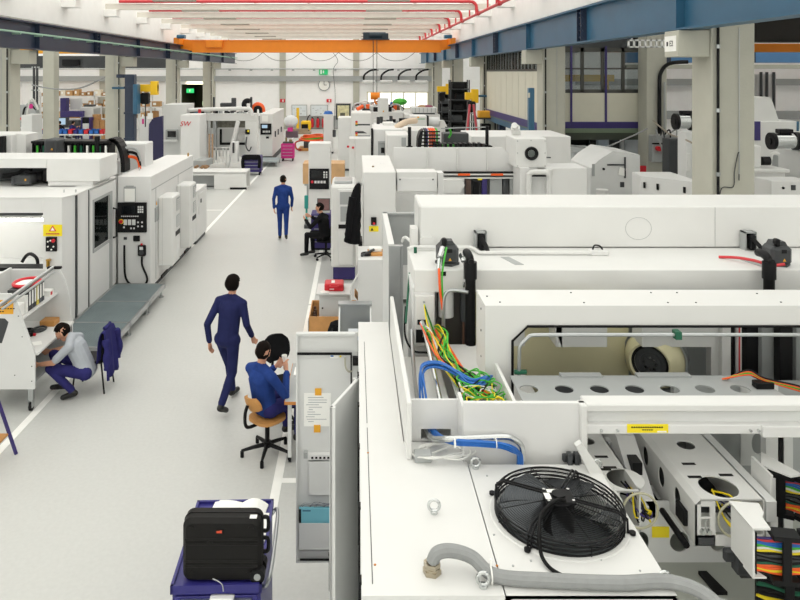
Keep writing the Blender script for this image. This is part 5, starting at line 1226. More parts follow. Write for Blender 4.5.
# ------------------------------------------------------------------ chairs
def swivel_chair(label, loc, rz, seat_m, back_m, frame_m, casters, back_h=(.62, .92), back_w=.36, bracket=True):
    t = thing('swivel_chair', label, 'chair', loc); x, y, z = loc
    b = B(); sp_ = []; sr_ = .2 if not casters else .22
    for i in range(20):
        a = 2*PI*i/20; sp_.append((x+sr_*math.copysign(abs(math.cos(a))**.7, math.cos(a)), y+sr_*math.copysign(abs(math.sin(a))**.7, math.sin(a))))
    part(B().prism(sp_, 'z', .43, .465), 'seat', seat_m, t)
    bb = B(); rows = 7; vs = []
    for i in range(rows):
        zz = back_h[0]+(back_h[1]-back_h[0])*i/(rows-1); q = (i/(rows-1)-.5)*2; wq = back_w/2*(1-abs(q)**3.2*.45)
        for j in range(9):
            u = (j/8-.5)*2; vs.append((x+wq*u, y-.25+.05*u*u-.03*q, zz))
    n0 = len(vs); vs += [(a, c-.03, d) for a, c, d in vs]
    fs = [(i*9+j, i*9+j+1, (i+1)*9+j+1, (i+1)*9+j) for i in range(rows-1) for j in range(8)]; fs += [tuple(n0+k for k in f[::-1]) for f in fs]
    ed = [j for j in range(9)]+[i*9+8 for i in range(1, rows)]+[(rows-1)*9+j for j in range(7, -1, -1)]+[i*9 for i in range(rows-2, 0, -1)]
    fs += [(ed[k], ed[(k+1) % len(ed)], n0+ed[(k+1) % len(ed)], n0+ed[k]) for k in range(len(ed))]
    part(bb.add(vs, fs), 'backrest', back_m, t)
    part(B().tube(spline([(x, y-.05, .42), (x, y-.26, .42), (x, y-.33, .47), (x, y-.335, .6), (x, y-.3, (back_h[0]+back_h[1])/2)], 5), .02, 8), 'back_bracket', frame_m, t)
    part(B().cyl((x, y, .1), (x, y, .43), .028, n=14).cyl((x, y, .09), (x, y, .16), .045, n=14), 'gas_lift', frame_m, t)
    for k in range(5):
        a = 2*PI*k/5+.35; ca, sa = math.cos(a), math.sin(a)
        l = part(B().tube([(x+.03*ca, y+.03*sa, .12), (x+.18*ca, y+.18*sa, .1), (x+.31*ca, y+.31*sa, .075)], [.026, .022, .016], 8), 'leg', frame_m, t)
        ex_, ey_ = x+.3*ca, y+.3*sa
        if casters: part(B().cyl((ex_-.02*sa, ey_+.02*ca, .03), (ex_+.02*sa, ey_-.02*ca, .03), .03, n=12), 'caster', BLACK, l)
        else: part(B().cyl((ex_, ey_, 0), (ex_, ey_, .07), .022, n=10), 'glide', BLACK, l)
    t.rotation_euler = (0, 0, rz); return t
swivel_chair('wooden swivel chair with a black five star base under the seated worker', (PX(268, 8.62), 8.55, 0), -.75, WOOD, WOOD, BLACK, False, (.6, .77), .28)
swivel_chair('empty black upholstered swivel chair in front of the seated worker', (PX(283, 9.5), 9.5, 0), -2.6, BLACKCL, BLACKCL, BLACK, True, (.66, 1.0), .4)
swivel_chair('black swivel chair of the worker at the purple drawers', (PX(326, 17.5), 17.52, 0), 1.1, BLACKCL, BLACKCL, BLACK, True, (.6, .9), .36)
mx_, my_ = Vector((-1.13, 8.65)), 0
hd_w = Vector((PX(266, 8.65), 8.55, 0))+Matrix.Rotation(-.75, 3, 'Z') @ Vector((0, .31, 1.05))
t = thing('drinking_cup', 'white paper cup in the hands of the seated worker', 'cup', (hd_w.x, hd_w.y, hd_w.z-.05))
part(B().lathe([(.0, -.05), (.026, -.05), (.034, .05), (.031, .05), (.024, -.044), (0, -.044)], tuple(hd_w), 18), 'cup', PAPER, t)
# bench beside the seated worker
t = thing('side_table', 'grey topped side table with an orange edge beside the seated worker', 'table', (-.45, 8.85, 0))
part(B().box(-.82, -.08, 8.3, 9.4, .715, .745, .003), 'table_top', GREY, t)
part(B().box(-.825, -.075, 8.29, 8.3, .712, .746).box(-.826, -.82, 8.3, 9.4, .712, .746), 'edge_band', mat('edge_orange', 'c5803e', .5), t)
for x, y in ((-.77, 8.38), (-.14, 8.38), (-.77, 9.32), (-.14, 9.32)):
    l = part(B().box(x-.022, x+.022, y-.022, y+.022, .06, .715, .003), 'leg', LGREY, t); part(B().cyl((x-.015, y, .032), (x+.015, y, .032), .032, n=12), 'caster', BLACK, l)
solo(B().box(-.78, -.6, 9.0, 9.25, .746, .76, .002), 'notepad', PAPER, 'white notepad on the side table by the open door', 'notepad')
# chair with the purple jacket behind the crouching worker
cx_, cy_ = PX(92, 10.3), 10.35
t = thing('visitor_chair', 'black framed chair behind the crouching worker', 'chair', (cx_, cy_, 0))
part(B().box(cx_-.2, cx_+.2, cy_-.2, cy_+.2, .42, .46, .015), 'seat', BLACK, t)
part(B().box(cx_+.19, cx_+.22, cy_-.19, cy_+.19, .55, .84, .01), 'backrest', BLACK, t)
for sx, sy in ((-1, -1), (1, -1), (-1, 1), (1, 1)):
    part(B().tube([(cx_+sx*.18, cy_+sy*.18, .43), (cx_+sx*.23, cy_+sy*.2, 0)], .013, 8), 'leg', BLACK, t)
for s in (-1, 1): part(B().tube([(cx_+.18, cy_+s*.18, .43), (cx_+.21, cy_+s*.18, .84)], .012, 8), 'back_post', BLACK, t)
def drape(name, label, m, cx, cy, ztop, pts_out, width, thick=.03, axis='y', seed=1, extra=None):
    """cloth hung over an edge: profile pts_out = [(offset, drop)] from one hem over the top to the other"""
    random.seed(seed); n = 14; b = B(); vs = []
    P = spline([(o, 0, d) for o, d in pts_out], 4); m_ = len(P)
    for i, p in enumerate(P):
        for j in range(n):
            u = j/(n-1)-.5; drop = p[2]; wv = .018*math.sin(u*17+seed)*min(1, drop*4)+.012*math.sin(u*31+i*.3)*min(1, drop*3)
            ww = width*(1+.12*drop)*(1-.18*max(0, .12-drop)/.12)
            sgn = 1 if p[0] >= 0 else -1
            off = p[0]+sgn*wv; z = ztop-drop-.02*math.cos(u*9+seed)*drop-.05*max(0, abs(u)-.38)*(1 if drop < .1 else 0)
            vs.append((cx+off, cy+u*ww, z) if axis == 'y' else (cx+u*ww, cy+off, z))
    fs = [(i*n+j, i*n+j+1, (i+1)*n+j+1, (i+1)*n+j) for i in range(m_-1) for j in range(n-1)]
    b.add(vs, fs); o = solo(b, name, m, label, 'jacket' if 'jacket' in name else 'cloth')
    s = o.modifiers.new('t', 'SOLIDIFY'); s.thickness = .012; s.offset = 0
    return o
jk = drape('work_jacket', 'purple work jacket hung over the back of the black chair', COVER_PURP, cx_+.205, cy_, .87, [(-.05, .42), (-.045, .2), (-.03, .03), (0, 0), (.03, .03), (.06, .25), (.09, .66)], .5, seed=3)
slv = B().tube(spline([(cx_+.26, cy_-.22, .78), (cx_+.29, cy_-.25, .6), (cx_+.28, cy_-.24, .36)], 6), [.05+.012*math.sin(k) for k in range(13)], 10)
part(slv, 'sleeve', COVER_PURP, jk); 
part(B().tube(spline([(cx_+.26, cy_+.2, .78), (cx_+.3, cy_+.22, .6), (cx_+.29, cy_+.2, .36)], 6), [.05+.012*math.sin(k) for k in range(13)], 10), 'sleeve', COVER_PURP, jk)
part(B().tube(spline([(cx_+.2, cy_-.12, .9), (cx_+.23, cy_, .92), (cx_+.2, cy_+.12, .9)], 5), .025, 8), 'collar', COVER_PURP, jk)
# ------------------------------------------------------------------ tool trolley with case
t = thing('tool_trolley', 'purple-blue tool trolley carrying the black case', 'trolley', (-.99, 5.48, 0)); TZ = 1.0
part(B().box(-1.3, -.68, 5.0, 5.96, .16, TZ-.05, .008), 'body', TROLLEY, t)
part(B().box(-1.3, -.68, 5.0, 5.96, TZ-.05, TZ-.02).box(-1.31, -1.29, 4.98, 5.98, TZ-.06, TZ).box(-.69, -.67, 4.98, 5.98, TZ-.06, TZ).box(-1.31, -.67, 4.98, 5.0, TZ-.06, TZ).box(-1.31, -.67, 5.96, 5.98, TZ-.06, TZ), 'top_tray', TROLLEY, t)
for k, (z0, z1) in enumerate(((.74, .92), (.55, .73), (.36, .54), (.18, .35))):
    d = part(B().box(-1.28, -.70, 4.985, 5.0, z0, z1, .003), 'drawer', TROLLEY, t); part(B().box(-1.24, -.74, 4.965, 4.985, z1-.03, z1-.015), 'handle', STEEL, d)
for x in (-1.24, -.74):
    for y in (5.08, 5.88):
        c = part(B().box(x-.03, x+.03, y-.03, y+.03, .09, .16), 'caster', STEEL, t); part(B().cyl((x-.02, y, .055), (x+.02, y, .055), .055, n=16), 'wheel', BLACK, c)
part(B().tube(spline([(-.68, 5.9, .92), (-.64, 5.92, .95), (-.62, 5.7, .97), (-.62, 5.2, .97), (-.64, 5.05, .95), (-.68, 5.07, .92)], 5), .014, 8), 'push_handle', STEEL, t)
t.rotation_euler = (0, 0, .03)
s = thing('equipment_case', 'black hard equipment case with wheels standing on the trolley', 'case', (-.945, 5.14, TZ-.02)); z0 = TZ-.02; sx0, sx1, sy0, sy1 = -1.225, -.665, 5.03, 5.205
def rr(x0, x1, z0_, z1, r, k=5):
    P = []
    for cx2, cz2, a0 in ((x1-r, z1-r, 0), (x0+r, z1-r, PI/2), (x0+r, z0_+r, PI), (x1-r, z0_+r, 1.5*PI)):
        for q in range(k+1): a = a0+PI/2*q/k; P.append((cx2+r*math.cos(a), cz2+r*math.sin(a)))
    return P
def shell(y0, y1, ins):
    b = B(); A_ = rr(sx0, sx1, z0, z0+.445, .06); I_ = rr(sx0+ins, sx1-ins, z0+ins, z0+.445-ins, .05)
    n = len(A_); vs = [(x, y0, z) for x, z in I_]+[(x, y0+(y1-y0)*.35, z) for x, z in A_]+[(x, y1, z) for x, z in A_]
    fs = [list(range(n))]+[(i, (i+1) % n, n+(i+1) % n, n+i) for i in range(n)]+[(n+i, n+(i+1) % n, 2*n+(i+1) % n, 2*n+i) for i in range(n)]+[list(range(2*n, 3*n))]
    return b.add(vs, fs)
CASE = mat('case_black', '1c1b1a', .6, var=.08, scale=30, bump=.1, spec=.2)
part(shell(sy0, sy0+.09, .025), 'front_shell', CASE, s); part(shell(sy1, sy1-.085, .025), 'back_shell', CASE, s)
part(B().prism(rr(sx0-.004, sx1+.004, z0-.0, z0+.449, .06), 'y', sy0+.085, sy0+.095), 'rim', BLACK, s)
b = B()
for z in (.31, .275, .155, .12): b.box(sx0+.02, sx1-.02, sy0-.008, sy0+.004, z0+z-.008, z0+z+.008, .004)
each(b, 'rib', CASE, s)
lg = part(B().box(-.99, -.93, sy0-.006, sy0+.001, z0+.35, z0+.38, .002), 'badge', BLACK, s)
part(B().box(-.98, -.955, sy0-.008, sy0-.006, z0+.357, z0+.372).box(-.957, -.942, sy0-.008, sy0-.006, z0+.357, z0+.376), 'badge_mark', mat('badge_red', 'e0522f', .4), lg)
b = B()
for x, z in ((-1.15, .385), (-.74, .385), (-1.16, .07), (-.75, .07), (-1.03, .28)): b.cyl((x, sy0-.006, z0+z), (x, sy0+.002, z0+z), .02, n=14)
each(b, 'rivet', CASE, s)
part(B().box(-.75, -.7, sy0+.02, sy0+.06, z0+.443, z0+.447), 'top_sticker', PAPER, s)
for z in (.15, .3): part(B().tube(spline([(sx1, sy0+.11, z0+z), (sx1+.035, sy0+.11, z0+z+.01), (sx1+.035, sy0+.11, z0+z+.09), (sx1, sy0+.11, z0+z+.1)], 5), .014, 8), 'side_handle', BLACK, s)
for y in (sy0+.0, sy1-.07):
    w_ = part(B().cyl((sx1-.025, y-.02, z0+.055), (sx1-.025, y+.05, z0+.055), .052, n=22), 'wheel', BLACK, s); part(B().cyl((sx1-.025, y-.024, z0+.055), (sx1-.025, y-.02, z0+.055), .024, n=10), 'hub_cap', GREY, w_)
t = thing('open_booklet', 'open white booklet lying on the trolley behind the case', 'booklet', (-.98, 5.7, TZ-.02))
def page(x0, x1, arch):
    b = B(); n = 8; vs = []
    for i in range(n+1):
        u = i/n; x = x0+(x1-x0)*u; z = TZ-.005+arch*math.sin(PI*u)
        vs += [(x, 5.56, z), (x, 5.95, z), (x, 5.56, z-.012), (x, 5.95, z-.012)]
    fs = []
    for i in range(n):
        a, c = i*4, (i+1)*4; fs += [(a, a+1, c+1, c), (a+2, c+2, c+3, a+3), (a, c, c+2, a+2), (a+1, a+3, c+3, c+1)]
    return b.add(vs, fs)
part(page(-1.2, -.97, .012), 'page', PAPER, t); part(page(-.97, -.75, .045), 'page', PAPER, t); t.rotation_euler = (0, 0, -.12)
solo(B().box(-.745, -.695, 5.45, 5.8, TZ-.02, TZ+.0, .002), 'note_block', PAPER, 'narrow white note block at the trolley edge by the case wheels', 'notepad')
rg = drape('cleaning_cloth', 'white cleaning cloth hung over the front edge of the trolley', PAPER, -.93, 4.945, TZ-.075, [(.06, .006), (.02, .0), (-.01, .0), (-.025, .06), (-.03, .16)], .2, axis='x', seed=5)
part(B().tube(spline([(-.98, 5.01, TZ+.01), (-1.0, 5.0, TZ+.03), (-.96, 4.99, TZ+.02), (-.93, 4.98, TZ+.0), (-.92, 4.96, TZ-.03)], 6), .004, 6), 'wire_hook', STEEL, rg)
# purple step ladder at the frame edge
t = thing('step_ladder', 'purple step ladder with plywood treads standing by the aisle line', 'ladder', (-4.45, 8.3, 0))
for y in (8.05, 8.55):
    part(B().tube([(-4.08, y, 0), (-4.42, y, 1.0)], .022, 8), 'rail', PURPLE, t); part(B().tube([(-4.85, y, 0), (-4.48, y, 1.0)], .018, 8), 'rear_rail', PURPLE, t)
for z in (.25, .55, .85): part(B().box(-4.08-.34*z-.13, -4.08-.34*z+.0, 8.07, 8.53, z-.015, z+.01, .003), 'tread', WOOD, t)
part(B().box(-4.56, -4.34, 8.03, 8.57, 1.0, 1.03, .004), 'top_tread', WOOD, t)
# ------------------------------------------------------------------ boxes and small furniture behind the open doors
t = thing('small_cabinet', 'low white cabinet with the red case on top', 'cabinet', (-.36, 12.75, 0))
part(B().box(-.63, -.09, 12.5, 13.0, .05, .69, .006), 'body', LGREY, t); part(B().box(-.68, -.05, 12.42, 13.03, .69, .72, .004), 'top', WHITE2, t)
part(B().box(-.6, -.12, 12.49, 12.5, .1, .66, .003), 'door', LGREY, t); part(B().cyl((-.57, 12.47, .45), (-.57, 12.49, .45), .015, n=10), 'knob', DGREY, t)
part(B().box(-.6, -.12, 12.55, 12.95, 0, .05), 'plinth', DGREY, t)
t = thing('carry_case', 'red plastic carry case on the low white cabinet', 'case', (-.38, 12.7, .72))
part(B().box(-.54, -.2, 12.55, 12.85, .72, .85, .02), 'shell', REDC, t); part(B().box(-.42, -.36, 12.62, 12.77, .85, .854), 'label', PAPER, t); part(B().box(-.45, -.37, 12.545, 12.55, .755, .77), 'lettering', PAPER, t)
part(B().tube(spline([(-.44, 12.55, .82), (-.43, 12.5, .82), (-.31, 12.5, .82), (-.3, 12.55, .82)], 4), .01, 6), 'handle', REDC, t)
solo(B().lathe([(0, 0), (.07, 0), (.08, .012), (.0, .015)], (-.53, 12.5, .72), 20), 'coaster', PAPER, 'round white lid beside the red carry case', 'lid')
def carton(label, x0, x1, y0, y1, z0, z1, open_=True, fill=None):
    t = thing('cardboard_box', label, 'box', ((x0+x1)/2, (y0+y1)/2, z0)); w_ = .012
    part(B().box(x0, x0+w_, y0, y1, z0, z1).box(x1-w_, x1, y0, y1, z0, z1).box(x0, x1, y0, y0+w_, z0, z1).box(x0, x1, y1-w_, y1, z0, z1).box(x0, x1, y0, y1, z0, z0+w_), 'carton', CARD, t)
    if open_:
        part(B().prism([(x0, z1), (x0+w_, z1), (x0-.06, z1+.1), (x0-.07, z1+.09)], 'y', y0+.01, y1-.01), 'flap', CARD, t); part(B().prism([(x1-w_, z1), (x1, z1), (x1+.07, z1+.09), (x1+.06, z1+.1)], 'y', y0+.01, y1-.01), 'flap', CARD, t)
    else: part(B().box(x0, x1, y0, y1, z1-.004, z1+.004), 'lid', CARD, t); part(B().box((x0+x1)/2-.03, (x0+x1)/2+.03, y0-.001, y1+.001, z1+.004, z1+.006), 'packing_tape', mat('tape_brown', 'a57b45', .3), t)
    if fill: part(B().box(x0+.02, x1-.02, y0+.02, y1-.02, z0+w_, z0+(z1-z0)*.6), 'contents', fill, t)
    return t
t = thing('wooden_crate', 'wooden pallet collar with dark rods around the low white cabinet', 'crate', (-.38, 12.7, 0))
PINE = mat('crate_pine', 'd29a5e', .6, var=.1, scale=6)
for (x0, x1, y0, y1) in ((-.8, -.78, 12.3, 13.2), (.0, .02, 12.3, 13.2), (-.78, .0, 12.3, 12.32), (-.78, .0, 13.18, 13.2)): part(B().box(x0, x1, y0, y1, 0, .36, .003), 'side_board', PINE, t)
for k in range(5): part(B().cyl((-.735+.02*(k % 2), 12.45+k*.14, .0), (-.735+.02*(k % 2), 12.45+k*.14, .3), .025, n=10), 'rod', mat('rod_brown', '5a4536', .6), t)
part(B().box(-.815, -.8, 12.29, 12.4, .0, .3), 'corner_plate', GREY, t)
carton('open cardboard box behind the grey guard panel', .06, .34, 12.3, 12.75, 0, .62)
t = thing('backpack', 'black backpack leaning between the pallet collar and the grey rack', 'bag', (-.27, 11.2, 0))
bp = B(); 
for k, (z, rx, ry) in enumerate(((.0, .14, .09), (.1, .17, .11), (.3, .175, .12), (.5, .16, .11), (.62, .12, .08), (.66, .05, .03))): pass
rings = [(.0, .13, .08), (.06, .17, .11), (.3, .18, .125), (.52, .165, .11), (.64, .12, .08), (.68, .04, .03)]; n = 18; vs = []
for z, rx, ry in rings:
    for k in range(n): a = 2*PI*k/n; vs.append((-.27+rx*math.copysign(abs(math.cos(a))**.7, math.cos(a)), 11.2+ry*math.copysign(abs(math.sin(a))**.7, math.sin(a)), z))
bp.add(vs, [(i*n+k, i*n+(k+1) % n, (i+1)*n+(k+1) % n, (i+1)*n+k) for i in range(5) for k in range(n)]+[list(range(n))[::-1], list(range(5*n, 6*n))])
part(bp, 'pack', BLACKCL, t); part(B().box(-.4, -.14, 11.05, 11.1, .08, .36, .03), 'pocket', BLACKCL, t)
for s_ in (-.08, .08): part(B().tube(spline([(-.27+s_, 11.09, .6), (-.27+s_*1.3, 11.04, .45), (-.27+s_*1.3, 11.05, .2)], 5), .012, 6), 'strap', BLACK, t)
t = thing('document_rack', 'grey sloped document rack holding magazines behind the cabinet', 'rack', (.0, 9.5, 0))
part(B().prism([(8.7, 0), (9.7, 0), (9.75, 1.42), (9.68, 1.42), (9.1, .98), (8.7, .98)], 'x', -.22, -.2), 'side_panel', LGREY, t); part(B().prism([(8.7, 0), (9.7, 0), (9.75, 1.42), (9.68, 1.42), (9.1, .98), (8.7, .98)], 'x', .2, .22), 'side_panel', LGREY, t)
part(B().box(-.2, .2, 9.66, 9.72, 0, 1.42), 'back_panel', STEEL, t); part(B().box(-.23, .23, 9.64, 9.78, 1.42, 1.45, .004), 'top_rail', STEEL, t); part(B().box(-.2, .2, 8.72, 9.66, .96, .98), 'shelf', LGREY, t)
for k, (c_, y) in enumerate((('3b3d44', 8.85), ('9db2dd', 8.98), ('e9e4c8', 9.12), ('dfe3ea', 9.26))):
    b = B(); b.xf = Matrix.Translation((.02*k, y, .98)) @ Matrix.Rotation(-.5, 4, 'X'); b.box(-.15, .15, 0, .02, 0, .26, .003)
    solo(b, 'magazine', mat('magazine_'+c_, c_, .5), ('dark grey magazine in the sloped document rack', 'pale blue magazine in the sloped document rack', 'cream magazine in the sloped document rack', 'white magazine at the back of the sloped document rack')[k], 'magazine')
# ================================================================== machine behind the long covers (with ribbed shield and round port)
M = thing('machining_centre', 'white machine with a ribbed shield, a round black port and a cable arch on top', 'machine', (2.2, 13.6, 0))
def mp(b, name, m, label=None, kind=None, par=None): return part(b, name, m, par or M, label, kind)
mp(B().box(.135, .69, 12.0, 14.4, 0.05, 2.91, .012), 'side_cabinet', WHITE2)
mp(B().box(.3, .34, 12.6, 12.66, 2.91, 2.93), 'lid_latch', mat('latch_tan', '8a765a', .5)); mp(B().cyl((.5, 13.1, 2.91), (.5, 13.1, 2.915), .05, n=18), 'lid_cap', WHITE)
mp(B().box(PX(397, 12.1), PX(437, 12.1), 12.1, 12.5, PZ(192, 12.1), PZ(172, 12.1), .006), 'front_hood', WHITE2)
mp(B().box(PX(398, 12.09), PX(435, 12.09), 12.09, 12.1, PZ(191, 12.1), PZ(178, 12.1)), 'hood_panel', WHITE)
b = B()
for px in (400, 433): b.cyl((PX(px, 12.08), 12.08, PZ(179.5, 12.08)), (PX(px, 12.08), 12.09, PZ(179.5, 12.08)), .014, n=8)
each(b, 'bolt', DGREY, M)
mp(B().box(PX(437, 12.3), PX(443, 12.3), 12.2, 12.5, 1.5, PZ(172, 12.3), .004), 'hood_post', WHITE)
sh = mp(B().prism([(PX(394, 14), PZ(171, 14)), (PX(394, 14), PZ(147.5, 14)), (PX(502, 14), PZ(147.5, 14)), (PX(519, 14), PZ(163, 14)), (PX(519, 14), PZ(171, 14))], 'y', 14, 14.06), 'shield', WHITE)
for px in (427, 457, 487): part(B().box(PX(px, 14)-.012, PX(px, 14)+.012, 13.94, 14.0, PZ(170, 14), PZ(148, 14)), 'rib', WHITE2, sh)
mp(B().box(.7, 3.5, 14.06, 15.4, .1, 2.45), 'body', WHITE)
for k, (m, z) in enumerate(((BLACK, 171.5), (WHITE2, 173.5), (DGREY, 175.2), (WHITE2, 177))): mp(B().box(PX(440, 13.9), PX(520, 13.9), 13.86, 13.94, PZ(z+1.4, 13.9), PZ(z, 13.9)), 'slide_rail', m)
b = B()
for px in (464, 497): b.box(PX(px-6, 13.85), PX(px+6, 13.85), 13.83, 13.86, PZ(175.5, 13.85), PZ(173.5, 13.85))
each(b, 'rail_marker', ORAW, M)
mp(B().prism([(PX(441, 13.6), PZ(193, 13.6)), (PX(441, 13.6), PZ(180, 13.6)), (PX(462, 13.6), PZ(180, 13.6)), (PX(465, 13.6), PZ(185, 13.6)), (PX(460, 13.6), PZ(193, 13.6))], 'y', 13.6, 13.8), 'deflector', WHITE2)
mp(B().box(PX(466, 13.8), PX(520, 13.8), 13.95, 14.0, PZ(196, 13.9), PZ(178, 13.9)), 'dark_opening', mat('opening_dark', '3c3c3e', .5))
for px0, px1, m, yy in ((466, 471, mat('fitting_brown', '55423a', .5), 13.9), (473, 479, BLACK, 13.88), (482, 487, PURPLE, 13.88), (490, 502, GREY, 13.92), (503, 508, DGREY, 13.9), (510, 518, GREY, 13.9)):
    mp(B().box(PX(px0, yy), PX(px1, yy), yy, yy+.08, PZ(197, yy), PZ(179 if px0 != 473 else 182, yy)), 'inner_fitting', m)
mp(B().box(PX(478, 13.85), PX(482, 13.85), 13.84, 13.87, PZ(180, 13.85), PZ(178.5, 13.85)), 'yellow_tag', SIGNY)
# upper box with the round port
U = mp(B().box(PX(515.5, 13.4), PX(547, 13.4), 13.4, 14.3, PZ(168, 13.4), PZ(138.5, 13.4), .015), 'port_box', WHITE2)
pc = (PX(531.5, 13.4), 13.39, PZ(153.5, 13.4))
part(B().lathe([(.06, .03), (.07, 0), (.125, -.02), (.13, .0), (.13, .03)], pc, 28, 'y'), 'port_ring', BLACK, U)
part(B().lathe([(0, .0), (.065, .005)], pc, 24, 'y'), 'port_glass', mat('port_grey', '5b625f', .3), U)
b = B()
for px, py in ((517.5, 141), (531, 140.5), (545, 141), (517.5, 166), (545, 166), (517.5, 153), (545, 153)): b.cyl((PX(px, 13.4), 13.39, PZ(py, 13.4)), (PX(px, 13.4), 13.4, PZ(py, 13.4)), .011, n=8)
part(b, 'screws', GREY, U, kind='stuff')
mp(B().box(PX(470, 15.6), PX(568, 15.6), 15.4, 17, 0, PZ(135.5, 15.6), .012), 'rear_cover', WHITE2)
mp(B().cyl((PX(516, 14.3), 14.25, 3.3), (PX(513, 14.3), 14.1, 3.5), .09, n=18).cyl((PX(513, 14.3), 14.1, 3.5), (PX(511, 14.3), 14.0, 3.55), .06, n=18), 'exhaust_stub', WHITE2)
mp(B().box(PX(547, 13.2), PX(587, 13.2), 13.2, 13.9, 0.05, PZ(168, 13.2), .008), 'end_cabinet', WHITE)
mp(B().box(PX(520, 13.3), PX(530, 13.3), 13.3, 13.9, .05, PZ(168, 13.3), .006), 'end_post', WHITE)
mp(B().box(PX(532, 13.3), PX(546, 13.3), 13.35, 13.9, .05, PZ(176, 13.3), .006), 'pump_panel', LGREY)
b = B().tube(spline([(PX(529, 13.2), 13.2, 1.9), (PX(529, 13.2), 13.2, PZ(178, 13.2)), (PX(530, 13.2), 13.2, PZ(173.5, 13.2)), (PX(534, 13.2), 13.2, PZ(172, 13.2))], 5)+[Vector((PX(549, 13.2), 13.2, PZ(172, 13.2)))], .05, 10)
b.cyl((PX(549, 13.2), 13.2, PZ(169, 13.2)), (PX(549, 13.2), 13.2, PZ(175, 13.2)), .07, n=12).tube([(PX(550, 13.2), 13.2, PZ(172, 13.2)), (PX(550, 13.2), 13.2, 1.9)], .03, 8)
mp(b, 'coolant_pipe', WHITE2)
b = B().box(PX(531, 13.25), PX(546, 13.25), 13.22, 13.3, PZ(176.5, 13.25), PZ(175, 13.25))
mp(b, 'hinge_strip', BLACK)
mp(B().box(PX(548, 13.3), PX(552, 13.3), 13.38, 13.42, PZ(158, 13.4), PZ(157, 13.4)), 'vent_slot', DGREY)
# cable arch
arch = mp(B().box(PX(443, 15), PX(468, 15), 14.9, 15.3, PZ(148, 15), PZ(133, 15), .01), 'junction_box', DGREY)
def arch_chain(par, cx, cy, z0, R_, wdt, cols, a0, a1, nm='arch_link'):
    n = 11
    for i in range(n):
        a = a0+(a1-a0)*i/(n-1); c = (cx+R_*math.cos(a), z0+R_*math.sin(a)); b = B(); b.xf = Matrix.Translation((c[0], cy, c[1])) @ Matrix.Rotation(-a, 4, 'Y')
        b.box(-.05, .05, -wdt, -wdt+.03, -.05, .05).box(-.05, .05, wdt-.03, wdt, -.05, .05).box(.03, .05, -wdt, wdt, -.012, .012).box(-.05, -.03, -wdt, wdt, -.012, .012)
        part(b, nm, BLACK, par)
    for k, m in enumerate(cols):
        y = cy-wdt+.06+(2*wdt-.12)*k/max(1, len(cols)-1)
        part(B().tube([(cx+R_*math.cos(a0+(a1-a0)*i/20), y, z0+R_*math.sin(a0+(a1-a0)*i/20)) for i in range(21)], .028, 6), 'arch_cable', m, par)
b = B()
for py in (131, 134.5, 138, 141.5, 145): b.box(PX(420, 14.6), PX(440, 14.6), 14.58, 14.64, PZ(py+1.2, 14.6), PZ(py, 14.6))
each(b, 'chain_bar', BLACK, arch)
part(B().prism([(PX(417.5, 14.6), PZ(147.5, 14.6)), (PX(418, 14.6), PZ(138, 14.6)), (PX(420, 14.6), PZ(132, 14.6)), (PX(423, 14.6), PZ(129.5, 14.6)), (PX(421, 14.6), PZ(147.5, 14.6))], 'y', 14.56, 14.95), 'chain_side', BLACK, arch)
for px, m in ((425, DGREY), (427, PURPLE), (430, ORAW), (432.3, ORAW), (434.5, ORAW), (437, GREEN)):
    part(B().tube(spline([(PX(px, 14.65), 14.66, PZ(148, 14.65)), (PX(px, 14.65), 14.66, PZ(134, 14.65)), (PX(px, 14.65), 14.75, PZ(130, 14.65)), (PX(px, 14.65), 15.0, PZ(130, 14.65))], 4), .022, 6), 'chain_cable', m, arch)
for px, top in ((409.5, 127), (487, 126)):
    mp(B().tube([(PX(px, 14.5), 14.5, PZ(149, 14.5)), (PX(px, 14.5), 14.5, PZ(top, 14.5))], .035, 8).box(PX(px-3, 14.5), PX(px+3, 14.5), 14.45, 14.55, PZ(149, 14.5), PZ(146, 14.5)), 'guard_post', BLACK)
mp(B().tube([(PX(441, 14.5), 14.5, PZ(128.5, 14.5)), (PX(488, 14.5), 14.5, PZ(127, 14.5))], .012, 6), 'guard_rope', GREY)
ch = mp(B().box(PX(432, 14.4), PX(494, 14.4), 14.3, 14.34, PZ(148, 14.4), PZ(146.6, 14.4)), 'flat_chain', BLACK)
for k in range(12): part(B().box(PX(434+k*5, 14.4), PX(436.5+k*5, 14.4), 14.3, 14.6, PZ(148, 14.4), PZ(143.2+max(0, k-9)*1.2, 14.4)), 'chain_link', BLACK, ch)
for px in (441, 447, 453): part(B().box(PX(px, 14.4), PX(px+1.6, 14.4), 14.36, 14.5, PZ(148, 14.4), PZ(144.5, 14.4)), 'green_connector', GREEN, ch)
part(B().tube(spline([(PX(449, 14.8), 14.85, PZ(138, 14.8)), (PX(451, 14.8), 14.8, PZ(133, 14.8)), (PX(449, 14.8), 14.8, PZ(128, 14.8))], 4), .02, 6), 'green_wire', GREEN, arch)
b = B().box(PX(371, 11.98), PX(376.5, 11.98), 11.96, 12.0, PZ(224.5, 12), PZ(217, 12), .004)
sw = mp(b, 'switch', BLACK); part(B().cyl((PX(374, 11.95), 11.945, PZ(223, 12)), (PX(374, 11.95), 11.96, PZ(223, 12)), .02, n=10), 'knob', REDC, sw)
ys_ = mp(B().box(PX(369, 12), PX(378.5, 12), 11.99, 12.0, PZ(231.5, 12), PZ(226, 12)), 'warning_sticker', SIGNY); part(B().prism([(PX(370.5, 12), PZ(230.5, 12)), (PX(373.5, 12), PZ(230.5, 12)), (PX(372, 12), PZ(227.5, 12))], 'y', 11.985, 11.99), 'sticker_symbol', BLACK, ys_)
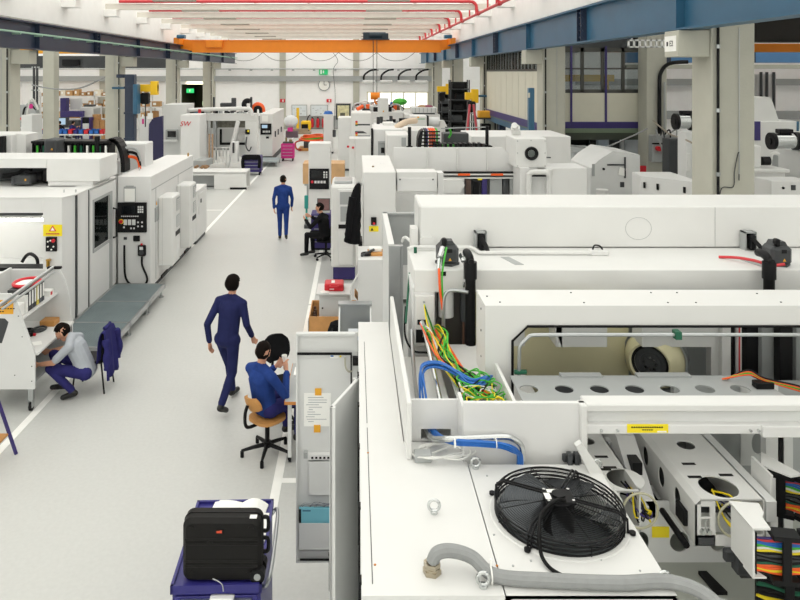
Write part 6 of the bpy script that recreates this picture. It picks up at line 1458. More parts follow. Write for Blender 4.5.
# black jacket on the cabinet flank
jb = solo(B().tube(spline([(PX(359, 12), 12.0, 2.72), (PX(357, 12), 12.0, 2.6), (PX(355, 12), 11.98, 2.4), (PX(353.5, 12), 11.98, 2.1), (PX(352.5, 12), 11.98, 1.8), (PX(352, 12), 11.98, 1.72)], 4), [.02, .035, .05, .06, .07, .075, .085, .09, .1, .11, .12, .13, .12, .135, .125, .14, .13, .145, .14, .145, .12], 14), 'hanging_jacket', BLACKCL, 'black jacket hanging on the flank of the white side cabinet', 'jacket')
part(B().tube(spline([(PX(353, 12), 11.9, 2.5), (PX(349.5, 12), 11.86, 2.15), (PX(348, 12), 11.86, 1.82)], 6), [.07-.002*k for k in range(13)], 10), 'sleeve', BLACKCL, jb)
part(B().tube([(.125, 12.02, 2.7), (.05, 12.0, 2.74)], .012, 6), 'hook', STEEL, jb)
solo(B().box(.06, .125, 12.05, 12.5, 0, 1.72, .01), 'black_post', BLACK, 'black post under the hanging black jacket', 'post')
t = thing('supply_cabinet', 'small white supply cabinet with tools on top beside the black jacket', 'cabinet', (.27, 11.3, 0))
part(B().box(.05, .5, 10.9, 11.75, .06, 1.72, .008), 'body', WHITE, t); part(B().box(.07, .48, 10.95, 11.7, 0, .06), 'plinth', DGREY, t); part(B().cyl((.14, 10.89, .95), (.14, 10.9, .95), .02, n=10), 'lock', DGREY, t)
part(B().tube(spline([(.05, 10.88, 1.5), (-.06, 10.86, 1.3), (-.05, 10.86, 1.0), (.04, 10.88, .85), (.05, 10.88, .5), (.16, 10.86, .2)], 6), .012, 6), 'hose', WHTW, t)
t = thing('tool_clutter', 'small heap of black tools and wood on the supply cabinet', 'tools', (.25, 11.2, 1.72))
part(B().box(.2, .46, 11.1, 11.4, 1.72, 1.76, .004), 'board', WOOD, t); part(B().torus((.18, 11.15, 1.745), .07, .02, 'z', 18, 8), 'cable_ring', BLACK, t); part(B().box(.22, .42, 11.2, 11.35, 1.76, 1.82, .01), 'tool_box', PAPER, t); part(B().cyl((.1, 11.05, 1.74), (.3, 11.2, 1.8), .02, n=8), 'wrench', DGREY, t)
# ================================================================== aisle side: cooler column, control tower, drawers
t = thing('cooling_column', 'tall white cooling column with louvred vents next to the drawer cabinet', 'cooler', (-.26, 16.2, 0)); Y = 15.6
part(B().box(PX(331, Y), 0.02, Y, 17, .3, PZ(186, Y), .04), 'body', WHITE2, t); part(B().box(PX(333, Y), .0, Y+.1, 16.9, 0.02, .3), 'base', PURPLE, t)
fr = part(B().box(PX(338, Y), PX(353.5, Y), Y-.05, Y, PZ(265, Y), PZ(189, Y), .015), 'front_frame', WHITE, t)
for (a, c, x0, nm, m) in ((204, 191.5, 340, 'vent', GREY), (221, 206, 340.5, 'vent', GREY), (228, 224, 338.5, 'black_strip', BLACK), (244, 231, 340, 'lower_panel', WHITE2), (263, 247, 340, 'lower_panel', WHITE2)):
    p_ = part(B().box(PX(x0, Y), PX(352, Y), Y-.06, Y-.05, PZ(a, Y), PZ(c, Y)), nm, m, fr)
part(B().box(PX(334, Y), PX(352, Y), Y+.3, Y+.9, PZ(186, Y), PZ(183, Y), .01), 'top_handle', STEEL, t)
t = thing('control_tower', 'slim white control tower with a dark operator screen facing the aisle', 'control tower', (-1.05, 21.3, 0)); Y = 21.0
part(B().box(PX(308.5, Y), PX(330.5, Y), Y, Y+.7, .1, PZ(143.5, Y), .01), 'body', WHITE2, t); part(B().box(PX(304.5, Y), PX(330, Y), Y-.15, Y+.7, 0, .1), 'foot', DGREY, t)
pn = part(B().box(PX(309.5, Y), PX(329, Y), Y-.05, Y, PZ(189, Y), PZ(168.5, Y), .006), 'operator_panel', BLACK, t); part(B().box(PX(311.5, Y), PX(322, Y), Y-.056, Y-.05, PZ(177.5, Y), PZ(170.5, Y)), 'screen', SCREEN, pn)
b = B()
for r_ in range(3):
    for c_ in range(2): b.box(PX(323.5+c_*2.4, Y), PX(325+c_*2.4, Y), Y-.056, Y-.05, PZ(173+r_*2.4, Y), PZ(171.3+r_*2.4, Y))
for c_ in range(4): b.box(PX(314.5+c_*3, Y), PX(316.7+c_*3, Y), Y-.056, Y-.05, PZ(183, Y), PZ(180.5, Y))
part(b, 'keypad', LGREY, pn, kind='stuff'); part(B().cyl((PX(312.3, Y), Y-.09, PZ(181.5, Y)), (PX(312.3, Y), Y-.05, PZ(181.5, Y)), .04, n=12), 'emergency_stop', REDC, pn)
t = thing('drawer_cabinet', 'purple drawer cabinet with a small laptop on top beside the seated worker', 'drawers', (-.9, 18.6, 0)); Y = 18.3
part(B().box(PX(311, Y), PX(331, Y), Y, Y+.6, .06, .93, .006), 'body', PURPLE, t)
for k in range(5): d = part(B().box(PX(312, Y), PX(330, Y), Y-.012, Y, .1+k*.165, .25+k*.165, .003), 'drawer', PURPLE, t); part(B().box(PX(314, Y), PX(328, Y), Y-.03, Y-.012, .22+k*.165, .235+k*.165), 'handle', GREY, d)
part(B().box(PX(312, Y), PX(330, Y), Y+.05, Y+.55, 0, .06), 'plinth', BLACK, t)
t = thing('laptop', 'open laptop with a reddish dark screen on the purple drawer cabinet', 'laptop', (-.82, 18.55, .93))
part(B().box(-1.0, -.66, 18.45, 18.7, .93, .95, .004), 'base', GREY, t); l = part(B().prism([(18.7, .95), (18.72, .95), (18.8, 1.25), (18.78, 1.26)], 'x', -1.0, -.66), 'lid', DGREY, t)
part(B().add([(-.98, 18.698, .965), (-.68, 18.698, .965), (-.68, 18.772, 1.24), (-.98, 18.772, 1.24)], [(0, 1, 2, 3)]), 'screen', mat('screen_red', '6d4a48', .3, var=.3, scale=8), l)
t = thing('plywood_crate', 'plywood crate on a grey trolley behind the control tower', 'crate', (-1.1, 24.2, 0))
part(B().box(-1.75, -.35, 23.8, 24.7, .85, 1.53, .006), 'crate_body', mat('ply_light', 'cba274', .6, var=.1), t); part(B().box(-1.7, -.4, 23.85, 24.65, .78, .85), 'trolley_deck', GREY, t)
for x in (-1.6, -.5):
    for y in (23.95, 24.55): l = part(B().box(x-.03, x+.03, y-.03, y+.03, .1, .78), 'trolley_leg', GREY, t); part(B().cyl((x-.02, y, .05), (x+.02, y, .05), .05, n=12), 'caster', BLACK, l)
solo(B().cyl((PX(306.5, 21.6), 21.6, 0), (PX(306.5, 21.6), 21.6, .75), .03, n=10).box(PX(304.5, 21.6), PX(308.3, 21.6), 21.55, 21.62, .45, .85, .01), 'teal_stand', mat('teal', '2f9a92', .5), 'thin teal stand beside the control tower', 'stand')
# orange hose coil on its pallet
t = thing('hose_coil', 'big coil of orange hose with green ends on a pallet in the aisle', 'hose', (-2.45, 42, 0)); random.seed(4)
part(B().box(-3.3, -1.5, 41.3, 42.7, .0, .16), 'pallet', WOOD, t)
part(B().box(-3.0, -1.8, 41.5, 42.5, .16, .5), 'drum_base', DGREY, t)
for k in range(7):
    P = [(-2.45+(.68+.1*math.sin(k*2.1)-.03*k)*math.cos(a)*1.15, 42+(.6-.03*k)*math.sin(a), .55+.05*k+.04*math.sin(a*2+k)) for a in [2*PI*i/26 for i in range(26)]]
    part(B().tube(P, .05, 6, True), 'hose_turn', GREEN if k == 3 else ORAW, t)
part(B().tube(spline([(-3.1, 41.6, .6), (-3.45, 41.3, .5), (-3.4, 41.2, .15), (-3.1, 41.1, .1)], 5), .05, 6), 'hose_end', mat('hose_end_red', 'b33322', .5), t)
t = thing('pallet_stacker', 'yellow pallet stacker parked by the far whiteboards', 'stacker', (-4.1, 54.6, 0)); Y = 54.5
part(B().box(-4.5, -4.3, Y, Y+.2, .1, 1.85, .02), 'mast', YELLOW, t); part(B().box(-4.15, -3.4, Y-.1, Y+.6, .1, .85, .08), 'power_unit', YELLOW, t); part(B().box(-4.1, -3.6, Y-.14, Y-.1, .15, .6), 'battery_cover', BLACK, t)
part(B().tube(spline([(-3.7, Y+.2, .85), (-3.6, Y+.2, 1.15), (-3.45, Y+.2, 1.3)], 4), .04, 8), 'tiller', BLACK, t)
for k in (0, 1): part(B().box(-4.9, -4.3, Y+.02+k*.4, Y+.14+k*.4, .03, .1), 'fork', DGREY, t)
for x in (-4.4, -3.6): part(B().cyl((x, Y-.1, .1), (x, Y+.0, .1), .1, n=14), 'wheel', BLACK, t)
solo(B().box(-4.9, -3.3, 52.6, 53.6, 0, .14).box(-4.7, -3.5, 52.8, 53.4, .14, .35), 'loaded_pallet', mat('pallet_brown', '9c8a72', .7, var=.2), 'flat pallet with small goods in front of the yellow stacker', 'pallet')
def cart(label, x0, x1, y0, d, h, m, top=None, jacket=False):
    t = thing('tool_cart', label, 'cart', ((x0+x1)/2, y0+d/2, 0))
    part(B().box(x0, x1, y0, y0+d, .14, h, .02), 'body', m, t)
    n = 4
    for k in range(n): z0, z1 = .18+(h-.24)*k/n, .18+(h-.24)*(k+1)/n-.02; dd = part(B().box(x0+.03, x1-.03, y0-.012, y0, z0, z1, .004), 'drawer', m, t); part(B().box(x0+.08, x1-.08, y0-.03, y0-.012, z1-.04, z1-.02), 'handle', STEEL, dd)
    for x in (x0+.08, x1-.08):
        for y in (y0+.08, y0+d-.08): part(B().cyl((x-.03, y, .07), (x+.03, y, .07), .07, n=12), 'caster', BLACK, t)
    return t
cart('magenta tool cart with drawers standing in the aisle', PX(281, 36.6), PX(294, 36.6), 36.6, .6, .9, MAGENTA)
t = thing('parts_tray', 'dark tray of small tools on the magenta cart', 'tray', (PX(288, 36.8), 36.9, .9))
part(B().box(PX(283, 36.8), PX(293, 36.8), 36.7, 37.1, .9, .98, .01), 'tray', DGREY, t); part(B().cyl((PX(286, 36.8), 36.9, .98), (PX(286, 36.8), 36.9, 1.2), .05, n=10).box(PX(289, 36.8), PX(292, 36.8), 36.8, 37.0, .98, 1.1, .01), 'tools', mat('tools_olive', '7d6f45', .5), t)
cart('purple tool cart with a dark jacket thrown over it', PX(241.5, 31.6), PX(261, 31.6), 31.6, .6, .86, PURPLE)
ck = drape('thrown_jacket', 'dark jacket thrown over the purple tool cart', BLACKCL, PX(251.5, 31.6), 31.56, .9, [(.35, .012), (.1, .0), (0, 0), (-.03, .06), (-.05, .2)], .78, axis='x', seed=4)
for q in (-1, 1): part(B().tube(spline([(PX(251.5+q*7, 31.6), 31.55, .88), (PX(251.5+q*8.5, 31.6), 31.5, .65), (PX(251.5+q*8, 31.6), 31.5, .35)], 5), .075, 8), 'sleeve', BLACKCL, ck)
t = thing('waste_bag', 'white bag and pink box on a low stand by the far wall', 'bag', (PX(291, 50), 50, 0))
part(B().ell((PX(291, 50), 50, 1.15), .5, .4, .42, 14, 8), 'bag', mat('bag_white', 'd9dbdd', .6, bump=.5), t); part(B().box(PX(288, 50), PX(293, 50), 49.6, 50.2, .45, .7), 'pink_box', MAGENTA, t); part(B().box(PX(286, 50), PX(298, 50), 49.7, 50.4, 0, .45), 'stand', mat('stand_dark', '5b4a52', .6), t)
# ================================================================== left middle: gantry machine
Fm = thing('machining_centre', 'white gantry machine with an open frame, a diagonal brace and a red logo cabinet', 'machine', (-5.9, 32, 0))
def fp(b, name, m, label=None, kind=None, par=None): return part(b, name, m, par or Fm, label, kind)
Y = 27.8
fp(B().box(-7.8, -4.25, Y, Y+.95, .62, .7, .01).box(-7.8, PX(214, Y), Y, Y+.06, .55, .66).box(PX(214, Y), -4.25, Y, Y+.08, .0, .66, .01).box(-7.8, -4.25, Y+.87, Y+.95, 0, .66), 'loading_base', WHITE2)
fp(B().box(-7.8, PX(214, Y), Y+.3, Y+.4, .1, .62).box(-7.8, PX(214, Y), Y+.02, Y+.1, .0, .08), 'base_recess', GREY)
fp(B().box(PX(230, Y), -4.24, Y-.012, Y, 0, .08), 'base_foot', BLACK)
lc = fp(B().box(PX(180.5, 31), PX(200, 31), 31, 32.4, .1, PZ(115, 31), .015), 'logo_cabinet', WHITE, 'white cabinet with a red logo')
text('SW', .3, 'logo', RED, lc, FRONT(PX(183.7, 31)+.08, 30.99, PZ(124, 31)) @ Matrix(((1, .25, 0, 0), (0, 1, 0, 0), (0, 0, 1, 0), (0, 0, 0, 1))), .012)
tc = fp(B().box(PX(163.5, 32.5), PX(186, 32.5), 32.5, 34.2, .1, PZ(104.5, 32.5), .015), 'tall_cabinet', LGREY)
op = part(B().box(PX(166, 32.4), PX(178, 32.4), 32.3, 32.5, PZ(141, 32.4), PZ(129.5, 32.4), .03), 'operator_panel', GREY, tc)
part(B().box(PX(167.5, 32.3), PX(176, 32.3), 32.28, 32.3, PZ(137, 32.3), PZ(131, 32.3)), 'screen', SCREEN, op)
part(B().box(PX(164, 32.3), PX(178, 32.3), 32.2, 32.3, PZ(142, 32.3), PZ(139.5, 32.3), .02), 'tray', LGREY, op)
G_ = 33.0
fp(B().box(PX(200, G_), PX(257, G_), G_, G_+.5, PZ(121, G_), PZ(113.5, G_), .02), 'gantry_beam', WHITE2)
fp(B().box(PX(199.5, G_), PX(206, G_), G_, G_+.5, .5, PZ(121, G_), .01), 'gantry_post', WHITE); fp(B().box(PX(245, G_), PX(257, G_), G_, G_+.6, .1, PZ(121, G_), .02), 'gantry_post', WHITE2)
fp(B().box(PX(212.5, G_), PX(216, G_), G_+.05, G_+.3, .5, PZ(121, G_)), 'frame_bar', STEEL)
fp(B().box(PX(200, G_), PX(246, G_), G_+1.4, G_+1.5, .5, PZ(121, G_)), 'work_wall', LGREY)
fp(B().box(PX(216, G_), PX(244, G_), G_+.9, G_+1.0, PZ(147, G_), PZ(144.5, G_)).box(PX(216, G_), PX(218, G_), G_+.9, G_+1.0, PZ(147, G_), PZ(121.5, G_)), 'window_frame', BLACK)
fp(B().box(PX(208, G_), PX(244, G_), G_+.6, G_+.9, PZ(129, G_), PZ(121.5, G_)), 'tool_row', mat('tool_row_olive', '77756a', .5, var=.4, scale=6))
fp(B().box(PX(216, G_), PX(244, G_), G_+.55, G_+.62, PZ(130, G_), PZ(128.5, G_)), 'tool_rail', WHITE)
fp(B().tube([(PX(226, 32.8), 32.7, PZ(172, 32.8)), (PX(238.5, 32.8), 32.7, PZ(121, 32.8))], .1, 8), 'diagonal_brace', WHITE2)
fp(B().box(PX(231.5, 31.5), PX(238, 31.5), 31.4, 31.8, .6, PZ(142, 31.5), .02), 'loading_pillar', WHITE); fp(B().box(PX(232.5, 31.4), PX(234.5, 31.4), 31.38, 31.4, PZ(153, 31.4), PZ(142.5, 31.4)), 'pillar_slot', DGREY)
for k in range(5): fp(B().box(PX(213.5+k*3.4, 30.6), PX(215.3+k*3.4, 30.6), 30.6, 30.66, .68, PZ(148, 30.6)), 'fence_bar', WHITE2)
fp(B().box(PX(212, 30.6), PX(230, 30.6), 30.6, 30.66, PZ(150, 30.6), PZ(147.5, 30.6)), 'fence_rail', WHITE2)
for px in (208.5, 211.5): fp(B().box(PX(px, 30.3), PX(px+1.4, 30.3), 30.3, 30.4, .68, PZ(134, 30.3)), 'ladder_rail', mat('rail_tan', 'a0846a', .5))
for k in range(7): fp(B().box(PX(208.5, 30.3), PX(212.9, 30.3), 30.32, 30.36, .8+k*.16, .84+k*.16), 'ladder_rung', GREY)
fp(B().prism([(PX(195, 29.5), 29.2), (PX(207, 29.5), 29.2), (PX(209, 29.5), 30.3), (PX(198, 29.5), 30.3)], 'z', .7, .95), 'parts_box', GREY)
b = B(); random.seed(9)
for k in range(10): u = random.uniform(194, 208); b.box(PX(u, 29), PX(u+2, 29), 28.6+random.random()*.5, 29.2, .7, .72+random.random()*.08)
fp(b, 'wood_offcuts', mat('offcut_brown', '8c6a48', .7, var=.3), kind='stuff')
sb_ = fp(B().box(PX(245, 32.9), PX(249.5, 32.9), 32.95, 33.0, PZ(134.5, 32.9), PZ(129.5, 32.9), .01), 'switch_box', BLACK); part(B().cyl((PX(248.2, 32.9), 32.9, PZ(131, 32.9)), (PX(248.2, 32.9), 32.95, PZ(131, 32.9)), .05, n=10), 'stop_button', YELW, sb_)
fp(B().lathe([(0, -.02), (.16, -.02), (.2, .06), (.2, .15)], (PX(241, 33.4), 33.5, PZ(137, 33.4)), 20, 'y'), 'spindle_nose', WHITE2)
fp(B().tube(spline([(PX(246.5, 32.8), 32.9, PZ(137, 32.8)), (PX(246, 32.8), 32.8, PZ(146, 32.8)), (PX(249, 32.8), 32.8, PZ(151, 32.8)), (PX(251, 32.8), 32.9, PZ(147, 32.8))], 5), .03, 6), 'cord', DGREY)
# clutter on top of the gantry
random.seed(21)
for k in range(16):
    px = 188+k*4.0+random.random()*1.5; h_ = random.uniform(1.5, 4); yy = 33.1+random.random()*.3
    if k % 3: fp(B().cyl((PX(px, yy), yy, PZ(113.5, yy)), (PX(px, yy), yy, PZ(113.5-h_, yy)), .09, n=10), 'valve', random.choice((BLACK, DGREY, BLUEST, STEEL)))
    else: fp(B().box(PX(px, yy), PX(px+3, yy), yy, yy+.3, PZ(113.5, yy), PZ(113.5-h_*.8, yy), .02), 'terminal', random.choice((BLACK, DGREY, GREY)))
fp(B().tube(spline([(PX(189, 33), 32.9, PZ(110, 33)), (PX(215, 33), 32.9, PZ(109, 33)), (PX(245, 33), 32.9, PZ(108.5, 33)), (PX(251, 33), 32.9, PZ(110, 33)), (PX(252, 33), 32.9, PZ(116, 33))], 6), .09, 8), 'white_hose', WHITE2)
fp(B().cyl((PX(200.5, 33), 32.8, PZ(114, 33)), (PX(200.5, 33), 32.8, PZ(109, 33)), .07, n=10), 'signal_cap', REDC)
for px, tp_ in ((213.5, 97), (233.5, 98), (251, 97)): fp(B().box(PX(px-.9 if px != 233.5 else px-2.2, 34), PX(px+.9 if px != 233.5 else px+2.2, 34), 34, 34.2, PZ(112, 34), PZ(tp_, 34), .02), 'chain_post', DGREY)
fp(B().tube(spline([(PX(247, 34), 34, PZ(112, 34)), (PX(244, 34), 34, PZ(105, 34)), (PX(246, 34), 34, PZ(101, 34)), (PX(250, 34), 34, PZ(101, 34))], 5), .12, 8), 'black_hose', BLACK)
fp(B().box(PX(220, 34.5), PX(232, 34.5), 34.5, 34.9, PZ(107, 34.5), PZ(103, 34.5), .03), 'drive_box', DGREY)
a_ = fp(B().tube(spline([(PX(254, 34.2), 34.2, PZ(113, 34.2)), (PX(254, 34.2), 34.2, PZ(107, 34.2)), (PX(258, 34.2), 34.2, PZ(104.5, 34.2)), (PX(262, 34.2), 34.2, PZ(107, 34.2)), (PX(263, 34.2), 34.2, PZ(112, 34.2))], 6), .12, 8), 'orange_cable_arch', ORAW)
part(B().tube(spline([(PX(255, 34.1), 34.1, PZ(113, 34.1)), (PX(256, 34.1), 34.1, PZ(108, 34.1)), (PX(260, 34.1), 34.1, PZ(108, 34.1)), (PX(261, 34.1), 34.1, PZ(113, 34.1))], 5), .09, 8), 'black_cable_arch', BLACK, a_)
# its control pillar
P_ = thing('control_pillar', 'white control pillar with a lit screen at the aisle end of the gantry machine', 'control pillar', (-4.5, 39, 0)); Y = 36.2
part(B().box(PX(260, Y), PX(272.5, Y), Y, 42, .3, PZ(114, Y), .015), 'body', WHITE2, P_); part(B().box(PX(260, Y)+.05, PX(272.5, Y)-.05, Y+.2, 41.9, 0, .3), 'plinth', DGREY, P_)
pn = part(B().box(PX(260.5, Y), PX(271.5, Y), Y-.06, Y, PZ(134.5, Y), PZ(123.5, Y), .01), 'operator_panel', BLACK, P_); part(B().box(PX(262, Y), PX(267.5, Y), Y-.07, Y-.06, PZ(128, Y), PZ(124.8, Y)), 'screen', SCREEN_ON, pn)
b = B()
for k in range(5): b.box(PX(263+k*1.5, Y), PX(264+k*1.5, Y), Y-.07, Y-.06, PZ(132.5, Y), PZ(130.5, Y))
part(b, 'keypad', LGREY, pn, kind='stuff')
part(B().box(PX(262, Y), PX(268, Y), Y-.02, Y, PZ(121.5, Y), PZ(115.5, Y)), 'paper_clip', PAPER, P_); part(B().box(PX(266, Y), PX(269, Y), Y-.03, Y, PZ(138.5, Y), PZ(136.5, Y)), 'key_switch', BLACK, P_)
for y in (37.2, 38.6, 40.2): part(B().box(PX(272.5, Y), PX(272.5, Y)+.06, y, y+.1, 1.2, 1.5), 'door_handle', DGREY, P_)
t = thing('grating_platform', 'small steel grating step at the control pillar of the gantry machine', 'platform', (-4.2, 35.2, 0))
part(B().box(-4.7, -3.75, 34.4, 36.1, .22, .26, .004), 'deck', GRATE, t)
for x in (-4.62, -3.83):
    for y in (34.5, 36.0): part(B().cyl((x, y, 0), (x, y, .22), .03, n=8), 'foot', STEEL, t)
# ================================================================== left bay
t = thing('bay_column', 'grey steel column with pipes in the side bay', 'column', (-14.9, 34.3, 0))
part(B().box(-14.95, -14.42, 34, 34.6, 0, 7.4, .01), 'shaft', CONC, t)
for x in (-15.35, -15.2): part(B().tube([(x, 33.95, .3), (x, 33.95, 7.2)], .06, 8), 'pipe', DGREY, t)
for z in (1.5, 2.6, 3.7, 4.8): part(B().box(-15.45, -15.1, 33.9, 34.0, z, z+.06), 'clamp', STEEL, t)
part(B().box(-15.9, -15.1, 33.6, 34.0, 2.0, 3.05, .02), 'switch_panel', GREY, t); part(B().box(-15.8, -15.2, 33.58, 33.6, 2.5, 2.56).box(-15.8, -15.2, 33.58, 33.6, 2.2, 2.26), 'panel_slot', BLACK, t)
for x in (-15.7, -15.45): part(B().cyl((x, 33.45, 2.4), (x, 33.6, 2.4), .08, n=10), 'socket', REDC, t)
XS = XL+.02
t = thing('side_bay_crane', 'dark grey crane girder crossing the side bay', 'crane', (-19, 45.3, 4.85))
part(B().box(XS, -11.1, 45, 45.7, 4.85, 5.62, .01), 'girder', DGREY, t); part(B().box(-18.5, -17.4, 44.8, 45.0, 5.0, 5.4, .02), 'motor_box', BLACK, t)
t = thing('side_bay_crane', 'yellow-orange crane girder behind the dark one in the side bay', 'crane', (-19, 48.3, 5.8))
part(B().box(XS, -11.1, 48, 48.6, 5.85, 6.4, .01), 'girder', mat('crane_yellow', 'e8a41c', .45), t); part(B().box(-16.5, -15.5, 47.8, 48, 5.6, 5.9, .02), 'trolley', DGREY, t)
# hose hung between columns
solo(B().tube(spline([(PX(32, 32), 32, PZ(85, 32)), (PX(55, 32), 32, PZ(89, 32)), (PX(80, 32), 32, PZ(88, 32)), (PX(103, 32), 32, PZ(78, 32)), (PX(111, 31.6), 31.6, PZ(73.5, 31.6))], 8), .035, 6), 'hanging_cable', GRYW, 'thin grey cable slung between the column and the side bay', 'cable')
# jib post by the second column
def jib(label, x, y, h, arm, s):
    t = thing('jib_post', label, 'jib crane', (x, y, 0))
    part(B().box(x-.2, x+.2, y-.2, y+.2, 0, h, .02), 'post', NAVY, t)
    for k in range(4): part(B().box(x-.23, x+.23, y-.23, y-.2, .6+k*1.1, .68+k*1.1), 'collar', NAVY, t)
    part(B().box(x-.6, x, y-.1, y+.1, h-.15, h, .02), 'head', NAVY, t)
    return t
jp = jib('navy jib post with a motor pack beside the concrete column', PX(130, 30.5), 30.6, 4.5, None, 1)
part(B().box(PX(134, 30.4), PX(138.5, 30.4), 30.2, 30.7, PZ(114, 30.4), PZ(84, 30.4), .04), 'motor_pack', BLUEST, jp)
jp2 = thing('steel_post', 'navy steel post with a pale tag beside the beige cabin', 'post', (PX(532, 20.8), 20.75, 0))
part(B().box(PX(529, 20.7), PX(534.5, 20.7), 20.7, 20.9, 0, PZ(88, 20.7), .01), 'post', BLUEST, jp2)
part(B().box(PX(529.5, 20.5), PX(531.5, 20.5), 20.68, 20.7, PZ(98, 20.5), PZ(93, 20.5)), 'tag', BEIGE, jp2)
def hoist(label, x0, x1, y, z, zb, col=None, m=YELLOW):
    t = thing('chain_hoist', label, 'hoist', ((x0+x1)/2, y, zb))
    part(B().box(x0, x1, y-.12, y+.12, z-.16, z+.16, .02), 'arm', m, t)
    part(B().box(x0+.1, x0+.45, y-.2, y+.2, z-.7, z-.2, .06), 'hoist_body', BLACK, t); part(B().tube([(x0+.28, y, z-.7), (x0+.28, y, zb)], .03, 6), 'chain', DGREY, t)
    part(B().box(x1-.3, x1, y-.16, y+.16, z-.3, z+.3, .02), 'end_box', m, t)
    if col is not None: part(B().tube([(x1 if col > x1 else x0, y, z), (col, y, z)], .05, 8), 'swing_arm', BLUEST, t)
    return t
hoist('yellow chain hoist arm under the crane rail near the far columns', PX(437, 41), PX(451, 41), 41.0, PZ(89, 41), 1.5, 5.8)
hoist('yellow chain hoist arm above the red ladder', PX(465, 31), PX(478, 31), 31.0, PZ(96, 31), 1.3, 5.8)
hoist('yellow jib arm with a black hoist in the side bay', PX(139, 31), PX(158, 31), 31.0, PZ(88, 31), 2.2, -10.6)
t = thing('step_ladder', 'red and grey folding ladder standing below the yellow hoist', 'ladder', (5.0, 29.5, 0))
for q in (-1, 1):
    part(B().tube([(4.85+q*.42, 29.2, 0), (4.85+q*.08, 29.5, 3.25)], .05, 8), 'rail', mat('ladder_red', 'c9515a', .5), t); part(B().tube([(4.85+q*.42, 30.2, 0), (4.85+q*.08, 29.55, 3.25)], .04, 8), 'rear_rail', STEEL, t)
for k in range(8): z = .35+k*.36; part(B().box(4.85-.42+.105*z, 4.85+.42-.105*z, 29.2+.09*z, 29.3+.09*z, z, z+.04), 'rung', STEEL, t)
# cabin on the right
Cb = thing('raised_cabin', 'raised beige panelled cabin with windows and a purple base stripe', 'cabin', (7.6, 26.5, 2.5)); cx0, cx1, cy0, cy1 = 5.75, 9.6, 21.95, 31.0
part(B().box(cx0, cx1, cy0+.26, cy1, 2.5, 2.72, .01), 'floor_beam', BLUEST, Cb)
part(B().box(cx0+.05, cx1, cy0+.02, cy0+.25, 2.5, 2.72), 'front_beam', mat('cabin_beam_dark', '3c4238', .6), Cb)
part(B().box(cx0-.02, cx1, cy0-.02, cy1, 2.72, 2.76).box(cx0+.1, cx1, cy0+.05, cy1, 5.45, 5.6), 'frame', mat('cabin_green', '71806a', .6), Cb)
for nm, bx in (('stripe', (cx0-.03, cx0, cy0, cy1, 2.76, 3.0)), ('stripe', (cx0-.03, cx1, cy0-.03, cy0, 2.86, 3.06))): part(B().box(*bx), nm, PURPLE, Cb)
n = 9; dy = (cy1-cy0)/n
for k in range(n): part(B().box(cx0, cx0+.04, cy0+k*dy+.02, cy0+(k+1)*dy-.02, 3.0, 4.62), 'panel', BEIGE, Cb)
part(B().box(cx0+.02, cx0+.05, cy0, cy1, 3.0, 4.62), 'panel_seam', PURPLE, Cb)
CABW = mat('cabin_window_frame', '4a4a46', .5)
for k in range(n):
    y0, y1 = cy0+k*dy, cy0+(k+1)*dy
    w_ = part(B().box(cx0, cx0+.06, y0, y0+.06, 4.62, 5.45).box(cx0, cx0+.06, y1-.06, y1, 4.62, 5.45).box(cx0, cx0+.06, y0, y1, 4.62, 4.7).box(cx0, cx0+.06, y0, y1, 5.38, 5.45).box(cx0, cx0+.06, (y0+y1)/2-.02, (y0+y1)/2+.02, 4.62, 5.45), 'window', CABW, Cb); part(B().box(cx0+.02, cx0+.03, y0+.06, y1-.06, 4.7, 5.38), 'pane', glass('cabin_side_pane_%d' % k, 'd5dadb', .92), w_)
xs = [cx0, 6.68, 7.75, 9.6]
for k in range(3):
    part(B().box(xs[k]+.02, xs[k+1]-.02, cy0, cy0+.04, 3.0, 3.95), 'panel', BEIGE, Cb)
part(B().box(cx0, cx1, cy0+.02, cy0+.05, 3.0, 3.95), 'panel_seam', PURPLE, Cb)
for x in (6.68, 7.75): part(B().box(x-.03, x+.03, cy0-.04, cy0, 2.95, 5.4), 'mullion', PURPLE, Cb)
for k in range(5):
    x0, x1 = 6.4+k*.63, 6.4+(k+1)*.63
    w_ = part(B().box(x0, x0+.05, cy0, cy0+.06, 3.95, 5.35).box(x1-.05, x1, cy0, cy0+.06, 3.95, 5.35).box(x0, x1, cy0, cy0+.06, 3.95, 4.06).box(x0, x1, cy0, cy0+.06, 5.22, 5.35).box(x0, x1, cy0, cy0+.06, 4.68, 4.73), 'window', CABW, Cb); part(B().box(x0+.05, x1-.05, cy0+.02, cy0+.03, 4.06, 5.22), 'pane', glass('cabin_pane_%d' % k, 'd5dadb', .92), w_)
part(B().box(cx0, cx1, cy0-.05, cy0+.2, 2.76, 2.86), 'front_sill', mat('cabin_green', '71806a'), Cb)
for y in (24.5, 28.5): part(B().box(cx0+.05, cx0+.3, y, y+.25, 0, 2.5), 'support_leg', NAVY, Cb)
for y in (22.3, 30.5): part(B().box(9.2, 9.5, y, y+.25, 0, 2.5), 'support_leg', NAVY, Cb)
part(B().box(cx0+.1, cx1, cy1-.06, cy1, 2.76, 5.45), 'added_back_wall', WALLW, Cb)  # white wall added to brighten the windows, in place of the annex wall
part(B().box(cx0+.6, cx1, cy0-.02, cy0+.08, 5.35, 5.62), 'lintel', DGREY, Cb)
part(B().box(6.3, 9.5, 26, 26.25, 4.25, 4.5, .01).box(6.5, 6.7, 26, 26.2, 2.76, 4.25).box(9.1, 9.3, 26, 26.2, 2.76, 4.25), 'inner_gantry', YELLOW, Cb)
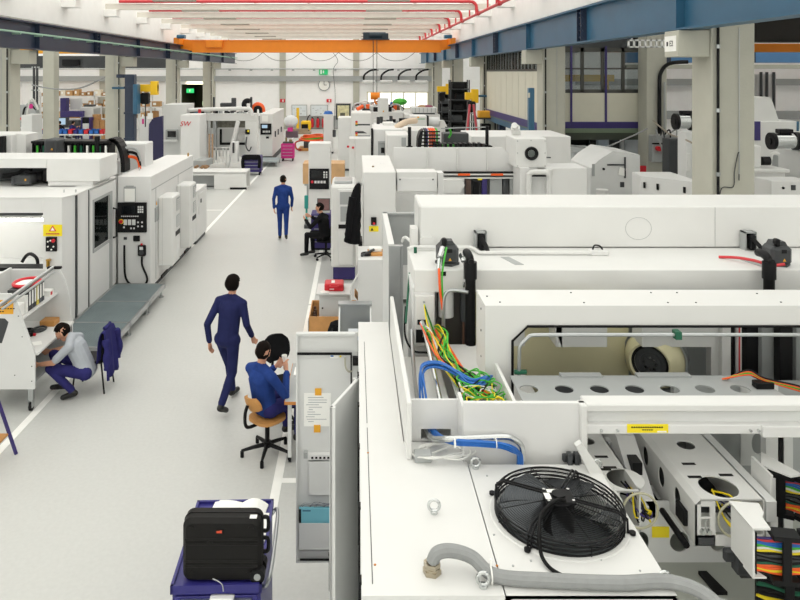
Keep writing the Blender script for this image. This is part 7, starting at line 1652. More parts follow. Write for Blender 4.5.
# cable ladder above
b = B().box(7.3, 8.4, 19.0, 19.05, 5.25, 5.29).box(7.3, 8.4, 19.0, 19.05, 5.43, 5.47)
for k in range(8): b.box(7.3+k*.15, 7.35+k*.15, 19.0, 19.05, 5.25, 5.47)
for x in (7.4, 8.3): b.box(x, x+.03, 19.0, 19.03, 5.45, 7.4)
cl = solo(b, 'cable_ladder', LGREY, 'pale cable ladder hung under the blue rail near the cabin', 'cable tray')
# second row column with switch gear
x0 = 8.71
t = column(x0, 21.2, 0, 7.4, label='concrete column with a switch box, cables and a red hydrant door beside the cabin', grp=None, wdt=.6)
bx = part(B().box(8.75, 9.45, 20.9, 21.18, PZ(162, 21), PZ(135, 21), .02), 'switch_box', GREY, t)
for zz, xx in ((PZ(148, 21), 8.9), (PZ(148, 21), 9.12), (PZ(140, 21), 9.3)): part(B().cyl((xx, 20.75, zz), (xx, 20.9, zz), .07, n=12), 'socket', REDC, bx)
part(B().box(8.74, 9.46, 20.88, 20.9, PZ(144, 21), PZ(142.5, 21)), 'box_seam', BLACK, bx)
part(B().box(8.52, 8.71, 21.22, 21.34, PZ(187, 21), PZ(167, 21), .01), 'hydrant_door', REDC, t, 'small red door')
part(B().tube(spline([(9.05, 21.1, PZ(134, 21)), (9.05, 21.1, 4.2), (9.1, 21.1, 4.6), (9.3, 21.0, 4.85), (9.8, 20.9, 4.9)], 6), .06, 8), 'conduit', BLACK, t)
part(B().tube([(9.2, 21.1, PZ(134, 21)), (9.2, 21.1, 4.3)], .03, 8), 'conduit', GREY, t)
for k in range(4): part(B().tube(spline([(8.9+.1*k, 20.9, PZ(135, 21)), (8.8+.2*k, 20.75, 2.9), (8.95+.12*k, 20.7, 2.35), (9.05+.1*k, 20.88, 2.2)], 5), .022, 6), 'cable', (GREY, DGREY, BLACK, GREY)[k], t)
solo(B().tube(spline([(PX(566, 19.5), 19.5, 2.6), (PX(600, 19.6), 19.6, PZ(148, 19.6)), (PX(630, 20), 20, PZ(137, 20)), (PX(650, 20.5), 20.7, PZ(129, 20.6))], 8), .025, 6), 'slack_cable', GRYW, 'slack grey cable running from the column switch box to the machine', 'cable')
solo(B().tube(spline([(PX(655, 20.4), 20.55, 3.2), (PX(668, 18), 18, PZ(133, 18)), (PX(684, 15.5), 15.5, PZ(139, 15.5)), (PX(692, 14.4), 14.4, PZ(143, 14.4))], 8), .02, 6), 'slack_cable', mat('cable_tan', '9c9080', .5), 'slack tan cable from the column towards the silver spindle', 'cable')
# grey machines under the cabin
t = thing('milling_machine', 'light grey machine with a slanted hood under the cabin', 'machine', (6.3, 17.5, 0)); Y = 17.0
pf = [(590.5, 215), (590.5, 181), (591, 168), (599, 160), (613, 151), (640, 155), (640, 215)]
part(B().prism([(PX(a, Y), PZ(c, Y)) for a, c in pf], 'y', Y, Y+1.6), 'hood', LGREY, t)
part(B().box(PX(607, Y), PX(624, Y), Y-.03, Y, PZ(165.5, Y), PZ(164, Y)).box(PX(624, Y), PX(625.5, Y), Y-.03, Y, PZ(178, Y), PZ(157, Y)), 'handle_slot', DGREY, t)
b = B(); b.xf = Matrix.Translation((PX(622, Y), Y-.02, PZ(171.5, Y))) @ Matrix.Rotation(.25, 4, 'Y'); b.box(-.08, .08, -.01, .01, -.09, .09)
part(b, 'paper_tag', PAPER, t); part(B().box(PX(620, Y), PX(624, Y), Y-.02, Y, PZ(187, Y), PZ(182, Y)), 'socket', DGREY, t); part(B().cyl((PX(603.5, Y), Y-.03, PZ(169, Y)), (PX(603.5, Y), Y, PZ(169, Y)), .03, n=10), 'knob', BLACK, t)
part(B().box(PX(592, Y), PX(594.5, Y), Y-.02, Y, PZ(176, Y), PZ(164, Y)), 'side_vent', GREY, t)
part(B().box(PX(594, Y), PX(639, Y), Y+.05, Y+1.5, 0, PZ(206, Y)), 'base', GREY, t); part(B().cyl((PX(597, Y), Y-.35, 0), (PX(597, Y), Y-.35, PZ(187, Y)), .14, n=16), 'coolant_drum', WHITE2, t)
t = thing('milling_machine', 'darker grey boxy machine standing behind the slanted hood', 'machine', (6.2, 19.6, 0)); Y = 19.3
part(B().box(PX(573, Y), PX(603, Y), Y, Y+1.5, 0, PZ(151, Y), .02), 'body', GREY, t); part(B().box(PX(575, Y), PX(577, Y), Y-.03, Y, PZ(163, Y), PZ(160, Y)), 'handle', BLACK, t)
for px0, px1, py0, py1, m, yy in ((571, 588, 137, 151, BLACK, 23.5), (589, 597, 133, 152, mat('blind_dark', '3a3a38', .6), 23.6), (598, 609, 132, 152, mat('pale_blue', 'cfdbe6', .5), 23.4), (610, 620, 134, 150, DGREY, 23.5), (621, 624, 132, 150, LGREY, 23.4), (625, 641, 134, 152, mat('locker_grey', 'b8bcc0', .5), 23.6)):
    solo(B().box(PX(px0, yy), PX(px1, yy), yy, yy+.5, 0, PZ(py0, yy), .01), 'locker', m, {571: 'black locker under the cabin', 589: 'dark slatted locker under the cabin', 598: 'pale blue locker under the cabin', 610: 'dark grey locker under the cabin', 621: 'narrow pale post locker under the cabin', 625: 'mid grey locker beside the concrete column'}[px0], 'locker')
t = thing('low_cabinet', 'white cabinet with black latches between the two concrete columns', 'cabinet', (6.2, 14.3, 0)); Y = 13.8
part(B().prism([(PX(657, Y), 14.6), (PX(694, Y), 13.8), (PX(702, Y), 14.0), (PX(702, Y), 15.2), (PX(660, Y), 15.2)], 'z', 0, PZ(182, 13.8)), 'body', WHITE, t)
for px, yy in ((658.5, 14.52), (668, 14.32), (686.5, 13.93)): part(B().box(PX(px, Y), PX(px+1.6, Y), yy-.03, yy+.02, PZ(194, 13.8), PZ(188, 13.8)), 'latch', BLACK, t)
def spindle(label, x0, x1, y, z, r):
    t = thing('spindle_unit', label, 'spindle', ((x0+x1)/2, y, 0))
    part(B().cyl((x0, y, z), (x1, y, z), r, n=24), 'barrel', CHROME, t); part(B().cyl((x0-.04, y, z), (x0+.03, y, z), r*1.12, n=24).cyl((x0-.06, y, z), (x0-.04, y, z), r*.5, n=18), 'end_cap', BLACK, t)
    part(B().cyl((x1-.12, y, z), (x1-.04, y, z), r*1.18, n=24), 'clamp_ring', BLACK, t); part(B().box(x1-.05, x1+.5, y-r*1.3, y+r*1.3, z-r*1.3, z+r*1.2, .03), 'carrier', LGREY, t)
    part(B().box(x1-.1, x1+.5, y-.3, y+.5, 0, z-r*1.3), 'stand', LGREY, t); part(B().box(x0+.1, x0+.35, y-.08, y+.08, z+r, z+r+.08, .01), 'sensor', BLACK, t); return t
spindle('silver spindle barrel with a black cap, left of the numbered concrete column'.replace(', left of', ' beside'), PX(676, 16.5), PX(694, 16.5), 16.5, PZ(121.5, 16.5), .17)
spindle('silver spindle barrel pointing at the concrete column from the white machine', PX(772, 13), PX(800, 13), 13, PZ(141, 13), .14)
t = thing('milling_machine', 'white machine with a tapered hood and a purple edge beyond the silver spindle', 'machine', (10.5, 18.6, 0)); Y = 17.5
part(B().prism([(PX(740, Y), PZ(121, Y)), (PX(742, Y), PZ(97, Y)), (PX(769, Y), PZ(97, Y)), (PX(772, Y), PZ(100, Y)), (PX(779, Y), PZ(121, Y))], 'y', Y, Y+1.5), 'hood', WHITE2, t)
part(B().box(PX(740, Y), PX(796, Y), Y-.1, Y+1.6, .1, PZ(121, Y), .015), 'body', WHITE2, t); part(B().box(PX(752, Y), PX(757.5, Y), Y-.13, Y-.1, PZ(140, Y), PZ(121, Y)), 'edge_stripe', PURPLE, t)
part(B().box(PX(753, Y), PX(794, Y), Y-.1, Y+1.5, 0, .1), 'plinth', DGREY, t); part(B().box(PX(794, Y), PX(796, Y), Y-.12, Y-.1, PZ(135, Y), PZ(121, Y)), 'edge_stripe', BLUEST, t)
t = thing('fixture_table', 'white fixture table with a white bracket and black motor beside the concrete column', 'machine', (7.2, 13.2, 0)); Y = 12.6
part(B().box(PX(752, Y), PX(790, Y), Y, Y+.9, PZ(173, Y), PZ(169.5, Y), .01), 'table_top', WHITE2, t); part(B().box(PX(756, Y), PX(787, Y), Y+.05, Y+.85, .05, PZ(173, Y), .01), 'pedestal', WHITE, t)
part(B().box(PX(760, Y), PX(768, Y), Y+.2, Y+.5, PZ(169.5, Y), PZ(147, Y), .02).box(PX(755, Y), PX(760, Y), Y+.25, Y+.4, PZ(166, Y), PZ(150, Y)), 'bracket', WHITE2, t); part(B().cyl((PX(771, Y), Y+.3, PZ(163, Y)), (PX(779, Y), Y+.3, PZ(163, Y)), .08, n=16), 'motor', BLACK, t)
part(B().tube(spline([(PX(780, Y), Y+.3, PZ(167, Y)), (PX(781, Y), Y+.3, PZ(158, Y)), (PX(784, Y), Y+.3, PZ(155, Y)), (PX(789, Y), Y+.3, PZ(156, Y))], 5), .03, 8), 'pipe', WHITE2, t)
t = thing('low_cabinet', 'white low cabinet with a dark socket in front of the fixture table', 'cabinet', (7.2, 11.7, 0)); Y = 11.9
part(B().box(PX(771, Y), PX(812, Y), Y, Y+.5, .05, PZ(181, Y), .01), 'body', WHITE, t); part(B().box(PX(791, Y), PX(795, Y), Y-.02, Y, PZ(190, Y), PZ(185, Y)), 'socket', DGREY, t); part(B().cyl((PX(783, Y), Y-.02, PZ(188, Y)), (PX(783, Y), Y, PZ(188, Y)), .02, n=10), 'lock', BLACK, t)
t = thing('grey_locker', 'dark grey ribbed locker behind the fixture table', 'locker', (9.3, 15.3, 0))
part(B().box(PX(786, 15), PX(830, 15), 15, 15.6, 0, PZ(157, 15), .01), 'body', GREY, t)
for k in range(4): part(B().box(PX(789+k*4, 15), PX(790+k*4, 15), 14.98, 15, .3, PZ(160, 15)), 'rib', DGREY, t)
t = thing('rack_frame', 'grey upright with small white switch units in the annex', 'rack', (8.2, 16.3, 0))
part(B().box(PX(686, 15.2), PX(697, 15.2), 15.2, 15.6, 0, PZ(132, 15.2), .01), 'upright', LGREY, t); part(B().box(PX(688, 15.1), PX(692, 15.1), 15.15, 15.2, PZ(172, 15.1), PZ(154, 15.1), .01), 'switch_unit', WHITE2, t); part(B().box(PX(669, 18), PX(686, 18), 18, 18.4, 0, PZ(139, 18), .01), 'dark_panel', DGREY, t)
# annex crane parts
t = thing('annex_crane', 'orange crane girder crossing the annex bay', 'crane', (16, 27.3, 5.35))
part(B().box(9.8, XR-.02, 27, 27.6, 5.36, 5.68, .01), 'girder', ORANGE, t)
t = thing('annex_beam', 'blue steel beam crossing the annex bay below the orange girder', 'beam', (16, 25.5, 4.95))
part(B().box(9.6, XR, 25.2, 25.5, 4.93, 5.3, .01), 'web', mat('beam_blue', '4f7fb0', .5), t); part(B().box(9.6, XR, 25.1, 25.6, 4.72, 4.86, .01), 'lower_rail', CONC, t)
for x in (11, 14, 17): part(B().box(x, x+.2, 25.16, 25.2, 4.93, 5.3), 'stiffener', NAVY, t)

t = thing('annex_shadow_girder', 'dark girder added in place of roof shadow and dark crane above the orange crane in the annex bay', 'girder', (16, 26.3, 5.75))
part(B().box(9.8, XR-.02, 26.1, 26.5, 5.72, 6.7, .01), 'web', mat('girder_roof_shadow', '2e2b28', .6, spec=.2), t); part(B().box(9.8, XR-.02, 25.95, 26.65, 5.7, 5.74), 'flange', mat('girder_roof_shadow', '2e2b28'), t)  # added girder; near-black colour stands in for roof shadow and dark crane
# ================================================================== far right of the aisle: rows of white machines
random.seed(33)
t = thing('tall_cabinet', 'tall white cabinet with a blue cap standing by the far end of the aisle', 'cabinet', (PX(328, 40), 40.4, 0)); Y = 40
part(B().box(PX(323.5, Y), PX(333, Y), Y, Y+.8, .1, PZ(114.5, Y), .01), 'body', WHITE, t); part(B().box(PX(323.5, Y), PX(333, Y), Y+.05, Y+.75, 0, .1), 'plinth', DGREY, t); part(B().lathe([(.0, .2), (.2, .16), (.28, .0)], (PX(328, Y), Y+.4, PZ(114.5, Y)), 16), 'blue_cap', BLUW, t)
t = thing('tall_cabinet', 'tall plain white cabinet in front of the signal lamp machine', 'cabinet', (PX(344, 33), 33.5, 0)); Y = 33
part(B().box(PX(338, Y), PX(352, Y), Y, Y+1.2, .1, PZ(117.5, Y), .02), 'body', WHITE2, t); part(B().box(PX(338, Y)+.03, PX(352, Y)-.03, Y+.05, Y+1.1, 0, .1), 'plinth', DGREY, t); part(B().box(PX(339, Y), PX(351, Y), Y-.012, Y, PZ(156, Y), PZ(119.5, Y), .005), 'door', WHITE, t)
t = thing('machining_centre', 'white machine with red and green signal lamps beside the tall plain cabinet', 'machine', (1.0, 29.5, 0)); Y = 28.5
part(B().box(PX(351, 31), PX(371, 31), 31, 33, .1, PZ(113, 31), .02), 'rear_tower', WHITE2, t); part(B().box(PX(355, 30), PX(372, 30), 30, 31, .1, PZ(137, 30), .02), 'side_body', WHITE, t)
for py in (124.5, 136): 
    l = part(B().box(PX(356, 29.8), PX(370, 29.8), 29.7, 29.8, PZ(py+.8, 29.8), PZ(py-.6, 29.8)), 'ledge', DGREY, t)
    for k, m in enumerate((DGREEN, TAPE, REDC)): part(B().cyl((PX(356.5, 29.6), 29.6, PZ(py+1.5-k*1.7, 29.6)), (PX(356.5, 29.6), 29.6, PZ(py-.2-k*1.7, 29.6)), .05, n=10), 'signal_lamp', m, l)
part(B().prism([(PX(355, 29.8), PZ(131, 29.8)), (PX(363, 29.8), PZ(131, 29.8)), (PX(367, 29.8), PZ(133, 29.8)), (PX(355, 29.8), PZ(133, 29.8))], 'y', 29.6, 29.8), 'dark_lip', DGREY, t)
part(B().box(PX(349, Y), PX(355, Y), Y, Y+1, .1, PZ(138.5, Y), .02).box(PX(355, Y), PX(372, Y), Y, Y+1, .1, PZ(138.5, Y), .02), 'front_body', WHITE2, t)
for px, py in ((348, 146.5), (353, 147.5)): part(B().cyl((PX(px, Y), Y-.06, PZ(py, Y)), (PX(px, Y), Y, PZ(py, Y)), .05, n=8), 'red_knob', REDC, t)
t = thing('machining_centre', 'white machine with a black edge post and a small recessed hatch', 'machine', (2.0, 22.5, 0)); Y = 22
part(B().box(PX(373, Y), PX(404, Y), Y, Y+2, 0, PZ(129, Y), .02), 'body', WHITE, t); part(B().box(PX(371, Y), PX(373, Y), Y-.06, Y+.1, .1, PZ(128.5, Y)), 'edge_post', BLACK, t)
h_ = part(B().box(PX(378, Y), PX(387, Y), Y-.02, Y, PZ(156, Y), PZ(143, Y)), 'hatch', GREY, t); part(B().box(PX(381, Y), PX(384.5, Y), Y-.04, Y-.02, PZ(153, Y), PZ(147.5, Y)), 'hatch_opening', BLACK, h_); part(B().box(PX(378, Y), PX(387, Y), Y-.05, Y-.01, PZ(142.5, Y), PZ(141, Y)), 'hatch_rail', STEEL, h_)
part(B().box(PX(387, 20.5), PX(410, 20.5), 20.5, 21.9, .1, PZ(135, 20.5), .02), 'front_box', WHITE2, t); part(B().box(PX(401.5, 20.5), PX(406, 20.5), 20.47, 20.5, PZ(146, 20.5), PZ(137.5, 20.5)), 'grey_panel', GREY, t)
part(B().box(PX(404, Y), PX(440, Y), Y+.3, Y+2, .1, PZ(131, Y), .02), 'rear_body', WHITE2, t)
part(B().tube(spline([(PX(396, 22.6), 22.6, PZ(128, 22.6)), (PX(401, 22.6), 22.6, PZ(124.5, 22.6)), (PX(408, 22.8), 22.8, PZ(121.5, 22.8)), (PX(416, 23), 23, PZ(120.5, 23))], 6), .1, 10), 'exhaust_duct', mat('duct_beige', 'd8c3ac', .6), t)
part(B().box(PX(383, 23.5), PX(394, 23.5), 23.4, 24, 2, PZ(122.5, 23.5), .02), 'duct_box', WHITE2, t)
t = thing('machining_centre', 'white machine with a printed front box and a grey drum on top', 'machine', (2.6, 26.2, 0)); Y = 25.5
part(B().box(PX(411, Y), PX(427, Y), Y, Y+1, .1, PZ(116, Y), .02), 'printed_box', WHITE2, t); part(B().box(PX(417, Y), PX(425, Y), Y-.01, Y, PZ(119.4, Y), PZ(118.6, Y)), 'green_print', mat('print_green', '7fb08a', .5), t); part(B().box(PX(417.3, Y), PX(419, Y), Y-.01, Y, PZ(118, Y), PZ(116.6, Y)), 'yellow_print', TAPE, t)
part(B().cyl((PX(429, Y), Y+.3, PZ(122.5, Y)), (PX(440, Y), Y+.3, PZ(122.5, Y)), .17, n=18), 'drum', LGREY, t); part(B().box(PX(426.5, Y), PX(429, Y), Y+.1, Y+.5, 1.0, PZ(116, Y)), 'drum_stand', BLACK, t); part(B().box(PX(411, Y), PX(446, Y), Y+.2, Y+2, 0, PZ(127, Y), .02), 'body', WHITE, t)
part(B().prism([(PX(440, Y), PZ(127.2, Y)), (PX(441, Y), PZ(121, Y)), (PX(445, Y), PZ(121, Y)), (PX(448, Y), PZ(127.2, Y))], 'y', Y+.2, Y+.6), 'cone_cover', WHITE2, t)
t = thing('machining_centre', 'white machine with a grey ribbed roof box below the far window', 'machine', (4.2, 37, 0)); Y = 36
part(B().box(PX(412, Y), PX(437, Y), Y, Y+1.5, PZ(113, Y), PZ(107.5, Y), .02), 'roof_box', LGREY, t); part(B().box(PX(414, Y), PX(435, Y), Y+.05, Y+1.4, PZ(114.5, Y), PZ(113, Y)), 'roof_gap', DGREY, t); part(B().box(PX(405, Y), PX(440, Y), Y, Y+2, 0, PZ(114.5, Y), .02), 'body', WHITE2, t)
for k in range(6): part(B().box(PX(415+k*4, Y), PX(415.6+k*4, Y), Y-.02, Y, PZ(112.5, Y), PZ(108, Y)), 'rib', GREY, t)
for k, m in enumerate((mat('clutter_tan', 'b09070', .6), mat('clutter_wine', '8a4a5c', .6))): part(B().ell((PX(423+k*6, Y), Y+.4, PZ(107, Y)), .25, .2, .1, 10, 6), 'bundle', m, t)
t = thing('machining_centre', 'white machine with a tall white front panel carrying a yellow dot', 'machine', (1.6, 37.5, 0)); Y = 36
part(B().box(PX(378, Y), PX(388.5, Y), Y, Y+.4, .1, PZ(98, Y), .02), 'tall_panel', WHITE2, t); part(B().prism([(PX(382.5, Y), PZ(112, Y)), (PX(384.2, Y), PZ(112, Y)), (PX(383.3, Y), PZ(110, Y))], 'y', Y-.01, Y), 'yellow_dot', TAPE, t)
part(B().box(PX(352, 37), PX(403, 37), 37, 41, 0, PZ(112, 37), .02), 'body', WHITE, t)
COLR = [WHITE2, GREY, DGREY, STEEL, BLUW, BLACK, WHITE, LGREY, ORAW, mat('clutter_brown', '8a6a50', .6)]
for k in range(42):
    px = 352+random.random()*44; yy = 37.2+random.random()*3; h0 = random.uniform(.12, .45); m = random.choice(COLR)
    if 376 < px < 390 and yy < 37: continue
    zb = PZ(112, 37)
    if random.random() < .5: part(B().box(PX(px, yy), PX(px, yy)+random.uniform(.15, .5), yy, yy+.3, zb, zb+h0, .02), 'top_unit', m, t)
    elif random.random() < .5: part(B().cyl((PX(px, yy), yy, zb+.12), (PX(px, yy)+random.uniform(.3, .7), yy+.1, zb+.12+h0*.4), .1, n=12), 'top_motor', m, t)
    else: part(B().tube(spline([(PX(px, yy), yy, zb), (PX(px, yy)+.1, yy, zb+h0), (PX(px, yy)+.5, yy+.1, zb+h0), (PX(px, yy)+.7, yy+.1, zb)], 4), .05, 6), 'top_hose', m, t)
part(B().ell((PX(400, 39), 39, PZ(112, 37)+.45), .4, .3, .2, 12, 6), 'green_bundle', GREEN, t); part(B().box(PX(393, 39), PX(397, 39), 39, 39.3, PZ(112, 37), PZ(112, 37)+.5, .03), 'orange_box', ORAW, t)
t = thing('machine_deck', 'white machine deck with a row of small fittings behind the beige duct', 'machine', (PX(395, 30), 30.7, 0))
part(B().box(PX(374, 30), PX(420, 30), 29.9, 31.5, 0, PZ(124, 30), .02), 'deck_body', WHITE2, t)
for k in range(13):
    px = 375+k*3.2; yy = 30+random.random(); part(B().cyl((PX(px, yy), yy, PZ(124, 30)), (PX(px, yy), yy, PZ(124, 30)+random.uniform(.1, .3)), .07, n=8), 'front_fitting', random.choice((BLACK, STEEL, DGREY, WHITE2)), t)
# dark gear around the far columns
for k, (px, y0, pt, lb) in enumerate(((447, 44.5, 92, 'dark pump rack behind the far column'), (460, 36, 80, 'dark equipment rack beyond the red ladder'), (487, 30, 116, 'dark rack with orange and green reels under the cabin edge'))):
    t = thing('equipment_rack', lb, 'rack', (PX(px, y0), y0, 0)); x = PX(px, y0)
    part(B().box(x-.5, x-.44, y0, y0+.06, 0, PZ(pt, y0)).box(x+.44, x+.5, y0, y0+.06, 0, PZ(pt, y0)).box(x-.5, x-.44, y0+.6, y0+.66, 0, PZ(pt, y0)).box(x+.44, x+.5, y0+.6, y0+.66, 0, PZ(pt, y0)), 'frame', DGREY, t)
    if k < 2: part(B().box(x-.44, x+.44, y0+.62, y0+.65, .2, PZ(pt, y0)-.1), 'back_panel', BLACK, t)
    z = .4
    while z < PZ(pt, y0):
        part(B().box(x-.5, x+.5, y0, y0+.66, z, z+.05), 'shelf', DGREY, t); part(B().box(x-.4+random.random()*.2, x+.1+random.random()*.3, y0+.1, y0+.5, z+.05, z+.35, .03), 'stored_unit', random.choice((BLACK, DGREY, BLACK)) if k < 2 else random.choice((TAPE, GREEN, BLACK)), t); z += .55
# ================================================================== top of the near left machine: chains and motor
t = thing('roof_gear', 'black energy chains with green connectors and a grey motor on the machine roof', 'energy chain', (-7, 16, 2.43))
part(B().box(-8.8, -5.3, 15.2, 17.2, 0, 2.62, .02), 'rear_housing', WHITE, t)
part(B().box(PX(-20, 15.5), PX(14, 15.5), 15.4, 16.2, 2.62, PZ(134, 15.5), .02), 'white_cover', WHITE2, t); part(B().prism([(PX(14, 15.5), 2.62), (PX(32, 15.9), 2.62), (PX(32, 15.9), PZ(133.5, 15.9)), (PX(14, 15.5), PZ(134, 15.5))], 'y', 15.6, 16.2), 'white_cover', WHITE2, t)
part(B().box(PX(1.5, 15.3), PX(5.5, 15.3), 15.2, 15.35, 2.6, PZ(136, 15.3), .01), 'black_post', BLACK, t)
part(B().box(PX(47.5, 15.3), PX(60, 15.3), 15.1, 15.6, 2.62, PZ(138.5, 15.3), .04), 'motor', DGREY, t); part(B().prism([(PX(51, 15.1), PZ(150, 15.1)), (PX(53, 15.1), PZ(150, 15.1)), (PX(52, 15.1), PZ(148, 15.1))], 'y', 15.08, 15.1), 'hazard_mark', TAPE, t)
z0, z1 = 2.62, PZ(143, 15.6)
for k in range(26):
    px = 33+k*3.0
    if 46 < px < 60: continue
    part(B().box(PX(px, 15.6), PX(px+1.2, 15.6), 15.55, 16.0, z0, z1), 'chain_link', BLACK, t)
part(B().box(PX(33, 15.6), PX(112, 15.6), 15.5, 16.0, z1, z1+.05).box(PX(33, 15.6), PX(112, 15.6), 15.5, 16.0, z0, z0+.04), 'chain_band', BLACK, t)
for k in range(12):
    px = 37+k*6.2
    if 46 < px < 62: continue
    part(B().box(PX(px, 15.58), PX(px+2, 15.58), 15.54, 15.7, z0+.06, z1-.05, .005), 'connector', (GREEN, DGREEN, PAPER)[k % 3], t)
arc = [(PX(114, 15.7)+.24*math.cos(a), 15.75, 2.5+.6*math.sin(a)) for a in [PI*.95-PI*1.0*i/12 for i in range(13)]]
for i in range(12): 
    p, q = Vector(arc[i]), Vector(arc[i+1]); b = B(); b.xf = Matrix.Translation((p+q)/2) @ Matrix.Rotation(-math.atan2(q.z-p.z, q.x-p.x), 4, 'Y'); b.box(-.085, .085, -.2, .2, -.045, .045, .012); part(b, 'arch_link', BLACK, t)
part(B().tube([(PX(98, 15.6), 15.55, 2.6), (PX(98, 15.6), 15.55, PZ(136, 15.6))], .06, 8), 'guard_post', BLACK, t)
for k, z in enumerate((2.7, 2.8, 2.9)): part(B().tube(spline([(PX(122, 15.8), 15.8, z), (PX(132, 15.9), 15.9, z), (PX(138, 15.9), 15.9, z-.08), (PX(140, 15.9), 15.9, z-.3)], 5), .035, 6), 'bent_cable', (ORAW, BLACK, GREY)[k], t)
part(B().box(PX(118, 16.4), PX(147, 16.4), 16.3, 16.9, 2.3, PZ(143, 16.4), .02), 'rear_box', LGREY, t)
part(B().box(-5.3, PX(147, 16.4), 15.9, 17.2, 0, 2.3), 'rear_housing', WHITE, t)
# ================================================================== left bay: store and measuring room
t = thing('packing_table', 'long packing table with blue and red bins in the side bay', 'table', (-17, 42.5, 0))
part(B().box(-19.6, -14.9, 42, 43.2, .85, .92), 'table_top', LGREY, t); 
for x in (-19.4, -17.2, -15.1):
    for y in (42.1, 43.1): part(B().box(x-.04, x+.04, y-.04, y+.04, 0, .85), 'leg', GREY, t)
for k in range(15):
    x = -19.5+k*.31; c_ = (BLUW, BLUW, REDC, TROLLEY, BLUW, REDC)[k % 6]
    bb = B(); z = .92
    bb.box(x, x+.26, 42.1, 42.12, z, z+.22).box(x, x+.26, 42.5, 42.52, z, z+.28).box(x, x+.02, 42.1, 42.52, z, z+.25).box(x+.24, x+.26, 42.1, 42.52, z, z+.25).box(x, x+.26, 42.1, 42.52, z, z+.02)
    solo(bb, 'storage_bin', c_, {BLUW: 'blue open storage bin on the packing table', REDC: 'red open storage bin on the packing table', TROLLEY: 'dark purple storage bin on the packing table'}[c_], 'bin', 'storage bins on the packing table')
for k, (px, lb) in enumerate(((59.5, 'person in dark clothes working at the lit monitor in the side bay'), (71, 'person in purple-blue workwear sitting near the lit monitor'))):
    person(lb, dict(sit2, face=(0, 1, -.3)), (BLACKCL if k == 0 else COVER_PURP, COVER_NAVY, SHOE), (PX(px, 45), 45, .12), .3-.9*k, .022)
    swivel_chair(('black swivel chair of the dark clothed worker at the monitor', 'black swivel chair of the purple dressed worker in the side bay')[k], (PX(px, 45), 45, .12), .3-.9*k, BLACKCL, BLACKCL, BLACK, True)
struct(B().box(-20.6, -17.2, 44.2, 48.2, 0, .12), 'floor_podium', GREY)
t = thing('computer_monitor', 'lit computer monitor on a desk in the side bay', 'monitor', (PX(61, 46.6), 46.7, .12))
part(B().box(PX(57, 46.6), PX(68, 46.6), 46.6, 46.68, 1.1, 1.62, .01), 'bezel', DGREY, t); part(B().box(PX(58, 46.6), PX(65.5, 46.6), 46.59, 46.6, 1.15, 1.57), 'screen', SCREEN_ON, t); part(B().box(PX(61, 46.6), PX(62, 46.6), 46.62, 46.7, .9, 1.1).box(PX(56, 46.6), PX(70, 46.6), 46.4, 47.1, .84, .9).box(PX(56.5, 46.6), PX(57, 46.6), 46.5, 47, .12, .84).box(PX(69.3, 46.6), PX(69.8, 46.6), 46.5, 47, .12, .84), 'desk_stand', GREY, t)
t = thing('measuring_machine', 'dark purple gantry measuring machine in the side bay', 'measuring machine', (-19.3, 50, 0)); Y = 49.5
part(B().box(PX(60, Y), PX(66, Y), Y, Y+.6, 1.2, PZ(98, Y), .03), 'column', PURPLE, t); part(B().box(PX(61, Y), PX(82.5, Y), Y-.1, Y+.4, PZ(117, Y), PZ(111, Y), .03), 'beam', PURPLE, t); part(B().box(PX(59, Y), PX(79, Y), Y-.2, Y+1.4, .0, 1.2, .03), 'granite_base', DGREY, t); part(B().box(PX(66, Y), PX(78, Y), Y+.7, Y+.8, PZ(110, Y), PZ(99, Y)), 'back_panel', LGREY, t)
t = thing('grey_machine', 'grey boxy machine with side vents beside the measuring machine', 'machine', (-17.9, 50.3, 0)); Y = 50
part(B().box(PX(80, Y), PX(92, Y), Y, Y+2, 0, PZ(107, Y), .03), 'body', LGREY, t); part(B().box(PX(92, Y), PX(92, Y)+.02, Y+.3, Y+1.6, PZ(116, Y), PZ(109, Y)), 'side_vent', GREY, t); part(B().box(PX(82, Y), PX(91, Y), Y+.3, Y+1, PZ(107, Y), PZ(105, Y), .03), 'top_unit', DGREY, t)
t = thing('label_printer', 'purple framed printer stand beside the stacked cartons', 'printer', (PX(86, 46), 46.3, 0)); Y = 46
part(B().box(PX(81, Y), PX(82.2, Y), Y, Y+.6, 0, PZ(117.5, Y)).box(PX(89, Y), PX(90.2, Y), Y, Y+.6, 0, PZ(117.5, Y)), 'side_frame', PURPLE, t); part(B().box(PX(82.2, Y), PX(89, Y), Y+.05, Y+.6, PZ(123.5, Y), PZ(117.5, Y), .02), 'printer_body', BLACK, t); part(B().box(PX(82.2, Y), PX(89, Y), Y+.05, Y+.6, 0.05, PZ(123.5, Y), .01), 'cabinet', LGREY, t)
for k, (p0, p1, z0_, z1_, yy) in enumerate(((91.5, 99.5, 0, 1.45, 46.5), (99.8, 104.5, 0, 1.4, 46.6), (92.5, 98, 1.45, 1.8, 46.6))):
    carton(('large brown carton standing by the printer stand', 'narrow brown carton beside the large carton', 'small carton on top of the large brown carton')[k], PX(p0, yy), PX(p1, yy), yy, yy+.6, z0_, z1_, False)
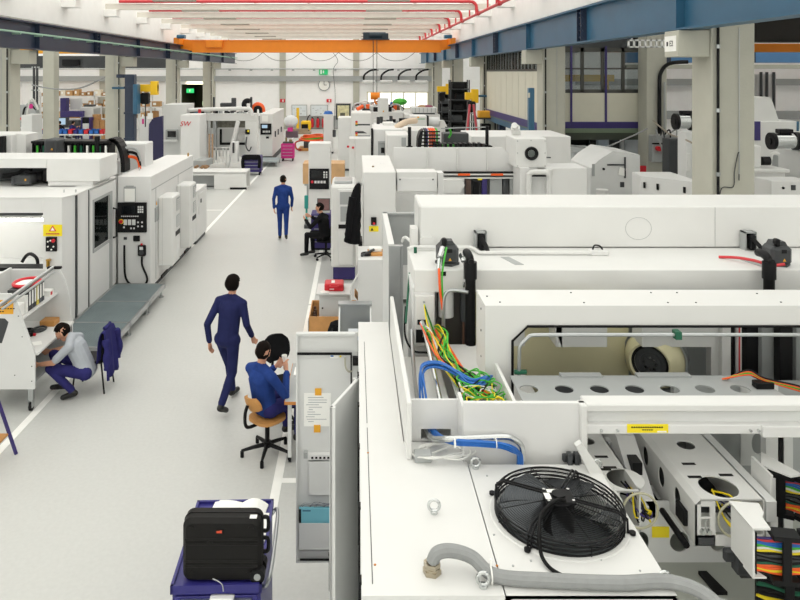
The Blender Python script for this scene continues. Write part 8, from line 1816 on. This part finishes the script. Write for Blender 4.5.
# pallet racking with cartons
def racking(label, x0, x1, y, levels):
    t = thing('pallet_rack', label, 'rack', ((x0+x1)/2, y+.5, 0))
    for x in (x0, (x0+x1)/2, x1):
        for yy in (y, y+.9): part(B().box(x-.05, x+.05, yy-.05, yy+.05, 0, levels[-1]+.3), 'upright', LGREY, t)
    for z in levels: part(B().box(x0, x1, y-.05, y+.95, z-.08, z), 'shelf', WHITE, t)
    return t
BOXC = ['b08a5c', 'c39a68', 'a67d4f', 'd3b68c', 'e5dccb', 'b98f62']
def stock(x0, x1, y, z, grp, seed):
    random.seed(seed); x = x0+.08
    while x < x1-.3:
        w_ = random.uniform(.3, .6); h_ = random.uniform(.22, .55); c_ = random.choice(BOXC)
        o = solo(B().box(x, min(x+w_, x1-.05), y+.1, y+.7, z, z+h_, .006), 'carton', mat('carton_'+c_, c_, .85, var=.06), 'cardboard carton stored on the '+grp, 'box', 'cartons on the '+grp)
        part(B().box(x+w_*.2, x+w_*.55, y+.094, y+.1, z+h_*.3, z+h_*.75), 'label', PAPER, o)
        x += w_+random.uniform(.04, .2)
racking('long pallet rack full of cartons against the side bay wall', -24.5, -16.0, 55.2, [1.0, 1.9, 2.75])
for i, z in enumerate((1.0, 1.9, 2.75)): stock(-24.5, -16.0, 55.2, z, ('low shelf of the long pallet rack', 'middle shelf of the long pallet rack', 'top shelf of the long pallet rack')[i], 40+i)
racking('short pallet rack with cartons beside the navy jib post', PX(139, 47), PX(163, 47), 47, [.9, 1.5, 2.3])
for i, z in enumerate((.9, 1.5, 2.3)): stock(PX(139, 47), PX(163, 47), 47, z, ('low shelf of the short rack', 'middle shelf of the short rack', 'top shelf of the short rack')[i], 50+i)
t = thing('covered_machine', 'machine under a dark purple cover beside the white cabinets', 'machine', (PX(155, 37), 37.5, 0)); Y = 37
part(B().prism([(PX(148, Y), 0), (PX(149, Y), PZ(124, Y)), (PX(153, Y), PZ(118, Y)), (PX(162, Y), PZ(116, Y)), (PX(165, Y), 0)], 'y', Y, Y+1.2), 'cover', mat('cover_indigo', '2b2950', .6, bump=.4), t); part(B().box(PX(148, Y), PX(153, Y), Y-.1, Y, PZ(119, Y), PZ(113, Y), .01), 'paper', PAPER, t)
t = thing('test_stand', 'white test stand with a pink label behind the covered machine', 'stand', (PX(144, 38), 38.2, 0)); Y = 38.5
part(B().box(PX(140, Y), PX(148, Y), Y, Y+.6, 0, PZ(117, Y), .02), 'body', WHITE, t); part(B().box(PX(142, Y), PX(144, Y), Y-.01, Y, PZ(124, Y), PZ(119, Y)), 'label', MAGENTA, t)
t = thing('white_machine', 'white machine with hoses behind the first concrete column', 'machine', (PX(27, 30), 30.4, 0)); Y = 30
part(B().box(PX(21, Y), PX(32, Y), Y, Y+1, 0, PZ(115, Y), .02), 'body', LGREY, t)
for k in range(3): part(B().tube(spline([(PX(21+k*2, Y), Y+.2, PZ(115, Y)), (PX(24+k*2, Y), Y+.1, PZ(108-k*3, Y)), (PX(29+k, Y), Y+.2, PZ(106-k*3, Y)), (PX(33+k, Y), Y+.3, PZ(110, Y))], 5), .05, 6), 'hose', (BLACK, GREY, WHTW)[k], t)
part(B().box(PX(27, Y), PX(31, Y), Y+.1, Y+.4, PZ(109, Y), PZ(104, Y), .05), 'pink_cap', MAGENTA, t)
